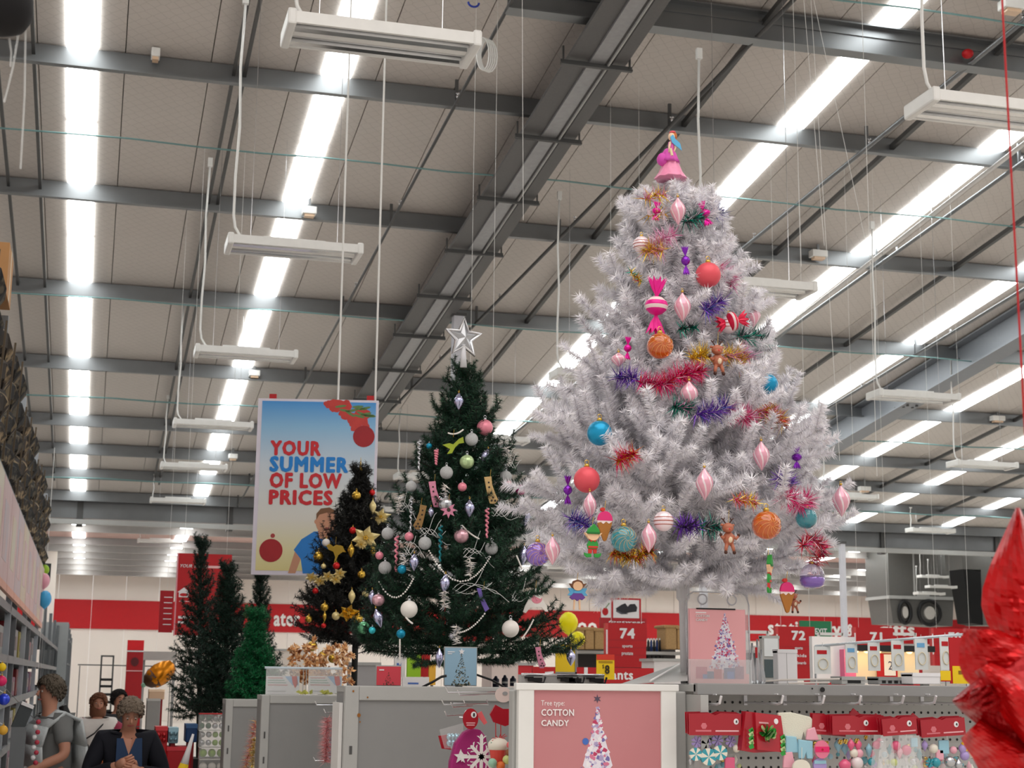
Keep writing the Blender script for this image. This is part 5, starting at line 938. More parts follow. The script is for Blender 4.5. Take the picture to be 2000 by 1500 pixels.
def flower(px, py, r, m, lab, grp='gold flowers on the black tree', n=6):
    q = TK.pt(px, py, .06); s = (q-CAMO).length/3060; t = thing('poinsettia', q, lab, 'flower', grp); R_ = r*s
    for k in range(n):
        a = k*2*PI/n+.3; d = Vector((math.cos(a), -.25, math.sin(a)*.8)); u = Vector((-math.sin(a), 0, math.cos(a))); b = MB(); c = [q, q+d*R_*.5+u*R_*.26, q+d*R_+Vector((0, -.02, 0)), q+d*R_*.5-u*R_*.26]; m2 = q+d*R_*.55+Vector((0, -.03, 0))
        for i in range(4): b.poly([c[i], c[(i+1) % 4], m2])
        b.build('petal', m, t)
    b = MB()
    for k in range(5): b.ball(q+Vector((R_*.1*math.cos(k*1.3), -.03, R_*.1*math.sin(k*1.3))), R_*.08, 6, 5)
    b.build('flower_eye', goldb, t)
flower(713, 1051, 30, champ, 'large pale gold poinsettia on the right of the black tree'); flower(704, 1064, 14, champ, 'small gold flower tucked under the large poinsettia'); flower(742, 1010, 22, champ, 'gold poinsettia between the black and green trees'); flower(680, 1198, 22, goldb, 'gold leaf flower at the bottom of the black tree')
for k, (px, py) in enumerate(((608, 1128), (624, 1135), (640, 1126), (655, 1132), (663, 1120))): flower(px, py, 14, champ, ['leftmost', 'second', 'third', 'fourth', 'rightmost'][k]+' blossom of the cream flower row on the black tree')
flat(TK, 655, 1076, [('deer', goldb, [(-12, 14), (-4, 8), (2, 12), (14, 10), (18, 2), (22, -2), (14, -2), (6, -8), (2, -18), (-2, -24), (0, -12), (-4, -2), (-14, 2), (-18, 10)])], 'gold_reindeer', 'gold leaping reindeer on the left of the black tree', 'ornament', None, .06)
q = TK.axis(925); MB().lathe([(.001, .13), (.006, .06), (.02, .03), (.012, .0), (.01, -.03)], q, 10).build('spire', goldb, TK.th, smooth=True)
# copper foliage heap under the black tree
cop = [M('copper_leaf', (228, 176, 122), .35, .5), M('copper_leaf_pale', (236, 196, 150), .4, .4), M('copper_leaf_dark', (160, 100, 60), .45, .4)]
t = thing('copper_foliage', P(630, 1356, Y=11.4), 'heap of copper tinsel foliage under the black tree', 'foliage')
MB().tube([P(630, 1330, Y=11.2), Vector((*P(630, 1330, Y=11.2).xy, 0))], .03, 8).build('stand_pole', black, t)
for k in range(95):
    px = RN.uniform(568, 690); py = RN.uniform(1262 if px > 640 or px < 610 else 1250, 1334); q = P(px, py, Y=11.35-RN.uniform(0, .3)); b = MB()
    for j in range(14):
        a = RN.uniform(0, 2*PI); d = Vector((math.cos(a), RN.uniform(-.8, .2), math.sin(a))).normalized(); u = d.orthogonal().normalized()*.012; r = RN.uniform(.022, .045); b.m = j % 3; b.poly([q, q+d*r*.5+u, q+d*r, q+d*r*.5-u])
    b.build('leaf_sprig', cop, t)
# ---------------------------------------------------------------- signs and boards
def board(name, x0, y0, x1, y1, Y, m, label, cat, group=None, th=.03, yaw=0.0, wires=None):
    a = P(x0, y1, Y=Y); r = Vector((math.cos(yaw), math.sin(yaw), 0)); fr = Fr(a, r); h = P(x0, y0, Y=Y).z-a.z
    rr = ray(x1, (y0+y1)/2); n = fr.n; tt = (a-CAMO).dot(n)/rr.dot(n); w = (CAMO+rr*tt-a).dot(fr.r)
    t = thing(name, a+fr.r*(w/2), label, cat, group); MB().fbox(fr, 0, 0, w, h, -th, 0).build('panel', m, t)
    if wires:
        for u in wires: MB().tube([fr.p(w*u, h, -th/2), Vector((*fr.p(w*u, h, -th/2).xy, (RZ(Y) if Y < YV else RZ2(Y))))], .009 if name == 'hanging_poster' else .002, 5).build('suspension_rod', plastic_w, t)
    return t, fr, w, h
t, fr, w, h = board('hanging_poster', 490, 777, 735, 1122, 13, M('poster_frame', (222, 216, 230), .4), 'large hanging summer sale poster with sky, red baubles and laughing boy', 'sign', th=.04, yaw=-.22, wires=(.66, .97))
sky_ = M('poster_sky', (86, 160, 222), .5, var=.0, c2=(214, 226, 236), sc=.6)
nt = sky_.node_tree; tc = [n for n in nt.nodes if n.type == 'TEX_COORD'][0]; sp = nt.nodes.new('ShaderNodeSeparateXYZ'); nt.links.new(tc.outputs['Generated'], sp.inputs[0]); rp = nt.nodes.new('ShaderNodeValToRGB')
el = rp.color_ramp.elements; el[0].position = 0; el[0].color = lin((226, 214, 150)); el[1].position = 1; el[1].color = lin((70, 150, 220))
for p_, c in ((.12, (232, 224, 176)), (.3, (226, 224, 216)), (.62, (206, 218, 230)), (.85, (140, 190, 228))): e = el.new(p_); e.color = lin(c)
nt.links.new(sp.outputs[2], rp.inputs[0]); nt.links.new(rp.outputs[0], nt.nodes['Principled BSDF'].inputs['Base Color'])
bw = .035; MB().fbox(fr, bw, bw, w-bw*.6, h-bw*.6, 0, .002).build('poster_sheet', sky_, t)
S = lambda x, y: (x*w, y*h)     # 0..1 over the poster, y up
pr_ = M('poster_red', (206, 34, 46), .5); pb_ = M('poster_blue', (20, 130, 214), .5)
for s_, x0, x1, y0, y1, m in (('YOUR', .115, .535, .672, .765, pr_), ('SUMMER', .115, .765, .578, .675, pb_), ('OF LOW', .12, .715, .487, .582, pr_), ('PRICES', .12, .645, .392, .484, pr_)):
    text('lettering', s_, fr, x0*w, y0*h, x1*w, y1*h-.008, m, t, .003, .05)
def pcirc(x, y, r, m, nm, w1, ry=None): MB().ell(fr, x*w, y*h, r*w, (ry or r)*w, .002, w1, 24).build(nm, m, t)
rb = M('print_bauble', (190, 24, 34), .45, c2=(120, 10, 24), sc=4, var=0); prd = M('print_flower_red', (214, 70, 60), .5, c2=(178, 44, 44), sc=14, var=0); pgn = M('print_leaf', (96, 130, 74), .5)
b = MB(); rn = random.Random(4)
for k in range(46):
    x, y = rn.uniform(.57, .9), rn.uniform(.82, .985)
    y = max(.8, 1.33-.6*x)+rn.random()*.13; y = min(y, .972); b.ell(fr, x*w, y*h, rn.uniform(.02, .05)*w, rn.uniform(.02, .05)*w, .002, .0024+.00002*k, 8, rn.random()*3)
b.build('printed_flowers', prd, t)
for k in range(12):
    x, y, a = rn.uniform(.68, .94), rn.uniform(.9, .965), rn.uniform(-.6, .3); MB().ell(fr, x*w, y*h, .05*w, .011*w, .002, .0036, 8, a).build('printed_leaf', pgn, t)
pcirc(.885, .79, .09, rb, 'printed_bauble', .0042); pcirc(.155, .135, .095, rb, 'printed_bauble', .0042); pcirc(.165, .218, .018, M('print_cap', (170, 60, 60), .5), 'printed_cap', .0044)
def ppoly(nm, m, pts, w1): MB().prism(fr, [S(*p_) for p_ in pts], .002, w1).build(nm, m, t)
ppoly('printed_arm', M('print_skin', (206, 150, 120), .5), [(.3, .01), (.36, .01), (.42, .13), (.36, .155)], .0030); ppoly('printed_shirt', M('print_shirt', (36, 130, 214), .5), [(.42, .01), (.4, .09), (.34, .14), (.4, .2), (.5, .245), (.72, .245), (.8, .2), (.8, .01)], .0034); ppoly('printed_neck', M('print_skin', (206, 150, 120), .5), [(.53, .25), (.55, .205), (.62, .2), (.68, .25)], .0038)
pcirc(.6, .30, .088, M('print_skin', (206, 150, 120), .5), 'printed_face', .0042, .105); ppoly('printed_hair', M('print_hair', (124, 86, 58), .6), [(.515, .31), (.515, .345), (.55, .375), (.62, .382), (.67, .365), (.695, .33), (.68, .345), (.6, .352), (.54, .34)], .0046); pcirc(.52, .3, .02, M('print_skin', (206, 150, 120), .5), 'printed_ear', .0040)
pcirc(.605, .262, .02, M('print_mouth', (150, 80, 70), .5), 'printed_mouth', .0048, .011); pcirc(.575, .305, .012, M('print_eye', (70, 50, 40), .5), 'printed_eye', .0048, .005); pcirc(.645, .305, .012, M('print_eye', (70, 50, 40), .5), 'printed_eye', .0048, .005); ppoly('printed_shirt_motif', M('print_motif', (40, 50, 70), .5), [(.5, .1), (.56, .125), (.62, .13), (.7, .1), (.68, .07), (.58, .075)], .0040)
for u in (.12, .93): MB().fbox(fr, w*u-.03, h, w*u+.03, h+.04, -.03, .0).build('red_clip', red, t)
t, fr, w, h = board('hanging_banner', 341, 1080, 450, 1240, 20, red, 'red hanging banner with white house emblem behind the plain pines', 'sign', wires=(.1, .9))
MB().fbox(fr, -.015, -.01, .0, h, -.04, .02).build('frame_edge', M('frame_pink', (226, 150, 160), .4), t)
text('lettering', 'YOUR', fr, w*.04, h*.825, w*.26, h*.865, paper, t, .002, .01, .3); MB().fbox(fr, w*.3, h*.825, w*.95, h*.855, 0, .003).build('printed_line', M('line_pale', (240, 190, 190), .5), t)
b = MB(); b.prism(fr, [(w*x, h*y) for x, y in ((.04, .46), (.22, .46), (.22, .52), (.25, .52), (.13, .58), (.01, .52), (.04, .52))], .0, .004); b.build('house_emblem', paper, t); MB().ell(fr, w*.13, h*.49, .05, .02, .004, .006).build('emblem_mark', red, t)
b = MB(); b.fbox(fr, w*.05, h*.2, w*.3, h*.23, 0, .003); b.build('printed_line', paper, t); MB().fbox(fr, w*.05, h*.14, w*.2, h*.17, 0, .003).build('printed_line', paper, t); MB().fbox(fr, w*.05, h*.405, w*.3, h*.415, 0, .003).build('printed_line', M('line_pale', (240, 190, 190), .5), t)
t, fr, w, h = board('list_sign', 309, 1153, 338, 1235, 22, dred, 'narrow dark red list sign beside the hanging red banner', 'sign', wires=(.5,))
for k in range(6): MB().fbox(fr, w*.3, h*(.18+.13*k), w*.9, h*(.2+.13*k), 0, .004).build('printed_line', paper, t)
# text on the far red band
LM = M('wall_letter', (238, 232, 230), .5); Yw = 58.92
for s_, x0, y0, x1, y1 in (('ater', 534, 1199, 586, 1223), ('oo', 1128, 1216, 1166, 1236), ('stationery', 1500, 1216, 1642, 1249), ('&', 1654, 1219, 1668, 1243), ('gifts', 1716, 1217, 1786, 1249)):
    a = P(x0, y1, Y=Yw); c = P(x1, y0, Y=Yw); f2 = Fr(a); o = text('wall_lettering', s_, f2, 0, 0, c.x-a.x, c.z-a.z, LM, wb, .0, .03)
# aisle signs
def aisle(num, x0, y0, x1, y1, Y, nb, lines, lab, yl=None):
    t, fr, w, h = board('aisle_sign', x0, y0, x1, y1, Y, red, lab, 'sign', 'red aisle number signs', .06, wires=(.1, .9))
    H = (y1-y0); hb = 14/H
    MB().fbox(fr, -.035, 0, -.0, h, -.06, .0).build('side_face', M('sign_side', (206, 70, 70), .5), t); MB().fbox(fr, -.026, h*.3, -.008, h*.85, 0, .002).build('side_print', paper, t)
    text('aisle_number', num, fr, w*(nb[0]-x0)/(x1-x0), h*(y1-nb[3])/H, w*(nb[2]-x0)/(x1-x0), h*(y1-nb[1])/H, paper, t, .001, .04)
    for s_, a0, b0, a1, b1 in lines: text('lettering', s_, fr, w*(a0-x0)/(x1-x0), h*(y1-b1)/H, w*(a1-x0)/(x1-x0), h*(y1-b0)/H, paper, t, .001, .02)
    for f in (.62, .45, .28): MB().fbox(fr, 0, h*f-.004, w, h*f+.004, -.002, .0025).build('slat_joint', dred, t)
    return t
aisle('74', 1188, 1217, 1262, 1303, 17, (1210, 1226, 1240, 1247), [('sports', 1215, 1259, 1235, 1266), ('prestate', 1214, 1273, 1236, 1281)], 'red aisle sign numbered 74 behind the yellow balloons')
aisle('72', 1522, 1223, 1592, 1328, 18, (1547, 1231, 1574, 1250), [('sports', 1553, 1263, 1568, 1270), ('kids', 1557, 1277, 1575, 1283), ('boards', 1557, 1291, 1574, 1297)], 'red aisle sign numbered 72, left of the green exit sign')
aisle('71', 1674, 1225, 1745, 1300, 18.5, (1700, 1234, 1724, 1253), [], 'red aisle sign numbered 71 above the lit lamp shelf')
aisle('70', 1826, 1227, 1905, 1300, 19, (1854, 1234, 1878, 1252), [], 'red aisle sign numbered 70 half hidden by the big red foil')
t, fr, w, h = board('exit_sign', 1566, 1212, 1625, 1250, 26, M('exit_green', (30, 118, 76), .4), 'green exit sign between aisle signs 72 and 71', 'sign', None, .08, .12, wires=(.3, .8)); text('lettering', 'FIRE EXIT', fr, w*.02, h*.3, w*.83, h*.62, paper, t, .001, .02); MB().fbox(fr, w*.2, h*.04, w*.98, h*.18, 0, .004).build('printed_line', M('exit_dark', (16, 66, 46), .5), t); MB().fbox(fr, w*.97, 0, w*1.0, h, -.08, .002).build('sign_edge', lgrey, t)
t, fr, w, h = board('footwear_sign', 1174, 1167, 1252, 1209, 23, red, 'shoe picture sign above the aisle 74 board', 'sign', wires=(.1, .9)); MB().fbox(fr, w*.3, h*.03, w*.95, h*.92, 0, .006).build('picture_sheet', paper, t); MB().fbox(fr, 0, h*.03, w*.24, h*.92, 0, .006).build('picture_sheet', paper, t)
shoe = M('print_shoe', (34, 36, 44), .5); b = MB(); b.prism(fr, [(w*x, h*y) for x, y in ((.36, .5), (.5, .68), (.6, .76), (.66, .6), (.72, .72), (.84, .74), (.9, .58), (.88, .38), (.7, .33), (.58, .26), (.44, .3))], .006, .01); b.build('printed_shoe', shoe, t); MB().prism(fr, [(w*x, h*y) for x, y in ((.37, .44), (.52, .3), (.66, .28), (.66, .25), (.5, .24), (.37, .36))], .006, .011).build('printed_sole', M('print_sole', (90, 92, 100), .5), t); MB().ell(fr, w*.1, h*.35, .05, .06, .006, .01).build('printed_bauble', red, t); MB().tube([fr.p(w*.1, h*.5, .01), fr.p(w*.2, h*.75, .01)], .008, 5).build('printed_stem', pgn, t)
t, fr, w, h = board('footwear_board', 1172, 1206, 1263, 1262, 20, dred, 'dark red footwear board just behind the aisle 74 sign', 'sign'); text('lettering', 'footwear', fr, w*.18, h*.83, w*.96, h*1.06-.06, paper, t, .001, .02, .2)
t, fr, w, h = board('infants_sign', 1040, 1302, 1277, 1336, 13, red, 'long red infants sign low behind the yellow price tag', 'sign'); text('lettering', 'infants', fr, w*.535, h*.3, w*.825, h*.88, paper, t, .001, .03)
for u in (.1, .9): MB().bx((fr.p(w*u, 0).x-.02, 13.03, 0), (fr.p(w*u, 0).x+.02, 13.06, fr.p(0, h*.9).z)).build('post', grey, t)
for u in (.43, .445): MB().fbox(fr, w*u-.012, 0, w*u+.004, h, 0, .004).build('white_divider', paper, t)
MB().prism(fr, [(w*x, h*y) for x, y in ((.1, .45), (.1, .7), (.17, .75), (.17, .45))], 0, .003).build('printed_letter', paper, t)
t, fr, w, h = board('price_tag', 1165, 1278, 1200, 1327, 8, yellow, 'yellow and red price tag reading 8 dollars', 'tag', None, .004); MB().fbox(fr, 0, h*.78, w, h, 0, .002).build('red_header', M('tag_red', (214, 60, 40), .5), t); text('price_figure', '8', fr, w*.46, h*.22, w*.72, h*.58, M('ink', (50, 40, 20), .5), t, .001, .02); text('price_figure', '$', fr, w*.32, h*.42, w*.42, h*.6, M('ink', (50, 40, 20), .5), t, .001, .0)
for k in range(2): MB().fbox(fr, w*.12, h*(.66+.05*k), w*.9, h*(.68+.05*k), 0, .002).build('printed_line', M('ink_soft', (140, 100, 20), .5), t)
t, fr, w, h = board('price_tag', 1085, 1258, 1126, 1316, 9.2, yellow, 'plain yellow board below the yellow balloons', 'tag', None, .006); MB().fbox(fr, 0, 0, w, .012, 0, .006).build('frame_edge', grey, t); MB().fbox(fr, w-.01, 0, w, h, 0, .006).build('frame_edge', grey, t)
MB().tube([fr.p(w/2, 0, -.003), Vector((*fr.p(w/2, 0, -.003).xy, zc))], .004, 6).build('stand_rod', grey, t)
t, fr, w, h = board('red_hanging_sign', 905, 1205, 962, 1252, 15.5, red, 'red sign glimpsed through the lower branches of the green tree', 'sign', wires=(.1, .9)); MB().fbox(fr, w*.1, h*.25, w*.95, h*.36, 0, .004).build('printed_line', M('line_pale', (240, 190, 190), .5), t)
# balloons
def balloon(px, py, r, Y, m, lab, k=1.12, grp=None, string=None):
    q = P(px, py, Y=Y); R_ = r*(q-CAMO).length/3060; t = thing('balloon', q, lab, 'balloon', grp); b = MB(); b.lathe([(R_*a, R_*z*k) for a, z in ((.001, 1), (.35, .94), (.7, .72), (.94, .35), (1, .0), (.93, -.36), (.72, -.7), (.42, -.94), (.12, -1.12), (.03, -1.16))], q, 22); b.build('skin', m, t, smooth=True); MB().lathe([(.03*R_, .0), (.13*R_, -.1*R_)], q-Vector((0, 0, R_*1.15*k)), 8).build('knot', m, t); MB().tube([q-Vector((0, 0, R_*1.2*k)), string or Vector((q.x+.02, q.y, 0))], .002, 4).build('string', plastic_w, t)
yb = M('balloon_yellow', (246, 236, 0), .4, var=.01); balloon(1110, 1216, 19, 18, yb, 'upper and larger of the two yellow balloons', 1.1); balloon(1128, 1248, 15, 17.5, yb, 'lower and smaller of the two yellow balloons', 1.0)
balloon(87, 1113, 9, 26, M('balloon_lime', (150, 190, 40), .3), 'lime balloon by the end of the poster row'); balloon(86, 1134, 11, 25.5, M('balloon_pink', (226, 160, 176), .3), 'pale pink balloon between lime and blue balloons', 1.3); balloon(88, 1170, 12, 25, M('balloon_blue', (52, 160, 220), .25, coat=.4), 'blue balloon at the end of the poster row', 1.35)
t, fr, w, h = board('dark_sign', 80, 1100, 99, 1135, 27.5, M('board_dark', (50, 56, 56), .5), 'dark board behind the lime balloon on the left', 'sign', None, .04); MB().tube([fr.p(w*.5, h, -.02), fr.p(w*.5, h+2, -.02)], .006, 4).build('rod', plastic_w, t)
q = P(312, 1316, Y=16); b = MB(); ax = Vector((.75, .1, .55)).normalized(); b.lathe([(.001, .17), (.06, .15), (.1, .08), (.115, .0), (.1, -.09), (.05, -.15), (.001, -.17)], q, 16, ax, rib=.06, nrib=5); t = thing('foil_balloon', q, 'crumpled orange foil balloon left of the plain pines', 'balloon'); b.build('foil', M('foil_orange', (226, 140, 20), .25, .6), t, smooth=True); MB().lathe([(.11, -.05), (.07, -.13), (.02, -.165)], q-ax*.012, 14, ax).build('foil_base', M('foil_brown', (90, 60, 40), .4, .3), t, smooth=True); MB().ball(q-ax*.19, .025, 8, 6).build('foil_tip', M('mint', (150, 196, 170), .5), t); MB().tube([q-ax*.2, Vector((q.x-.15, q.y, 0))], .002, 4).build('string', plastic_w, t)
# ---------------------------------------------------------------- things on top of the units
t = thing('card_holder', P(595, 1356, Y=9.95), 'twin card holder with a pale top bar on the second grey unit', 'sign'); Yh = 9.95
def pq(x0, y0, x1, y1, Y): a = P(x0, y1, Y=Y); c = P(x1, y0, Y=Y); return Fr(a), c.x-a.x, c.z-a.z
fr, w, h = pq(517, 1303, 669, 1307, Yh); MB().tube([fr.p(0, h/2), fr.p(w, h/2)], .008, 8).build('top_bar', M('bar_pale', (206, 220, 232), .2, coat=.5), t, smooth=True)
for x in (592, 598): fr, w, h = pq(x-1.5, 1306, x+1.5, 1357, Yh); MB().fbox(fr, 0, 0, w, h, -.004, .004).build('post', lgrey, t)
for x0, x1 in ((519, 585), (602, 668)):
    fr, w, h = pq(x0, 1321, x1, 1356, Yh-.03); MB().fbox(fr, 0, 0, w, h, -.004, 0).build('card', paper, t); MB().prism(fr, [(w*.55, h), (w*.98, h), (w*.98, h*.5), (w*.8, h*.5)], 0, .002).build('printed_sky', M('print_sky', (130, 180, 226), .5), t); MB().prism(fr, [(w*.76, h), (w*.92, h), (w*.96, h*.6), (w*.88, h*.35), (w*.8, h*.6)], 0, .003).build('printed_flower', prd, t)
    for k, m in enumerate((prd, M('line_green', (120, 170, 150), .5), M('line_green', (120, 170, 150), .5), prd)): MB().fbox(fr, w*.05, h*(.88-.13*k), w*(.5+.05*k), h*(.92-.13*k), 0, .002).build('printed_line', m, t)
    MB().fbox(fr, w*.05, h*.16, w*.6, h*.19, 0, .002).build('printed_line', grey, t)
    fr, w, h = pq(x0-1, 1306, x1+1, 1357, Yh-.035); MB().fbox(fr, 0, 0, w, h, -.002, 0).build('clear_sleeve', clearf, t)
q = P(620, 1358, Y=9.8); b = MB()
for k in range(14): a = RN.uniform(-.11, .11); d = Vector((RN.uniform(-.05, .05), -.02, RN.uniform(0, .02))); p_ = q+Vector((a, 0, .005)); b.poly([p_, p_+d, p_+d+Vector((.02, 0, .012)), p_+Vector((.02, .02, .006))])
tag(b.build('crumpled_paper', M('paper_lime', (214, 214, 120), .6), org=q), 'crumpled yellow green paper lying before the card holder', 'paper')
def easel(x0, y0, x1, y1, Y, lab, sk1, sk2, cols, dots, **k):
    fr, w, h = pq(x0, y0, x1, y1, Y); t = thing('photo_card', fr.p(w/2, 0), lab, 'sign'); tree_poster(fr, 0, 0, w, h, t, sk1, sk2, cols, dots, **k); MB().fbox(fr, -.004, -.004, w+.004, h+.006, -.006, -.003).build('backing', lgrey, t); MB().tube([fr.p(w/2, h*.6, -.006), fr.p(w/2, 0, -.1)], .004, 5).build('easel_leg', lgrey, t); return t, fr, w, h
dg = [(50, 60, 50), (86, 84, 70), (36, 46, 40), (150, 140, 110)]
t, fr, w, h = easel(868, 1266, 931, 1338, 8.2, 'blue photo card of a dark lit tree standing under the green tree', (96, 150, 186), (190, 214, 226), dg, 200, tx=.52, tw=.62, base=.0, top=.84, seed=9); b = MB(); b.prism(fr, star(w*.52, h*.9, .018, .008), .003, .006); b.build('printed_star', paper, t); MB().fbox(fr, w*.08, h*.88, w*.3, h*.9, .003, .005).build('printed_line', paper, t); MB().fbox(fr, w*.08, h*.83, w*.22, h*.85, .003, .005).build('printed_line', paper, t)
t, fr, w, h = easel(735, 1302, 783, 1338, 8.2, 'small red photo card left of the blue one', (196, 40, 60), (226, 90, 100), [(120, 50, 50), (90, 60, 50)], 60, tx=.5, tw=.5, base=.0, top=.7, seed=5); MB().fbox(fr, w*.1, h*.78, w*.3, h*.84, .003, .005).build('printed_line', paper, t)
tree2 = M('lime_board', (150, 200, 40), .5)
for x0, y0, x1, y1, Y, m, lab in ((795, 1278, 822, 1322, 10.8, tree2, 'lime green board glimpsed behind the wide unit'), (820, 1276, 840, 1322, 10.9, red, 'bright red panel beside the lime board'), (838, 1292, 851, 1338, 10.6, M('amber_board', (232, 176, 60), .5), 'amber strip beside the red panel'), (770, 1262, 792, 1322, 11, paper, 'white board with small red and blue print left of the lime board'), (786, 1322, 838, 1342, 10.5, paper, 'white box below the lime board')):
    t, fr, w, h = board('panel_board', x0, y0, x1, y1, Y, m, lab, 'board', None, .03); MB().tube([fr.p(w/2, 0, -.015), Vector((*fr.p(w/2, 0, -.015).xy, 0))], .01, 6).build('stand_post', grey, t)
    if m is paper: MB().fbox(fr, w*.2, h*.3, w*.6, h*.45, 0, .003).build('printed_patch', M('print_blue', (70, 110, 190), .5), t)
o = MB().tube([P(825, 1342, Y=8.1), P(845, 1332, Y=8.1), P(862, 1322, Y=8.1), P(872, 1320, Y=8.1)], .007, 6).build('black_cable', black, org=P(825, 1342, Y=8.1), smooth=True); tag(o, 'black curved cable on top of the wide unit', 'cable')
o = MB().tube([P(931, 1318, Y=8.3), P(960, 1328, Y=8.3), P(985, 1342, Y=8.3)], .006, 6).build('black_cable', black, org=P(931, 1318, Y=8.3), smooth=True); tag(o, 'thin dark arm right of the blue photo card', 'cable')
for k, (x0, x1, y0, y1) in enumerate(((962, 975, 1320, 1342), (980, 992, 1318, 1342), (996, 1008, 1320, 1340))):
    fr, w, h = pq(x0, y0, x1, y1, 9); t = thing('dark_bottle', fr.p(w/2, 0), ['left', 'middle', 'right'][k]+' small dark lantern on the wide unit before the white frame', 'lantern'); MB().lathe([(.001, h), (.2*w, h*.95), (.3*w, h*.8), (.5*w, h*.7), (.5*w, 0), (.4*w, -.0)], fr.p(w/2, 0), 12).build('body', M('navy', (30, 32, 50), .3), t, smooth=True); MB().lathe([(.51*w, h*.45), (.51*w, h*.3)], fr.p(w/2, 0), 12).build('band', lgrey, t)
# rail of black clips behind the white frame
fr, w, h = pq(1018, 1317, 1180, 1337, 6.3); t = thing('hanger_rail', fr.p(w/2, 0), 'grey rail with black clips behind the white frame', 'rail'); MB().fbox(fr, 0, -.02, w, h*.9, -.05, 0).build('rail', lgrey, t); MB().tube([fr.p(0, h*.9), fr.p(w, h*.9)], .006, 6).build('tube', chrome, t, smooth=True)
for k, u in enumerate((.16, .55, .63, .9)):
    b = MB(); b.fbox(fr, w*u-.03, h*.3, w*u+.025, h*.62, 0, .03).fbox(fr, w*u-.045, h*.55, w*u-.01, h*.72, 0, .02); b.tube([fr.p(w*u-.02, h*.4, .02), fr.p(w*u+.03, h*.15, .03), fr.p(w*u+.04, h*.7, .02)], .005, 5); b.build('black_clip', black, t)
for u in (.1, .9): MB().bx((fr.p(w*u, 0).x-.01, 6.3, 0), (fr.p(w*u, 0).x+.01, 6.34, fr.p(0, 0).z)).build('stand_leg', grey, t)
# small cotton candy card in its clear stand
fr, w, h = pq(1348, 1191, 1460, 1334, 5.75); t = thing('photo_card', fr.p(w/2, 0), 'small cotton candy card of a white tree with gifts in a clear stand', 'sign')
tree_poster(fr, 0, .0, w*.95, h*.99, t, (232, 130, 140), (246, 206, 206), cc, 330, tx=.63, tw=.62, base=.2, top=.95, gifts=True, seed=11)
MB().fbox(fr, w*.08, .0, w*1.0, h*.13, .003, .0032).build('printed_floor', M('print_floor', (236, 160, 160), .5), t)
for s_, y0, y1, x1 in (('COTTON', .885, .92, .33), ('CANDY', .83, .865, .3)): text('lettering', s_, fr, w*.1, h*y0, w*x1, h*y1, lw, t, .003, .02)
MB().fbox(fr, w*.1, h*.94, w*.28, h*.955, .003, .004).build('printed_line', lw, t); MB().fbox(fr, w*.12, h*.99, w*.78, h*1.01, -.006, .006).build('black_clip', black, t); MB().fbox(fr, -.01, -.01, w+.01, h*.32, .008, .011).build('clear_pocket', clearf, t); MB().fbox(fr, -.004, -.002, w*.96, h, -.006, -.001).build('backing', M('card_pink', (236, 180, 184), .5), t)
fr2, w2, h2 = pq(1342, 1155, 1462, 1334, 5.85); b = MB(); L = [fr2.p(0, 0), fr2.p(0, h2*.85)]+[fr2.p(w2*.12-w2*.12*math.cos(a), h2*.85+h2*.13*math.sin(a)) for a in (.4, .9, 1.57)]+[fr2.p(w2*.88+w2*.12*math.sin(a), h2*.85+h2*.13*math.cos(a)) for a in (0, .7, 1.57)]+[fr2.p(w2, 0)]; b.tube(L, .003, 6); b.build('clear_rim', M('acrylic', (222, 222, 226), .1, tr=.6), t, smooth=True)
MB().fbox(fr2, .003, 0, w2-.003, h2*.96, -.003, 0).build('clear_back', clearf, t)
for u in (.25, .72): MB().tube([fr2.p(w2*u+.02*math.cos(a), h2*.9+.02*math.sin(a), .004) for a in [2*PI*k/14 for k in range(14)]], .003, 5, True).build('clear_ring', M('acrylic', (222, 222, 226), .1, tr=.6), t, smooth=True)
# objects to the right of it
def solid(name, x0, y0, x1, y1, Y, dep, m, lab, cat, extra=None):
    fr, w, h = pq(x0, y0, x1, y1, Y); t = thing(name, fr.p(w/2, 0), lab, cat); MB().fbox(fr, 0, 0, w, h, -dep, 0).build('body', m, t, bevel=.004); MB().fbox(fr, .0, h-.012, w, h+.003, -dep-.002, .003).build('lid', m, t)
    if extra: extra(t, fr, w, h)
    return t
zt_ = 1337
solid('white_carton', 1520, 1270, 1557, 1336, 6.0, .05, paper, 'plain white box card left of the lit lamp display', 'box', lambda t, fr, w, h: MB().fbox(fr, w*.45, 0, w*.47, h, 0, .001).build('fold', lgrey, t))
solid('wall_mirror', 1490, 1243, 1522, 1330, 7.4, .04, lgrey, 'silver framed mirror behind the plain white box', 'mirror', lambda t, fr, w, h: (MB().fbox(fr, w*.1, h*.55, w*.9, h*.95, 0, .004).build('snowy_print', M('snow_print', (224, 228, 230), .4), t), MB().fbox(fr, w*.1, h*.08, w*.9, h*.48, 0, .004).build('dark_glass', M('glass_dark', (70, 84, 88), .1), t)))
t = thing('clear_bottle', P(1478, 1335, Y=5.9), 'clear acrylic bottle group right of the small cotton candy card', 'bottle'); b = MB(); s = 5.9/3040
for dx, hh in ((-9, 84), (3, 92), (12, 70)): MB().lathe([(2.2*s, hh*s), (2.6*s, hh*.6*s), (6*s, hh*.35*s), (8*s, hh*.1*s), (8*s, 0)], P(1478, 1335, Y=5.9)+Vector((dx*s, 0, .0)), 14).build('acrylic_cone', M('acrylic_tint', (226, 228, 232), .12, tr=.7), t, smooth=True)
MB().fbox(Fr(P(1475, 1285, Y=5.88)), 0, 0, 5*s, 22*s, 0, .002).build('red_label', red, t)
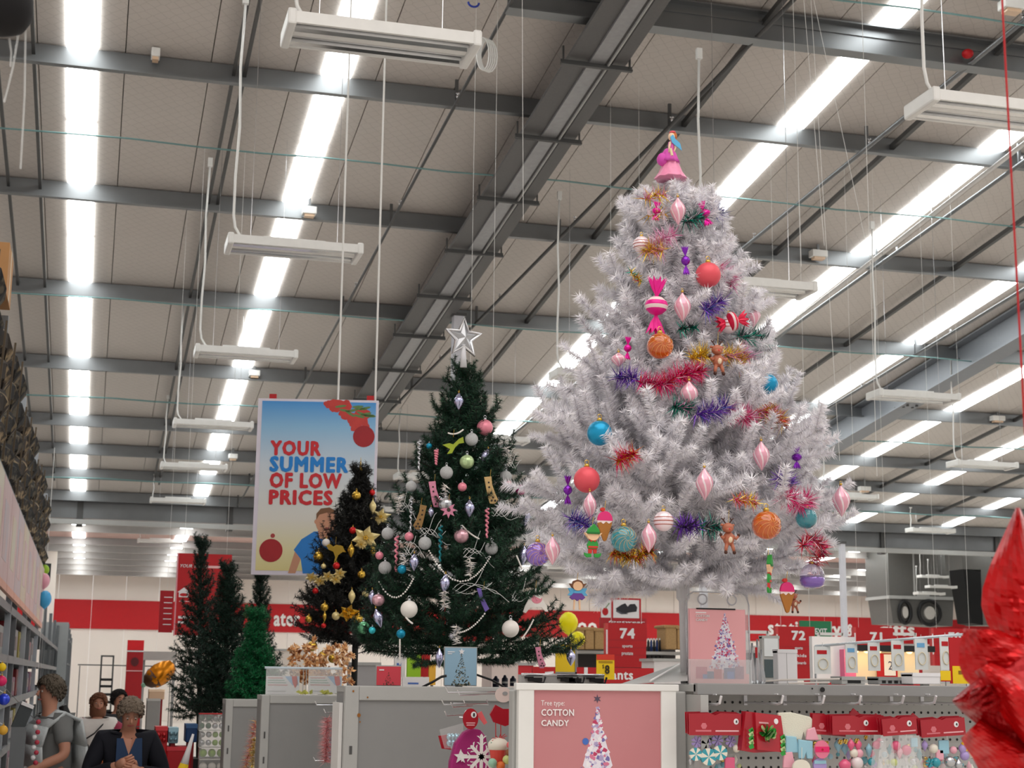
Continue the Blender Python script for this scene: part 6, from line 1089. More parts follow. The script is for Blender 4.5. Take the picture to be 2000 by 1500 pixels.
# lamp display
fr, w, h = pq(1585, 1247, 1800, 1326, 8.6); fr = Fr(fr.o+fr.n*.28); t = thing('lamp_display', fr.p(w/2, 0), 'lit white lamp display with warm spots behind hanging cards', 'display'); MB().fbox(fr, 0, 0, w*.38, h, -.3, -.26).build('white_panel', paper, t); MB().fbox(fr, w*.38, 0, w*.95, h*.72, -.3, -.26).build('white_panel', M('panel_cream', (236, 222, 196), .5), t); MB().fbox(fr, w*.3, h*.66, w*.98, h*.8, -.27, -.1).build('black_canopy', black, t); MB().fbox(fr, 0, -.02, w, .0, -.3, .1).build('shelf', lgrey, t); MB().fbox(fr, w*.24, 0, w*.34, h*.7, -.26, -.2).build('pink_picture', M('pink_picture', (226, 110, 150), .5), t); MB().fbox(fr, w*.56, 0, w*.74, h*.62, -.25, -.24).build('red_board', red, t); MB().fbox(fr, w*.62, h*.1, w*.72, h*.6, -.24, -.236).build('number_card', paper, t)
text('card_number', '2', fr, w*.655, h*.24, w*.695, h*.44, M('ink_blue', (40, 50, 90), .5), t, -.236, .0)
wm = M('spot_warm', (255, 196, 110), .4, em=5)
for u in (.05, .95): MB().bx((fr.p(w*u, 0).x-.02, 8.5, 0), (fr.p(w*u, 0).x+.02, 8.54, fr.o.z)).build('stand_leg', grey, t)
for u in (.32, .42, .52, .8, .93):
    MB().ball(fr.p(w*u, h*.655, -.17), .018, 10, 8, (1, 1, .6)).build('spot_lamp', wm, t, smooth=True)
    l = bpy.data.lights.new('display_spot', 'POINT'); l.energy = .3; l.color = (1, .74, .4); l.shadow_soft_size = .02; lo = bpy.data.objects.new('display_spot', l); COL.objects.link(lo); lo.location = fr.p(w*u, h*.58, -.12)
A, B_ = P(1592, 1262, Y=7.2), P(1885, 1239, Y=6.6); t = thing('hanging_rail', A, 'clear rail sloping up to the right above the hanging white cards', 'rail'); MB().tube([A, B_], .007, 8).build('rail', M('rail_clear', (206, 214, 222), .1, .3), t, smooth=True); MB().tube([A, Vector((A.x, A.y, 0))], .006, 6).build('post', chrome, t); MB().tube([B_, Vector((B_.x, B_.y, 0))], .006, 6).build('post', chrome, t)
for k, (x0, x1, y1) in enumerate(((1592, 1622, 1316), (1653, 1674, 1314), (1697, 1718, 1310), (1743, 1765, 1310), (1789, 1811, 1308), (1838, 1856, 1308))):
    f = ((x0+x1)/2-1592)/293; Y = 7.2-.6*f-.02; y0 = 1262-23*f+2; fr, w, h = pq(x0, y0, x1, y1, Y); t = thing('hanging_card', fr.p(w/2, h), ['leftmost', 'second', 'third', 'fourth', 'fifth', 'rightmost'][k]+' white hang card on the sloping rail', 'card', 'hang cards on the sloping rail'); MB().fbox(fr, 0, 0, w, h, -.006, 0).build('card', M('card_grey', (222, 226, 226), .4), t)
    MB().fbox(fr, w*.15, h*.72, w*.75, h*.86, 0, .002).build('logo_patch', M('print_blue_light', (110, 170, 214), .5) if k in (1, 4) else red, t); MB().tube([fr.p(w*.5+w*.3*math.cos(a), h*.36+h*.2*math.sin(a), .004) for a in [2*PI*j/16 for j in range(16)]], .0025, 5, True).build('ring', M('ring_cream', (226, 214, 186), .3), t, smooth=True); MB().tube([fr.p(w*.5, h), fr.p(w*.5, h+.02)], .002, 4).build('hang_tab', clearf, t)
solid('white_carton', 1783, 1316, 1836, 1336, 6.0, .1, paper, 'low white carton at the right end of the gondola top', 'box'); solid('silver_carton', 1644, 1323, 1690, 1337, 6.0, .1, lgrey, 'grey packet with black print on the gondola top', 'box', lambda t, fr, w, h: MB().fbox(fr, w*.25, h*.2, w*.8, h*.7, 0, .002).build('black_print', black, t)); solid('silver_carton', 1716, 1324, 1785, 1337, 6.1, .1, M('packet_grey', (150, 150, 150), .4), 'long grey packet with black stripes beside the low white carton', 'box', lambda t, fr, w, h: [MB().fbox(fr, w*(.1+.17*k), h*.2, w*(.2+.17*k), h*.75, 0, .002).build('black_print', black, t) for k in range(5)])
q0 = P(1545, 1330, Y=6.0); o = MB().tube([P(1490, 1331, Y=6.0), P(1530, 1328, Y=6.0), P(1640, 1326, Y=6.0)], .004, 6).tube([P(1620, 1333, Y=5.9), P(1570, 1334, Y=5.9), P(1540, 1335, Y=5.9)], .004, 6).build('wire_rod', M('rod_white', (214, 206, 200), .3), org=q0); tag(o, 'pale rods lying along the gondola top', 'rod')
t, fr, w, h = board('price_tag', 1838, 1310, 1857, 1331, 6.0, yellow, 'small yellow price tag left of the big red foil', 'tag', None, .004); MB().fbox(fr, 0, 0, w, h*.1, 0, .002).build('printed_line', red, t); MB().tube([fr.p(w/2, 0, -.002), fr.p(w/2, -.03, -.002)], .003, 5).build('stem', grey, t)
t, fr, w, h = board('price_card', 1857, 1245, 1905, 1335, 6.05, red, 'red card with yellow price panel beside the big red foil', 'tag', None, .006); MB().fbox(fr, w*.08, 0, w*.8, h*.38, 0, .003).build('yellow_panel', yellow, t); MB().fbox(fr, w*.3, h*.2, w*.7, h*.28, .003, .004).build('printed_line', M('ink_soft', (140, 100, 20), .5), t)
# ---------------------------------------------------------------- goods in the middle distance on the right
wick = M('wicker', (176, 142, 96), .8, var=.35, sc=60, bump=.5)
def bay(x0, y0, x1, y1, Y, lab):
    fr, w, h = pq(x0, y0, x1, y1, Y); t = thing('shelf_bay', Vector((fr.p(w/2, 0).x, Y, 0)), lab, 'shelving'); zt = fr.p(0, h).z
    for u in (0, w): MB().bx((fr.o.x+u-.03, Y, 0), (fr.o.x+u+.03, Y+.06, zt)).build('upright', grey, t)
    for k in range(5): MB().bx((fr.o.x, Y, zt-.12-.42*k), (fr.o.x+w, Y+.5, zt-.08-.42*k)).build('shelf', lgrey, t)
    MB().bx((fr.o.x, Y+.5, 0), (fr.o.x+w, Y+.52, zt)).build('back_panel', M('back_dark', (70, 66, 66), .7), t); return fr, w, h, zt
fr, w, h, zt = bay(1120, 1262, 1345, 1345, 20, 'grey shelf bay of baskets and bottles behind aisle sign 74')
def basket(x0, y0, x1, y1, Y, lab):
    fr, w, h = pq(x0, y0, x1, y1, Y); t = thing('wicker_basket', fr.p(w/2, 0), lab, 'basket', 'tan wicker baskets on the far shelf'); MB().fbox(fr, 0, 0, w, h, -.35, 0).build('body', wick, t, bevel=.02); MB().tube([fr.p(-.01, h, .01), fr.p(w+.01, h, .01), fr.p(w+.01, h, -.36), fr.p(-.01, h, -.36)], .022, 6, True).build('rim', wick, t)
for k, (a, c, y0, y1) in enumerate(((1124, 1142, 1228, 1268), (1143, 1161, 1228, 1268), (1162, 1182, 1230, 1268), (1300, 1322, 1224, 1268), (1323, 1345, 1226, 1268))): basket(a, y0, c, y1, 19.9, ['leftmost', 'second', 'third', 'fourth', 'rightmost'][k]+' tan wicker basket around aisle sign 74')
for k in range(5): fr2, w2, h2 = pq(1264+5.6*k, 1247, 1268.6+5.6*k, 1274, 20.1); t = thing('bottle', fr2.p(w2/2, 0), ['first', 'second', 'third', 'fourth', 'fifth'][k]+' blue black bottle right of aisle sign 74, from the left', 'bottle', 'bottles on the far shelf'); MB().lathe([(.3*w2, h2), (.3*w2, h2*.86), (w2/2, h2*.72), (w2/2, 0)], fr2.p(w2/2, 0), 10).build('body', M('bottle_blue', (36, 60, 120), .25) if k % 2 else M('bottle_dark', (40, 42, 48), .25), t, smooth=True); MB().lathe([(.33*w2, h2*1.02), (.33*w2, h2*.88)], fr2.p(w2/2, 0), 10).build('cap', paper, t)
for k in range(4): fr2, w2, h2 = pq(1266+8*k, 1281, 1272+8*k, 1304, 20.1); t = thing('black_carton', fr2.p(w2/2, 0), ['first', 'second', 'third', 'fourth'][k]+' black and white carton under the bottles, from the left', 'box', 'black cartons on the far shelf'); MB().fbox(fr2, 0, 0, w2, h2, -.1, 0).build('body', black, t); MB().fbox(fr2, w2*.2, h2*.2, w2*.8, h2*.4, 0, .003).build('label_patch', paper, t)
for x0, x1, y0, Y, lab in ((1462, 1500, 1232, 24, 'white framed shelf top left of aisle sign 72'), (1745, 1788, 1236, 25, 'white framed shelf top right of aisle sign 71'), (1602, 1646, 1236, 25, 'white framed shelf top under the exit sign')):
    fr, w, h = pq(x0, y0, x1, 1340, Y); t = thing('white_shelving', Vector((fr.p(w/2, 0).x, Y, 0)), lab, 'shelving'); zt = fr.p(0, h).z
    for u in (0, w): MB().bx((fr.o.x+u-.02, Y, 0), (fr.o.x+u+.02, Y+.04, zt)).build('post', white, t)
    MB().bx((fr.o.x, Y, zt-.05), (fr.o.x+w, Y+.04, zt)).build('top_bar', white, t); MB().bx((fr.o.x, Y+.04, .2), (fr.o.x+w, Y+.4, zt-.25)).build('stock_panel', M('stock_pale', (206, 200, 196), .6), t)
# goods filling the middle distance between the trees and under the signs
for k, (x0, x1, y0, Y, m) in enumerate(((960, 1012, 1296, 15, (222, 206, 200)), (1010, 1042, 1300, 15.5, (200, 40, 50)), (1278, 1330, 1292, 16, (226, 222, 222)), (1462, 1520, 1276, 16, (90, 92, 96)), (1594, 1650, 1262, 21, (196, 40, 50)), (1745, 1800, 1262, 21, (190, 30, 40)), (690, 740, 1300, 15, (170, 168, 170)), (530, 600, 1272, 24, (226, 216, 206)))):
    fr, w, h = pq(x0, y0, x1, 1345, Y); q = Vector((fr.p(w/2, 0).x, Y, 0)); t = thing('stock_stand', q, ['pale', 'narrow red', 'white', 'dark grey', 'red', 'crimson', 'grey', 'cream'][k]+' stock stand in the distance '+['left of the white frame', 'behind the white frame corner', 'behind the white tree trunk', 'left of aisle sign 72', 'under the exit sign', 'right of aisle sign 71', 'under the black tree', 'behind the twin card holder'][k], 'display', 'distant stock stands'); zt = fr.p(0, h).z
    MB().bx((q.x-w/2, Y, 0), (q.x+w/2, Y+.4, zt)).build('body', M('stand_%d_%d_%d' % m, m, .6), t); MB().bx((q.x-w/2-.02, Y-.02, zt), (q.x+w/2+.02, Y+.42, zt+.03)).build('top_board', lgrey, t); MB().bx((q.x-w/2, Y-.01, zt-.3), (q.x+w/2, Y, zt-.25)).build('ticket_strip', paper, t)
# ducts hanging near the back wall on the right
dk_ = M('duct_grey', (104, 103, 100), .5, .2); 
fr, w, h = pq(1737, 1062, 1858, 1166, 44); t = thing('ventilation_duct', fr.p(w/2, h), 'big grey ventilation box with two round fans hanging at the right', 'duct'); MB().fbox(fr, 0, 0, w, h, -1.5, 0).build('upper_box', dk_, t); MB().fbox(fr, w*.38, 0, w*.4, h, 0, .03).build('seam', lgrey, t); MB().fbox(fr, -.04, -.05, w+.02, .05, -1.5, .05).build('flange', lgrey, t)
MB().prism(fr, [(.1, -.82), (w-.08, -.87), (w, 0), (.0, 0)], -1.4, 0).build('lower_hood', dk_, t)
for u, r_, v in ((.22, .34, -.47), (.6, .38, -.47)):
    MB().tube([fr.p(w*u+r_*(.6 if u < .3 else 1)*math.cos(a), v+r_*math.sin(a), .06) for a in [2*PI*k/20 for k in range(20)]], .06, 6, True).build('fan_ring', black, t, smooth=True)
    b = MB(); b.prism(fr, circ(w*u, v, r_*.5*(.6 if u < .3 else 1), r_*.55, 14), 0, .08); b.build('fan_hub', M('fan_pale', (200, 196, 190), .5), t)
MB().fbox(fr, w*.42, h*.02, w*.62, h*.12, 0, .02).build('label_patch', lgrey, t)
for u in (.1, .9): MB().tube([fr.p(w*u, h, -.5), fr.p(w*u, h+.8, -.5)], .03, 6).build('hanger_rod', dsteel, t)
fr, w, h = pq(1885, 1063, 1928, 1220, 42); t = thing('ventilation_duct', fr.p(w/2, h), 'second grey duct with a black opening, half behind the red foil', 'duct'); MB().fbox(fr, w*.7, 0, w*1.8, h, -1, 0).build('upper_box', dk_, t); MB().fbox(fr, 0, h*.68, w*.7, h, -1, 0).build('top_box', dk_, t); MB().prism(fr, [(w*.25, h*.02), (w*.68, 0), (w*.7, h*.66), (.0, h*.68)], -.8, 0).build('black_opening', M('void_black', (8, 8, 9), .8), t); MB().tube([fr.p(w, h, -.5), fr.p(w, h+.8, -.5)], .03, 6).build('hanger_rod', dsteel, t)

for k, (px, py, lab) in enumerate(((1822, 1127, 'uppermost'), (1815, 1160, 'middle'), (1838, 1147, 'right'))):
    q = P(px, py, Y=42.3-.2*k); o = copy_tree(proto, q, lab[0].upper()+lab[1:]+' of three small hanging lights before the big grey ventilation box'); o.scale = (.72, .72, .72); o['category'] = 'light'; o['group'] = 'hanging tube lights'
    for c in o.children:
        if c.name.startswith('suspension'): c.scale = (1, 1, (RZ2(q.y)-q.z+.05)/.72/2.4)
        elif c.name.startswith(('power', 'plug')): c.scale = (1, 1, .45)
# ---------------------------------------------------------------- left-hand racking
XR = -.8
rg = M('rack_grey', (112, 116, 120), .5, .3); rk = thing('storage_rack', (XR, 9, 0), 'tall grey storage racking along the left aisle under the poster row', 'rack')
for Y in (9.2, 12.9, 16.8, 18.1, 21.0, 22.5, 25.9, 30.2, 34.5, 38.8, 43):
    zt = 4.5 if Y < 27 else 2.9
    MB().bx((XR-.06, Y, 0), (XR, Y+.07, zt)).build('upright', rg if Y not in (16.8, 21.0, 25.9) else M('rack_pale', (170, 176, 184), .5), rk); MB().bx((XR-.86, Y, 0), (XR-.80, Y+.07, zt)).build('upright', rg, rk)
for z in (.35, .85, 1.35, 1.8, 2.3): MB().bx((XR-.85, 9, z-.04), (XR-.01, 43, z)).build('shelf', rg, rk); MB().bx((XR-.03, 9, z-.07), (XR+.0, 43, z+.01)).build('ticket_rail', rg, rk)
MB().bx((XR-.9, 9, 0), (XR-.87, 43, 2.7)).build('back_panel', M('rack_back', (40, 40, 44), .8), rk); MB().bx((XR-.85, 9, 3.30), (XR, 27, 3.36)).build('top_shelf', rg, rk)
a = P(104, 1215, Y=43.1); c = P(124, 1380, Y=43.1); MB().bx((a.x-.3, 43.08, 0), (c.x, 43.15, a.z)).build('end_panel', M('rack_end', (166, 170, 172), .5), rk)
pm = [M('aisle_print_%d' % k, c, .4, c2=c2, sc=s, var=0) for k, (c, c2, s) in enumerate((((196, 150, 150), (214, 200, 200), 2.2), ((176, 190, 206), (206, 160, 150), 2.6), ((214, 176, 150), (196, 206, 190), 2.0), ((190, 130, 130), (216, 206, 206), 3)))]
for k in range(12):
    y0 = 9.2+1.45*k; t = thing('aisle_poster', (XR+.03, y0, 2.45), 'blurred pastel aisle poster above the left shelves, %s from the near end' % ('first second third fourth fifth sixth seventh eighth ninth tenth eleventh twelfth'.split()[k]), 'poster', 'posters along the left rack'); fr = Fr((XR+.04, y0, 2.42), (0, 1, 0))
    MB().bx((XR, y0, 2.4), (XR+.03, y0+1.4, 3.28)).build('sheet', pm[k % 4], t); MB().bx((XR, y0, 2.36), (XR+.035, y0+1.4, 2.43)).build('salmon_strip', M('strip_salmon', (216, 160, 140), .5), t); MB().bx((XR+.028, y0+.3, 2.6), (XR+.033, y0+1.0, 3.1)).build('printed_patch', pm[(k+2) % 4], t)
dmat = [M('stock_%d' % k, c, .8, c2=c2, sc=7, var=0, thr=.56) for k, (c, c2) in enumerate((((30, 28, 28), (120, 104, 78)), ((22, 22, 24), (92, 84, 70)), ((50, 42, 36), (150, 130, 100))))]
for k in range(13):
    y0 = 9.3+1.35*k; hh = 1.02+.12*math.sin(k*2.1); b = MB(); t = thing('wreath_bundle', (XR-.3, y0+.6, 3.36), 'dark mottled bundle stacked on the top of the left rack, number %d from the near end' % (k+1) if 0 else 'dark mottled wreath bundle on the rack top, %s from the near end' % ('first second third fourth fifth sixth seventh eighth ninth tenth eleventh twelfth thirteenth'.split()[k]), 'bundle', 'bundles on top of the left rack')
    for j in range(4):
        z = 3.36+hh*(j+.5)/4; b.m = 0; b.tube([Vector((XR-.36+.3*math.cos(a), y0+.63+.58*math.sin(a), z+.03*math.sin(3*a+j))) for a in [2*PI*i/18 for i in range(18)]], .135, 7, True)
    b.build('wreath_stack', dmat[k % 3], t); MB().tube([Vector((XR+.0, y0+.2, 3.4)), Vector((XR+.03, y0+.26, 3.4+hh))], .012, 4).build('strap', M('strap_tan', (90, 76, 58), .6), t)
o = MB().bx((XR-.5, 12.1, 4.5), (XR+.02, 12.7, 4.9)).build('top_carton', M('cardboard', (190, 140, 90), .7), org=(XR, 12.4, 4.5)); tag(o, 'brown carton at the very top left of the rack', 'box'); MB().bx((XR+.02, 12.35, 4.5), (XR+.023, 12.45, 4.9)).build('tape', M('tape', (206, 180, 140), .4), o)
cols = [(180, 28, 36), (206, 206, 210), (40, 56, 120), (196, 40, 50), (60, 64, 72), (226, 206, 80), (150, 30, 110), (200, 120, 140), (30, 100, 90), (222, 222, 222)]
i = 0
for z, hs in ((.35, .4), (.85, .4), (1.35, .35), (1.8, .4)):
    for k in range(15):
        y0 = 9.1+1.15*k+.1*math.sin(k*3+z); c = cols[(k*3+i) % 10]; i += 1; hh = hs*(.65+.3*abs(math.sin(k*1.7+z*5))); 
        t = thing('shelf_carton', (XR-.25, y0+.4, z), '%s packed goods on the left rack, %s shelf up, place %s' % ({(180, 28, 36): 'deep red', (206, 206, 210): 'pale grey', (40, 56, 120): 'navy blue', (196, 40, 50): 'bright red', (60, 64, 72): 'charcoal', (226, 206, 80): 'yellow', (150, 30, 110): 'purple', (200, 120, 140): 'dusty pink', (30, 100, 90): 'dark teal', (222, 222, 222): 'white'}[c], {.35: 'first', .85: 'second', 1.35: 'third', 1.8: 'fourth'}[z], 'one two three four five six seven eight nine ten eleven twelve thirteen fourteen fifteen'.split()[k]), 'box', 'packed goods on the left rack')
        MB().bx((XR-.55, y0, z), (XR-.06, y0+.8, z+hh)).build('carton', M('goods_%d_%d_%d' % c, tuple(int(v*.62) for v in c), .5), t, bevel=.01); MB().bx((XR-.061, y0+.15, z+hh*.3), (XR-.055, y0+.6, z+hh*.75)).build('label_patch', M('goods_label', (120, 104, 104), .5), t)
# second rack beyond and small kit near the back wall
r2_ = thing('storage_rack', (-.55, 46, 0), 'farther dark rack ending before the red pillar', 'rack')
for Y in (45, 48, 51, 54): MB().bx((-.62, Y, 0), (-.56, Y+.07, P(134, 1219, Y=45).z-.02*(Y-45))).build('upright', rg, r2_)
for z in (.5, 1.2, 1.9, 2.6): MB().bx((-1.3, 45, z), (-.58, 54, z+.05)).build('shelf', rg, r2_)
MB().bx((-1.3, 45, .1), (-.66, 54, 2.95)).build('stock_mass', dmat[1], r2_)
t, fr, w, h = board('pillar_sign', 240, 1250, 277, 1420, 33, M('pillar_red', (170, 14, 24), .5), 'tall red pillar sign with a brighter red top by the back wall', 'sign', None, .2)
MB().fbox(fr, 0, h*.885, w, h, 0, .02).build('bright_cap', M('cap_red', (224, 24, 34), .5), t); MB().fbox(fr, 0, h*.865, w, h*.88, 0, .02).build('white_line', paper, t); MB().fbox(fr, 0, h*.64, w, h*.65, 0, .02).build('white_line', M('line_pale', (240, 190, 190), .5), t); MB().ell(fr, w*.5, h*.75, .08, .09, 0, .02).build('round_mark', M('mark_dark', (90, 20, 26), .5), t); MB().fbox(fr, 0, 0, w, .02, -.2, .02).build('foot', dsteel, t); 
if fr.o.z > 0.05: MB().bx((fr.o.x, 33, 0), (fr.o.x+w, 33.2, fr.o.z)).build('pillar_base', M('pillar_red', (170, 14, 24), .5), t)
fr, w, h = pq(278, 1273, 345, 1289, 34); t = thing('bulkhead', fr.p(w/2, 0), 'grey bulkhead strip right of the red pillar sign', 'panel'); MB().fbox(fr, 0, 0, w, h, -.3, 0).build('panel', M('bulk_grey', (176, 170, 166), .5), t)
for u in (.05, .95): MB().bx((fr.o.x+w*u-.03, 34.1, 0), (fr.o.x+w*u+.03, 34.16, fr.o.z)).build('post', grey, t)
fr, w, h = pq(188, 1280, 222, 1460, 30); t = thing('step_ladder', Vector((fr.p(w/2, 0).x, 30, 0)), 'thin dark step ladder against the pale back wall', 'ladder'); zt = fr.p(0, h).z
for u in (0, w): MB().bx((fr.o.x+u-.015, 30, 0), (fr.o.x+u+.015, 30.03, zt)).build('rail', dsteel, t)
MB().bx((fr.o.x, 30, zt-.03), (fr.o.x+w, 30.03, zt)).build('top_bar', dsteel, t)
for py in (1327, 1340, 1356, 1371, 1388): z = P(200, py, Y=30).z; MB().bx((fr.o.x, 29.9, z-.025), (fr.o.x+w, 30.05, z+.02)).build('rung', black, t)
o = MB().tube([P(152, 1298, Y=40), P(338, 1302, Y=40)], .015, 5).build('wall_rail', dsteel, org=P(152, 1298, Y=40)); tag(o, 'thin dark rail line across the pale wall behind the ladder', 'rail')
for px in (156, 334): MB().tube([P(px, 1300, Y=40), Vector((*P(px, 1300, Y=40).xy, 0))], .012, 5).build('rail_post', dsteel, o)
# goods at the lower left around the shoppers
for k, (x0, y0, x1, y1, c, lab) in enumerate(((300, 1422, 328, 1500, (190, 26, 34), 'red bauble box right of the cardigan shopper'), (328, 1424, 349, 1452, (130, 170, 186), 'teal bauble tube beside the red bauble box'), (322, 1461, 374, 1530, (186, 20, 32), 'large red carton below the teal tube'), (362, 1417, 386, 1450, (20, 60, 110), 'dark blue tin left of the stacked bauble packs'), (284, 1366, 314, 1430, (150, 148, 146), 'grey counter end behind the cardigan shopper'), (290, 1348, 322, 1366, (214, 180, 150), 'cream and red card on the grey counter'))):
    Y = 12.3 if k < 4 else 20; fr, w, h = pq(x0, y0, x1, y1, Y); t = thing('goods_box', fr.p(w/2, 0), lab, 'box'); cm = M('gb_%d_%d_%d' % c, c, .4); MB().fbox(fr, 0, 0, w, h, -.25, 0).build('carton', cm, t, bevel=.01); MB().fbox(fr, 0, h-.02, w, h+.01, -.25, .005).build('lid', M('lid_%d' % k, tuple(min(255, v+40) for v in c), .4), t)
    if fr.o.z > .05: MB().bx((fr.o.x+.02, Y+.02, 0), (fr.o.x+w-.02, Y+.23, fr.o.z)).build('base_block', M('block_red', (140, 16, 26), .6), t)
    if k in (0, 1): 
        for j in range(4): MB().ball(fr.p(w*(.28+.44*(j % 2)), h*(.9-.07-.12*(j//2)) if k == 0 else h*(.7-.4*(j//2)), .01), w*.2, 10, 8).build('bauble', M('bb_%d' % k, c, .15, .4, coat=.5), t, smooth=True)
lime = M('lime_bauble', (150, 190, 60), .2, .4); dgb = M('dgreen_bauble', (30, 90, 50), .2, .4); silb = sil; whb = whiteb
for k, (y0, y1, ms, lab) in enumerate(((1394, 1426, [dgb, sil], 'top bauble pack with red lid'), (1427, 1459, [silb, lime], 'middle bauble pack of silver and lime balls'), (1460, 1482, [lime, dgb], 'lower bauble pack of green balls'), (1483, 1512, [whb, sil], 'bottom bauble pack of white balls'))):
    fr, w, h = pq(388, y0, 441, y1, 11.6); t = thing('bauble_pack', fr.p(w/2, 0), lab+' in the stack left of the grey units', 'pack', 'stacked bauble packs'); rows = 2 if k < 2 else 1
    for r_ in range(rows):
        for j in range(4 if k < 2 else 3):
            n_ = 4 if k < 2 else 3; rr = min(w/n_, h/rows)*.46; MB().ball(fr.p(w*(j+.5)/n_, h*(r_+.5)/rows, -.04), rr, 12, 8).build('ball', ms[1] if j >= n_/2 and k < 2 else ms[0], t, smooth=True)
    MB().fbox(fr, 0, 0, w, h, -.1, .0).build('clear_box', clearf, t); MB().fbox(fr, 0, h*.96, w, h*1.02, -.1, .003).build('lid', red if k == 0 else plastic_w, t)
    if k == 3: MB().bx((fr.o.x, 11.55, 0), (fr.o.x+w, 11.75, fr.o.z)).build('base_block', grey, t)
q = P(352, 1500, Y=11.3); t = thing('paper_cone', q-Vector((0, 0, .1)), 'white and yellow paper cone between the cardigan shopper and bauble packs', 'cone'); MB().lathe([(.008, .24), (.02, .1), (.03, .03)], q+Vector((.02, 0, 0)), 14, (.25, 0, 1)).build('white_top', paper, t, smooth=True); MB().lathe([(.03, .03), (.045, -.08), (.05, -.2)], q+Vector((.02, 0, 0)), 14, (.25, 0, 1)).build('yellow_foot', yellow, t, smooth=True)
MB().tube([q+Vector((.0, 0, -.2)), Vector((q.x, q.y, 0))], .02, 8).build('stick', yellow, t)
# near-left display arm with coloured goods
for px, py, r, m, lab in ((4, 1303, 8, yellow, 'yellow bead ball at the left edge'), (8, 1366, 11, M('blue_glow', (40, 70, 220), .2, .3, coat=.5), 'shiny blue ball at the left edge below the shelves'), (6, 1426, 9, M('amber_board', (232, 176, 60), .5), 'amber ball at the left edge, lowest'), (3, 1330, 10, M('magenta', (226, 34, 104), .4), 'magenta ball at the left edge')):
    q = P(px, py, Y=10.6); t = thing('shelf_ball', q, lab, 'ball'); MB().ball(q, r*10.6/3100, 14, 10).build('ball', m, t, smooth=True); cap(t, q+Vector((0, 0, r*10.6/3100)), r*10.6/3100); MB().tube([q+Vector((0, 0, r*.0036)), q+Vector((-.2, 0, .15))], .003, 4).build('thread', sil, t)
fr, w, h = pq(22, 1360, 55, 1420, 11.4); t = thing('tilted_box', fr.p(w/2, 0), 'dark tilted box with white edge on the left shelf end', 'box'); f2 = Fr(fr.p(0, 0), (1, .1, -.4), (.35, 0, 1)); MB().fbox(f2, 0, 0, w*.9, h*.8, -.08, 0).build('box', M('box_dark', (60, 66, 70), .5), t); MB().fbox(f2, 0, h*.78, w*.9, h*.88, -.09, .01).build('white_edge', paper, t); MB().bx((fr.o.x, 11.4, 0), (fr.o.x+w, 11.5, fr.o.z)).build('base_block', rg, t)
fr, w, h = pq(60, 1410, 78, 1500, 11.6); t = thing('candy_garland', fr.p(w/2, h), 'red and white checked garland hanging left of the man', 'garland'); 
for k in range(9): MB().ball(fr.p(w/2+.01*(-1)**k, h*(1-k/9), 0), w*.42, 10, 7).build('bead', paper if k % 2 else M('gar_red', (190, 60, 80), .5), t, smooth=True)
MB().tube([fr.p(w/2, h), Vector((XR-.01, fr.o.y, 1.78))], .003, 4).build('thread', sil, t)
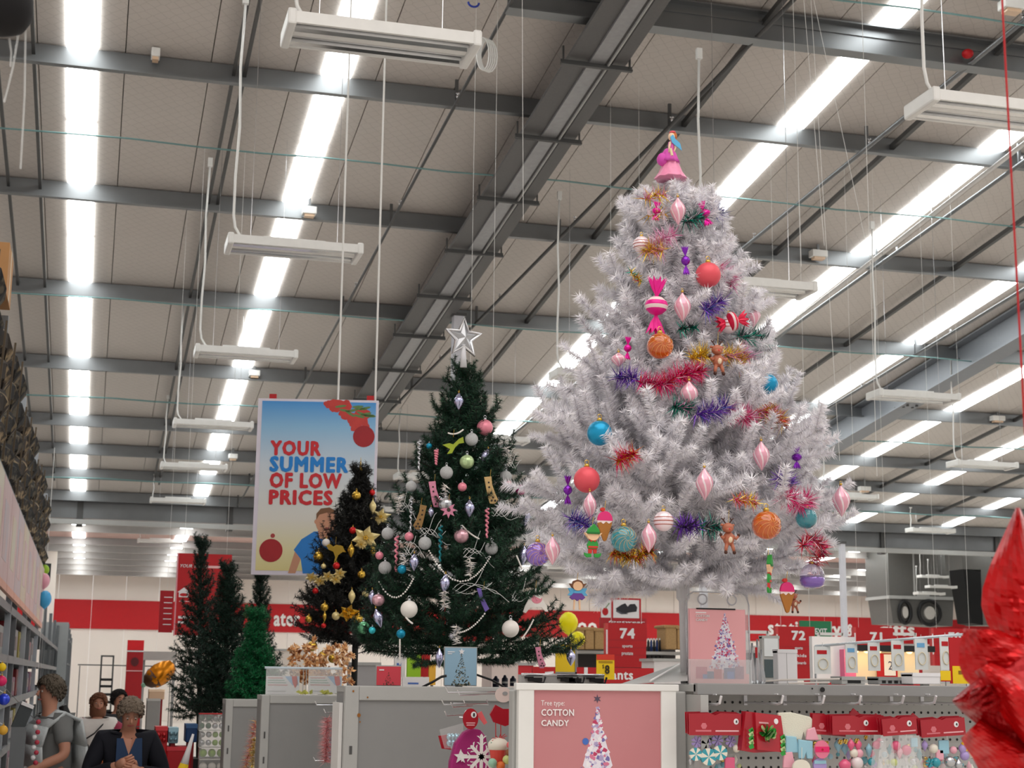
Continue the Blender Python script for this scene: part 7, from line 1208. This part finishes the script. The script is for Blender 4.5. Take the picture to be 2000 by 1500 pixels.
# ---------------------------------------------------------------- people
def skinmesh(name, nodes, edges, m, par, sub=2, root=0):
    me = bpy.data.meshes.new(name); og = ORG[par.name]; me.from_pydata([tuple(Vector(p)-og) for p, r in nodes], edges, []); o = bpy.data.objects.new(name, me); COL.objects.link(o); o.parent = par; ORG[o.name] = og; me.materials.append(m)
    k = o.modifiers.new('skin', 'SKIN'); k.use_smooth_shade = True
    for i, (p, r) in enumerate(nodes):
        r = r if isinstance(r, tuple) else (r, r); me.skin_vertices[0].data[i].radius = r; me.skin_vertices[0].data[i].use_root = i == root
    s = o.modifiers.new('sub', 'SUBSURF'); s.levels = s.render_levels = sub; return o
def person(px, py_top, Y, H, yaw, label, hairm, topm, trm, arms, bow=0.0, sleeve=1.0, shoes=None, build=1.0, hairk='short'):
    top = P(px, py_top, Y=Y); base = Vector((top.x, Y, 0)); H = top.z if H is None else H; t = thing('person', base, label, 'person'); c, s = math.cos(yaw), math.sin(yaw)
    def L(x, y, z): return base+Vector((x*c-y*s, x*s+y*c, z))*1.0
    h = lambda x, y, z: L(x*H*build if abs(x) < .2 else x*H, y*H, z*H)
    hx, hy, hz = 0, -.02-.075*bow, .925-.02*bow
    N = [(h(0, 0, .53), (.085*H*build, .06*H*build)), (h(0, 0, .64), (.072*H*build, .055*H*build)), (h(0, 0, .75), (.088*H*build, .058*H*build)), (h(0, -.01-.02*bow, .825), .036*H), (h(0, -.02-.045*bow, .862-.01*bow), .033*H), (h(hx, hy, hz-.022), (.042*H, .048*H)), (h(hx, hy-.005, hz+.03), (.047*H, .054*H)), (h(hx, hy+.005, hz+.062), (.03*H, .034*H))]
    E_ = [(0, 1), (1, 2), (2, 3), (3, 4), (4, 5), (5, 6), (6, 7)]
    for e in (-1, 1):
        i = len(N); N += [(h(e*.055, 0, .47), .058*H), (h(e*.058, -.005, .28), .038*H), (h(e*.06, .012, .05), .024*H), (h(e*.062, -.06, .018), (.02*H, .024*H))]; E_ += [(0, i), (i, i+1), (i+1, i+2), (i+2, i+3)]
    AR = []
    for e, (el, wr) in zip((-1, 1), arms):
        i = len(N); sh = h(e*.105, 0, .795); N += [(sh, .036*H), (h(*el), .027*H), (h(*wr), .019*H)]; E_ += [(2, i), (i, i+1), (i+1, i+2)]; AR.append((sh, h(*el), h(*wr)))
    body = skinmesh('body', N, E_, skin, t)
    # clothes: shirt shell with sleeves, trousers shell
    k = 1.16; Sx = [(h(0, 0, .50), (.108*H*build, .086*H*build)), (h(0, 0, .64), (.1*H*build, .08*H*build)), (h(0, 0, .755), (.112*H*build, .08*H*build)), (h(0, -.004, .815), .05*H)]; Se = [(0, 1), (1, 2), (2, 3)]
    for sh, el, wr in AR:
        i = len(Sx); Sx += [(sh, .052*H), (sh.lerp(el, min(1, sleeve*1.6)), .042*H)]; Se += [(2, i), (i, i+1)]
        if sleeve >= 1: Sx.append((el.lerp(wr, .9), .027*H)); Se.append((i+1, i+2))
    skinmesh('top', Sx, Se, topm, t)
    Tx = [(h(0, 0, .53), (.094*H*build, .07*H*build))]; Te = []
    for e in (-1, 1): i = len(Tx); Tx += [(h(e*.055, 0, .46), .066*H), (h(e*.058, -.005, .28), .048*H), (h(e*.06, .012, .06), .04*H)]; Te += [(0, i), (i, i+1), (i+1, i+2)]
    skinmesh('trousers', Tx, Te, trm, t)
    for e in (-1, 1): MB().ball(h(e*.062, -.045, .022), .05*H, 12, 8, (.7, 1.3, .45)).build('shoe', black, t, smooth=True)
    # head details
    tl = .75*bow; fw = Vector((s, -c, 0)); rt = Vector((c, s, 0)); upv = Vector((0, 0, 1)); f = (fw*math.cos(tl)-upv*math.sin(tl)); u = (upv*math.cos(tl)+fw*math.sin(tl)); hc = h(hx, hy, hz+.005)
    hp_ = lambda a, b_, d: hc+rt*(a*H)+u*(b_*H)+f*(d*H)
    for e in (-1, 1):
        ey = MB().ball(hp_(e*.019, .008, .048),   .0055*H, 10, 8).build('eye', M('eye_white', (190, 176, 168), .4), t, smooth=True); MB().ball(hp_(e*.019, .007, .0535), .0035*H, 8, 6).build('iris', dk, ey, smooth=True); MB().tube([hp_(e*.03, .021, .045), hp_(e*.019, .024, .05), hp_(e*.009, .021, .052)], .002*H, 5).build('eyebrow', hairm, t); MB().ball(hp_(e*.05, 0, .0), .013*H, 10, 8, (.5, .8, 1.2)).build('ear', skin, t, smooth=True)
    MB().tube([hp_(0, .012, .052), hp_(0, -.008, .063), hp_(0, -.012, .056)], [.004*H, .008*H, .005*H], 8).build('nose', skin, t, smooth=True); MB().tube([hp_(-.015, -.03, .05), hp_(0, -.031, .055), hp_(.015, -.03, .05)], .0035*H, 6).build('mouth', M('lips', (170, 90, 84), .5), t, smooth=True)
    b = MB(); n, m_ = 20, 10; rows = []
    for j in range(m_+1):
        a = PI*.74*j/m_; row = []
        for i in range(n):
            ph = 2*PI*i/n; fr_ = math.cos(ph)  # 1 = front
            aa = a*(1-.6*max(0, fr_)**1.3-.1*(1-abs(fr_))); r = .059*H*(1+.05*math.sin(i*5+j*3))*(1-.16*(j/m_)**3); x = math.sin(aa)*math.sin(ph); z = math.cos(aa); y = math.sin(aa)*math.cos(ph); row.append(b.V(hc+rt*(x*r*.98)+u*(z*r*1.12+.017*H)+f*(y*r*1.08-.004*H)))
        rows.append(row)
    for a, c_ in zip(rows[:-1], rows[1:]):
        for i in range(n): b.face((a[i], a[(i+1) % n], c_[(i+1) % n], c_[i]))
    for q_ in range(420):
        a = PI*.74*math.sqrt(RN.random()); ph = RN.uniform(0, 2*PI); fr_ = math.cos(ph); aa = a*(1-.6*max(0, fr_)**1.3-.1*(1-abs(fr_))); r = .0595*H
        pt = lambda e, rr: hc+rt*(math.sin(e)*math.sin(ph)*rr*.98)+u*(math.cos(e)*rr*1.12+.017*H)+f*(math.sin(e)*math.cos(ph)*rr*1.08-.004*H)
        sd_ = (rt*math.cos(ph)-f*math.sin(ph))*(.0045*H); b.poly([pt(aa, r)-sd_, pt(aa, r)+sd_, pt(aa+.22, r*1.07)+rt*RN.uniform(-.006, .006)*H])
    o = b.build('hair', hairm, t, smooth=True); sd = o.modifiers.new('thick', 'SOLIDIFY'); sd.thickness = .008
    if hairk == 'long': MB().lathe([(.045*H, .02*H), (.062*H, -.03*H), (.06*H, -.08*H), (.03*H, -.11*H)], hc-f*(.018*H), 16, u).build('hair_back', hairm, t, smooth=True)
    # hands with fingers
    for e, (sh, el, wr) in zip((-1, 1), AR):
        d = (wr-el).normalized(); sd_ = d.cross(fw).normalized() if abs(d.dot(fw)) < .95 else rt; nn = d.cross(sd_).normalized(); b = MB(); pc = wr+d*(.028*H); b.tube([wr-d*.008*H, wr+d*.012*H, wr+d*.032*H, wr+d*.05*H], [.017*H, .021*H, .025*H, .022*H], 10)
        for k_, (o_, ln) in enumerate(((-.018, .034), (-.006, .04), (.006, .037), (.018, .028))):
            p0 = wr+d*(.045*H)+sd_*(o_*H); p1 = p0+d*(ln*.5*H)+nn*(.006*H); p2 = p1+d*(ln*.45*H)+nn*(.016*H); b.tube([p0, p1, p2], [.0068*H, .0062*H, .005*H], 7)
        p0 = wr+d*(.018*H)+sd_*(.02*H); b.tube([p0, p0+sd_*(.016*H)+d*(.012*H), p0+sd_*(.02*H)+d*(.03*H)+nn*(.008*H)], [.009*H, .0078*H, .006*H], 7)
        b.build('hand', skin, t, smooth=True)
    return t, h, hp_, H
navy = M('cardigan_navy', (14, 16, 28), .85); teal_t = M('top_blue', (34, 60, 96), .7); gh = M('hair_grey_brown', (128, 114, 100), .8, var=.3, sc=60, bump=.6); gtee = M('tee_grey', (120, 122, 122), .8); blk = M('trouser_black', (22, 22, 24), .8); khaki = M('trouser_khaki', (70, 64, 54), .8)
t, h, hp_, H = person(252, 1359, 11.7, None, .12, 'older woman with short grey hair in a navy cardigan, head bowed', gh, navy, blk, [((-.165, -.03, .62), (-.05, -.16, .68)), ((.165, -.03, .62), (.03, -.17, .655))], bow=.8, build=1.12)
b = MB(); b.poly([h(-.04, -.085, .79), h(0, -.1, .70), h(.04, -.085, .79), h(.02, -.05, .825), h(-.02, -.05, .825)]); b.build('neck_opening', skin, t); b = MB(); b.prism(Fr(h(0, -.098, .0), (1, .12, 0)), [(x*H, z*H) for x, z in ((-.06, .8), (-.03, .8), (0, .72), (.03, .8), (.06, .8), (.07, .6), (-.06, .6))], -.01, .0); b.build('blue_top', teal_t, t)
cap_g = M('cap_green_grey', (112, 110, 98), .8, var=.25, sc=30)
t, h, hp_, H = person(108, 1324, 12.3, None, -1.15, 'man in grey tee with a pale towel over his shoulder, facing left', M('hair_brown_grey', (92, 82, 70), .8, var=.3, sc=60, bump=.5), gtee, khaki, [((-.17, -.04, .62), (-.15, -.17, .52)), ((.155, .0, .65), (.13, -.17, .58))], sleeve=.45, build=1.1)
b = MB(); tow = M('towel_pale', (196, 202, 204), .9, bump=.4, sc=40)
pts = [(.1, -.115, .60), (.09, -.12, .70), (.08, -.09, .79), (.075, 0, .86), (.08, .085, .82), (.085, .115, .70), (.09, .12, .58)]
for a, c_ in zip(pts[:-1], pts[1:]): b.poly([h(a[0]-.13, a[1]*1.05, a[2]), h(a[0]+.055, a[1], a[2]-.012), h(c_[0]+.055, c_[1], c_[2]-.012), h(c_[0]-.13, c_[1]*1.05, c_[2])])
o = b.build('towel', tow, t, smooth=True); sdm = o.modifiers.new('thick', 'SOLIDIFY'); sdm.thickness = .02; MB().tube([h(-.02, .055, .87), h(-.02, .075, .83), h(-.02, .07, .79)], [.02*H, .022*H, .01*H], 8).build('ponytail', black, t, smooth=True)
pinks_ = M('raglan_rose', (150, 40, 70), .7)
t, h, hp_, H = person(193, 1357, 17.2, None, .05, 'brown haired woman with rose sleeves and a black shoulder bag', M('hair_brown', (120, 76, 54), .8, var=.3, sc=60), M('top_white_orange', (226, 220, 216), .7), blk, [((-.17, 0, .63), (-.16, -.05, .5)), ((.17, 0, .63), (.16, -.04, .5))], sleeve=1.0, build=1.1, hairk='long')
for e in (-1, 1): sh = h(e*.12, 0, .79); MB().tube([h(e*.075, 0, .805), h(e*.13, 0, .76), h(e*.175, 0, .63), h(e*.165, -.04, .52)], [.04*H, .052*H, .042*H, .032*H], 10).build('rose_sleeve', pinks_, t, smooth=True)
MB().lathe([(.105*H, .0), (.12*H, -.04*H), (.115*H, -.09*H)], h(0, 0, .60), 16).build('orange_print', M('print_orange', (206, 70, 30), .7, c2=(226, 130, 60), sc=9, var=0), t, smooth=True); MB().box(h(-.12, -.09, .56), (.16*H, .07*H, .17*H)).build('shoulder_bag', black, t, bevel=.03); MB().tube([h(-.14, -.1, .63), h(-.02, -.1, .72), h(.07, -.03, .825)], .006*H, 6).build('bag_strap', black, t)
t, h, hp_, H = person(231, 1350, 18.5, None, .5, 'dark clothed shopper half hidden behind the cardigan woman', M('hair_black', (26, 22, 22), .8), M('top_charcoal', (40, 40, 44), .8), blk, [((-.16, 0, .63), (-.15, -.05, .5)), ((.16, 0, .63), (.15, -.05, .5))], build=1.0)
# ---------------------------------------------------------------- foreground: red foil star bow at the right edge, black thing top left
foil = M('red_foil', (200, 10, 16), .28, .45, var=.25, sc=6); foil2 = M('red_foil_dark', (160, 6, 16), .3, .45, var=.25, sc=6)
t = thing('foil_star', P(1990, 1300, d=2.5), 'huge pleated red foil star close to the camera at the right edge', 'decoration')
def lobe(name, A, B_, d, bul, pleats, m, n=26, k=14, amp=.006):
    def smp(Lp, f):
        g = f*(len(Lp)-1); i = min(int(g), len(Lp)-2); e = g-i; return Lp[i][0]+(Lp[i+1][0]-Lp[i][0])*e, Lp[i][1]+(Lp[i+1][1]-Lp[i][1])*e
    b = MB(); rows = []
    for i in range(n+1):
        a, c = smp(A, i/n), smp(B_, i/n); row = []
        for j in range(k+1):
            f = j/k; px, py = a[0]+(c[0]-a[0])*f, a[1]+(c[1]-a[1])*f; zz = amp*abs(((i/n*pleats+f*.8) % 1)*2-1)*4*f*(1-f)+.004*math.sin(f*19+i*.7); row.append(b.V(P(px, py, d=d-bul*math.sin(PI*f)-zz)))
        rows.append(row)
    for r1, r2_ in zip(rows[:-1], rows[1:]):
        for j in range(k): b.face((r1[j], r1[j+1], r2_[j+1], r2_[j]))
    o = b.build(name, m, t); s = o.modifiers.new('thick', 'SOLIDIFY'); s.thickness = .0015; return o
lobe('foil_point', [(1986, 992), (1962, 1045), (1938, 1098), (1920, 1148), (1918, 1185), (1932, 1225), (1962, 1255)], [(1990, 992), (2016, 1050), (2050, 1110), (2085, 1160), (2090, 1190), (2070, 1240), (2030, 1262)], 2.5, .05, 11, foil)
lobe('foil_point', [(1884, 1228), (1876, 1262), (1873, 1295), (1884, 1325), (1908, 1348)], [(1950, 1232), (2020, 1262), (2070, 1290), (2060, 1330), (2000, 1352)], 2.45, .05, 6, foil)
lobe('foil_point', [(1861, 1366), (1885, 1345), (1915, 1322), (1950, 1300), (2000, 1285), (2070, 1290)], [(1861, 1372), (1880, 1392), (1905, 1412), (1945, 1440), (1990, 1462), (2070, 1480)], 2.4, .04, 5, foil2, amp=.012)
lobe('foil_point', [(1905, 1310), (1930, 1345), (1960, 1400), (2010, 1460), (2040, 1480)], [(1935, 1296), (1990, 1320), (2060, 1370), (2110, 1440), (2120, 1470)], 2.36, .05, 7, foil)
lobe('foil_point', [(1878, 1440), (1884, 1455), (1900, 1478), (1915, 1505), (1935, 1530)], [(1925, 1395), (1980, 1430), (2050, 1470), (2080, 1520), (2080, 1560)], 2.42, .06, 5, foil)
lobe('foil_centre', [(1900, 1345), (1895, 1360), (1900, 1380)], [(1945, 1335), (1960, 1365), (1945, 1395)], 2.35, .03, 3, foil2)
MB().tube([P(2010, 1000, d=2.55), P(2010, 1000, d=2.55)+Vector((0, 0, 1.5))], .002, 5).build('hanging_cord', red, t)
q = P(8, 8, d=3.0); t = thing('black_pouch', q, 'out of focus black rounded hanging thing in the top left corner', 'decoration'); b = MB(); b.lathe([(.02, .1), (.05, .06), (.058, .0), (.05, -.035), (.03, -.056), (.001, -.064)], q, 18, (-.25, 0, 1), rib=.05, nrib=4); b.build('body', M('pouch_black', (10, 8, 12), .8), t, smooth=True); MB().tube([q+Vector((0, 0, .09)), q+Vector((0, 0, .8))], .004, 5).build('cord', black, t)
for k, (x0, y0, x1, y1) in enumerate(((36, 66, 8, 200), (50, 40, 40, 330), (18, 75, 20, 130))):
    MB().tube([P(x0, y0, d=3.02), P((x0+x1)/2+3, (y0+y1)/2, d=3.02), P(x1, y1, d=3.02)], .0022, 5).build('pale_streamer', clearf, t)
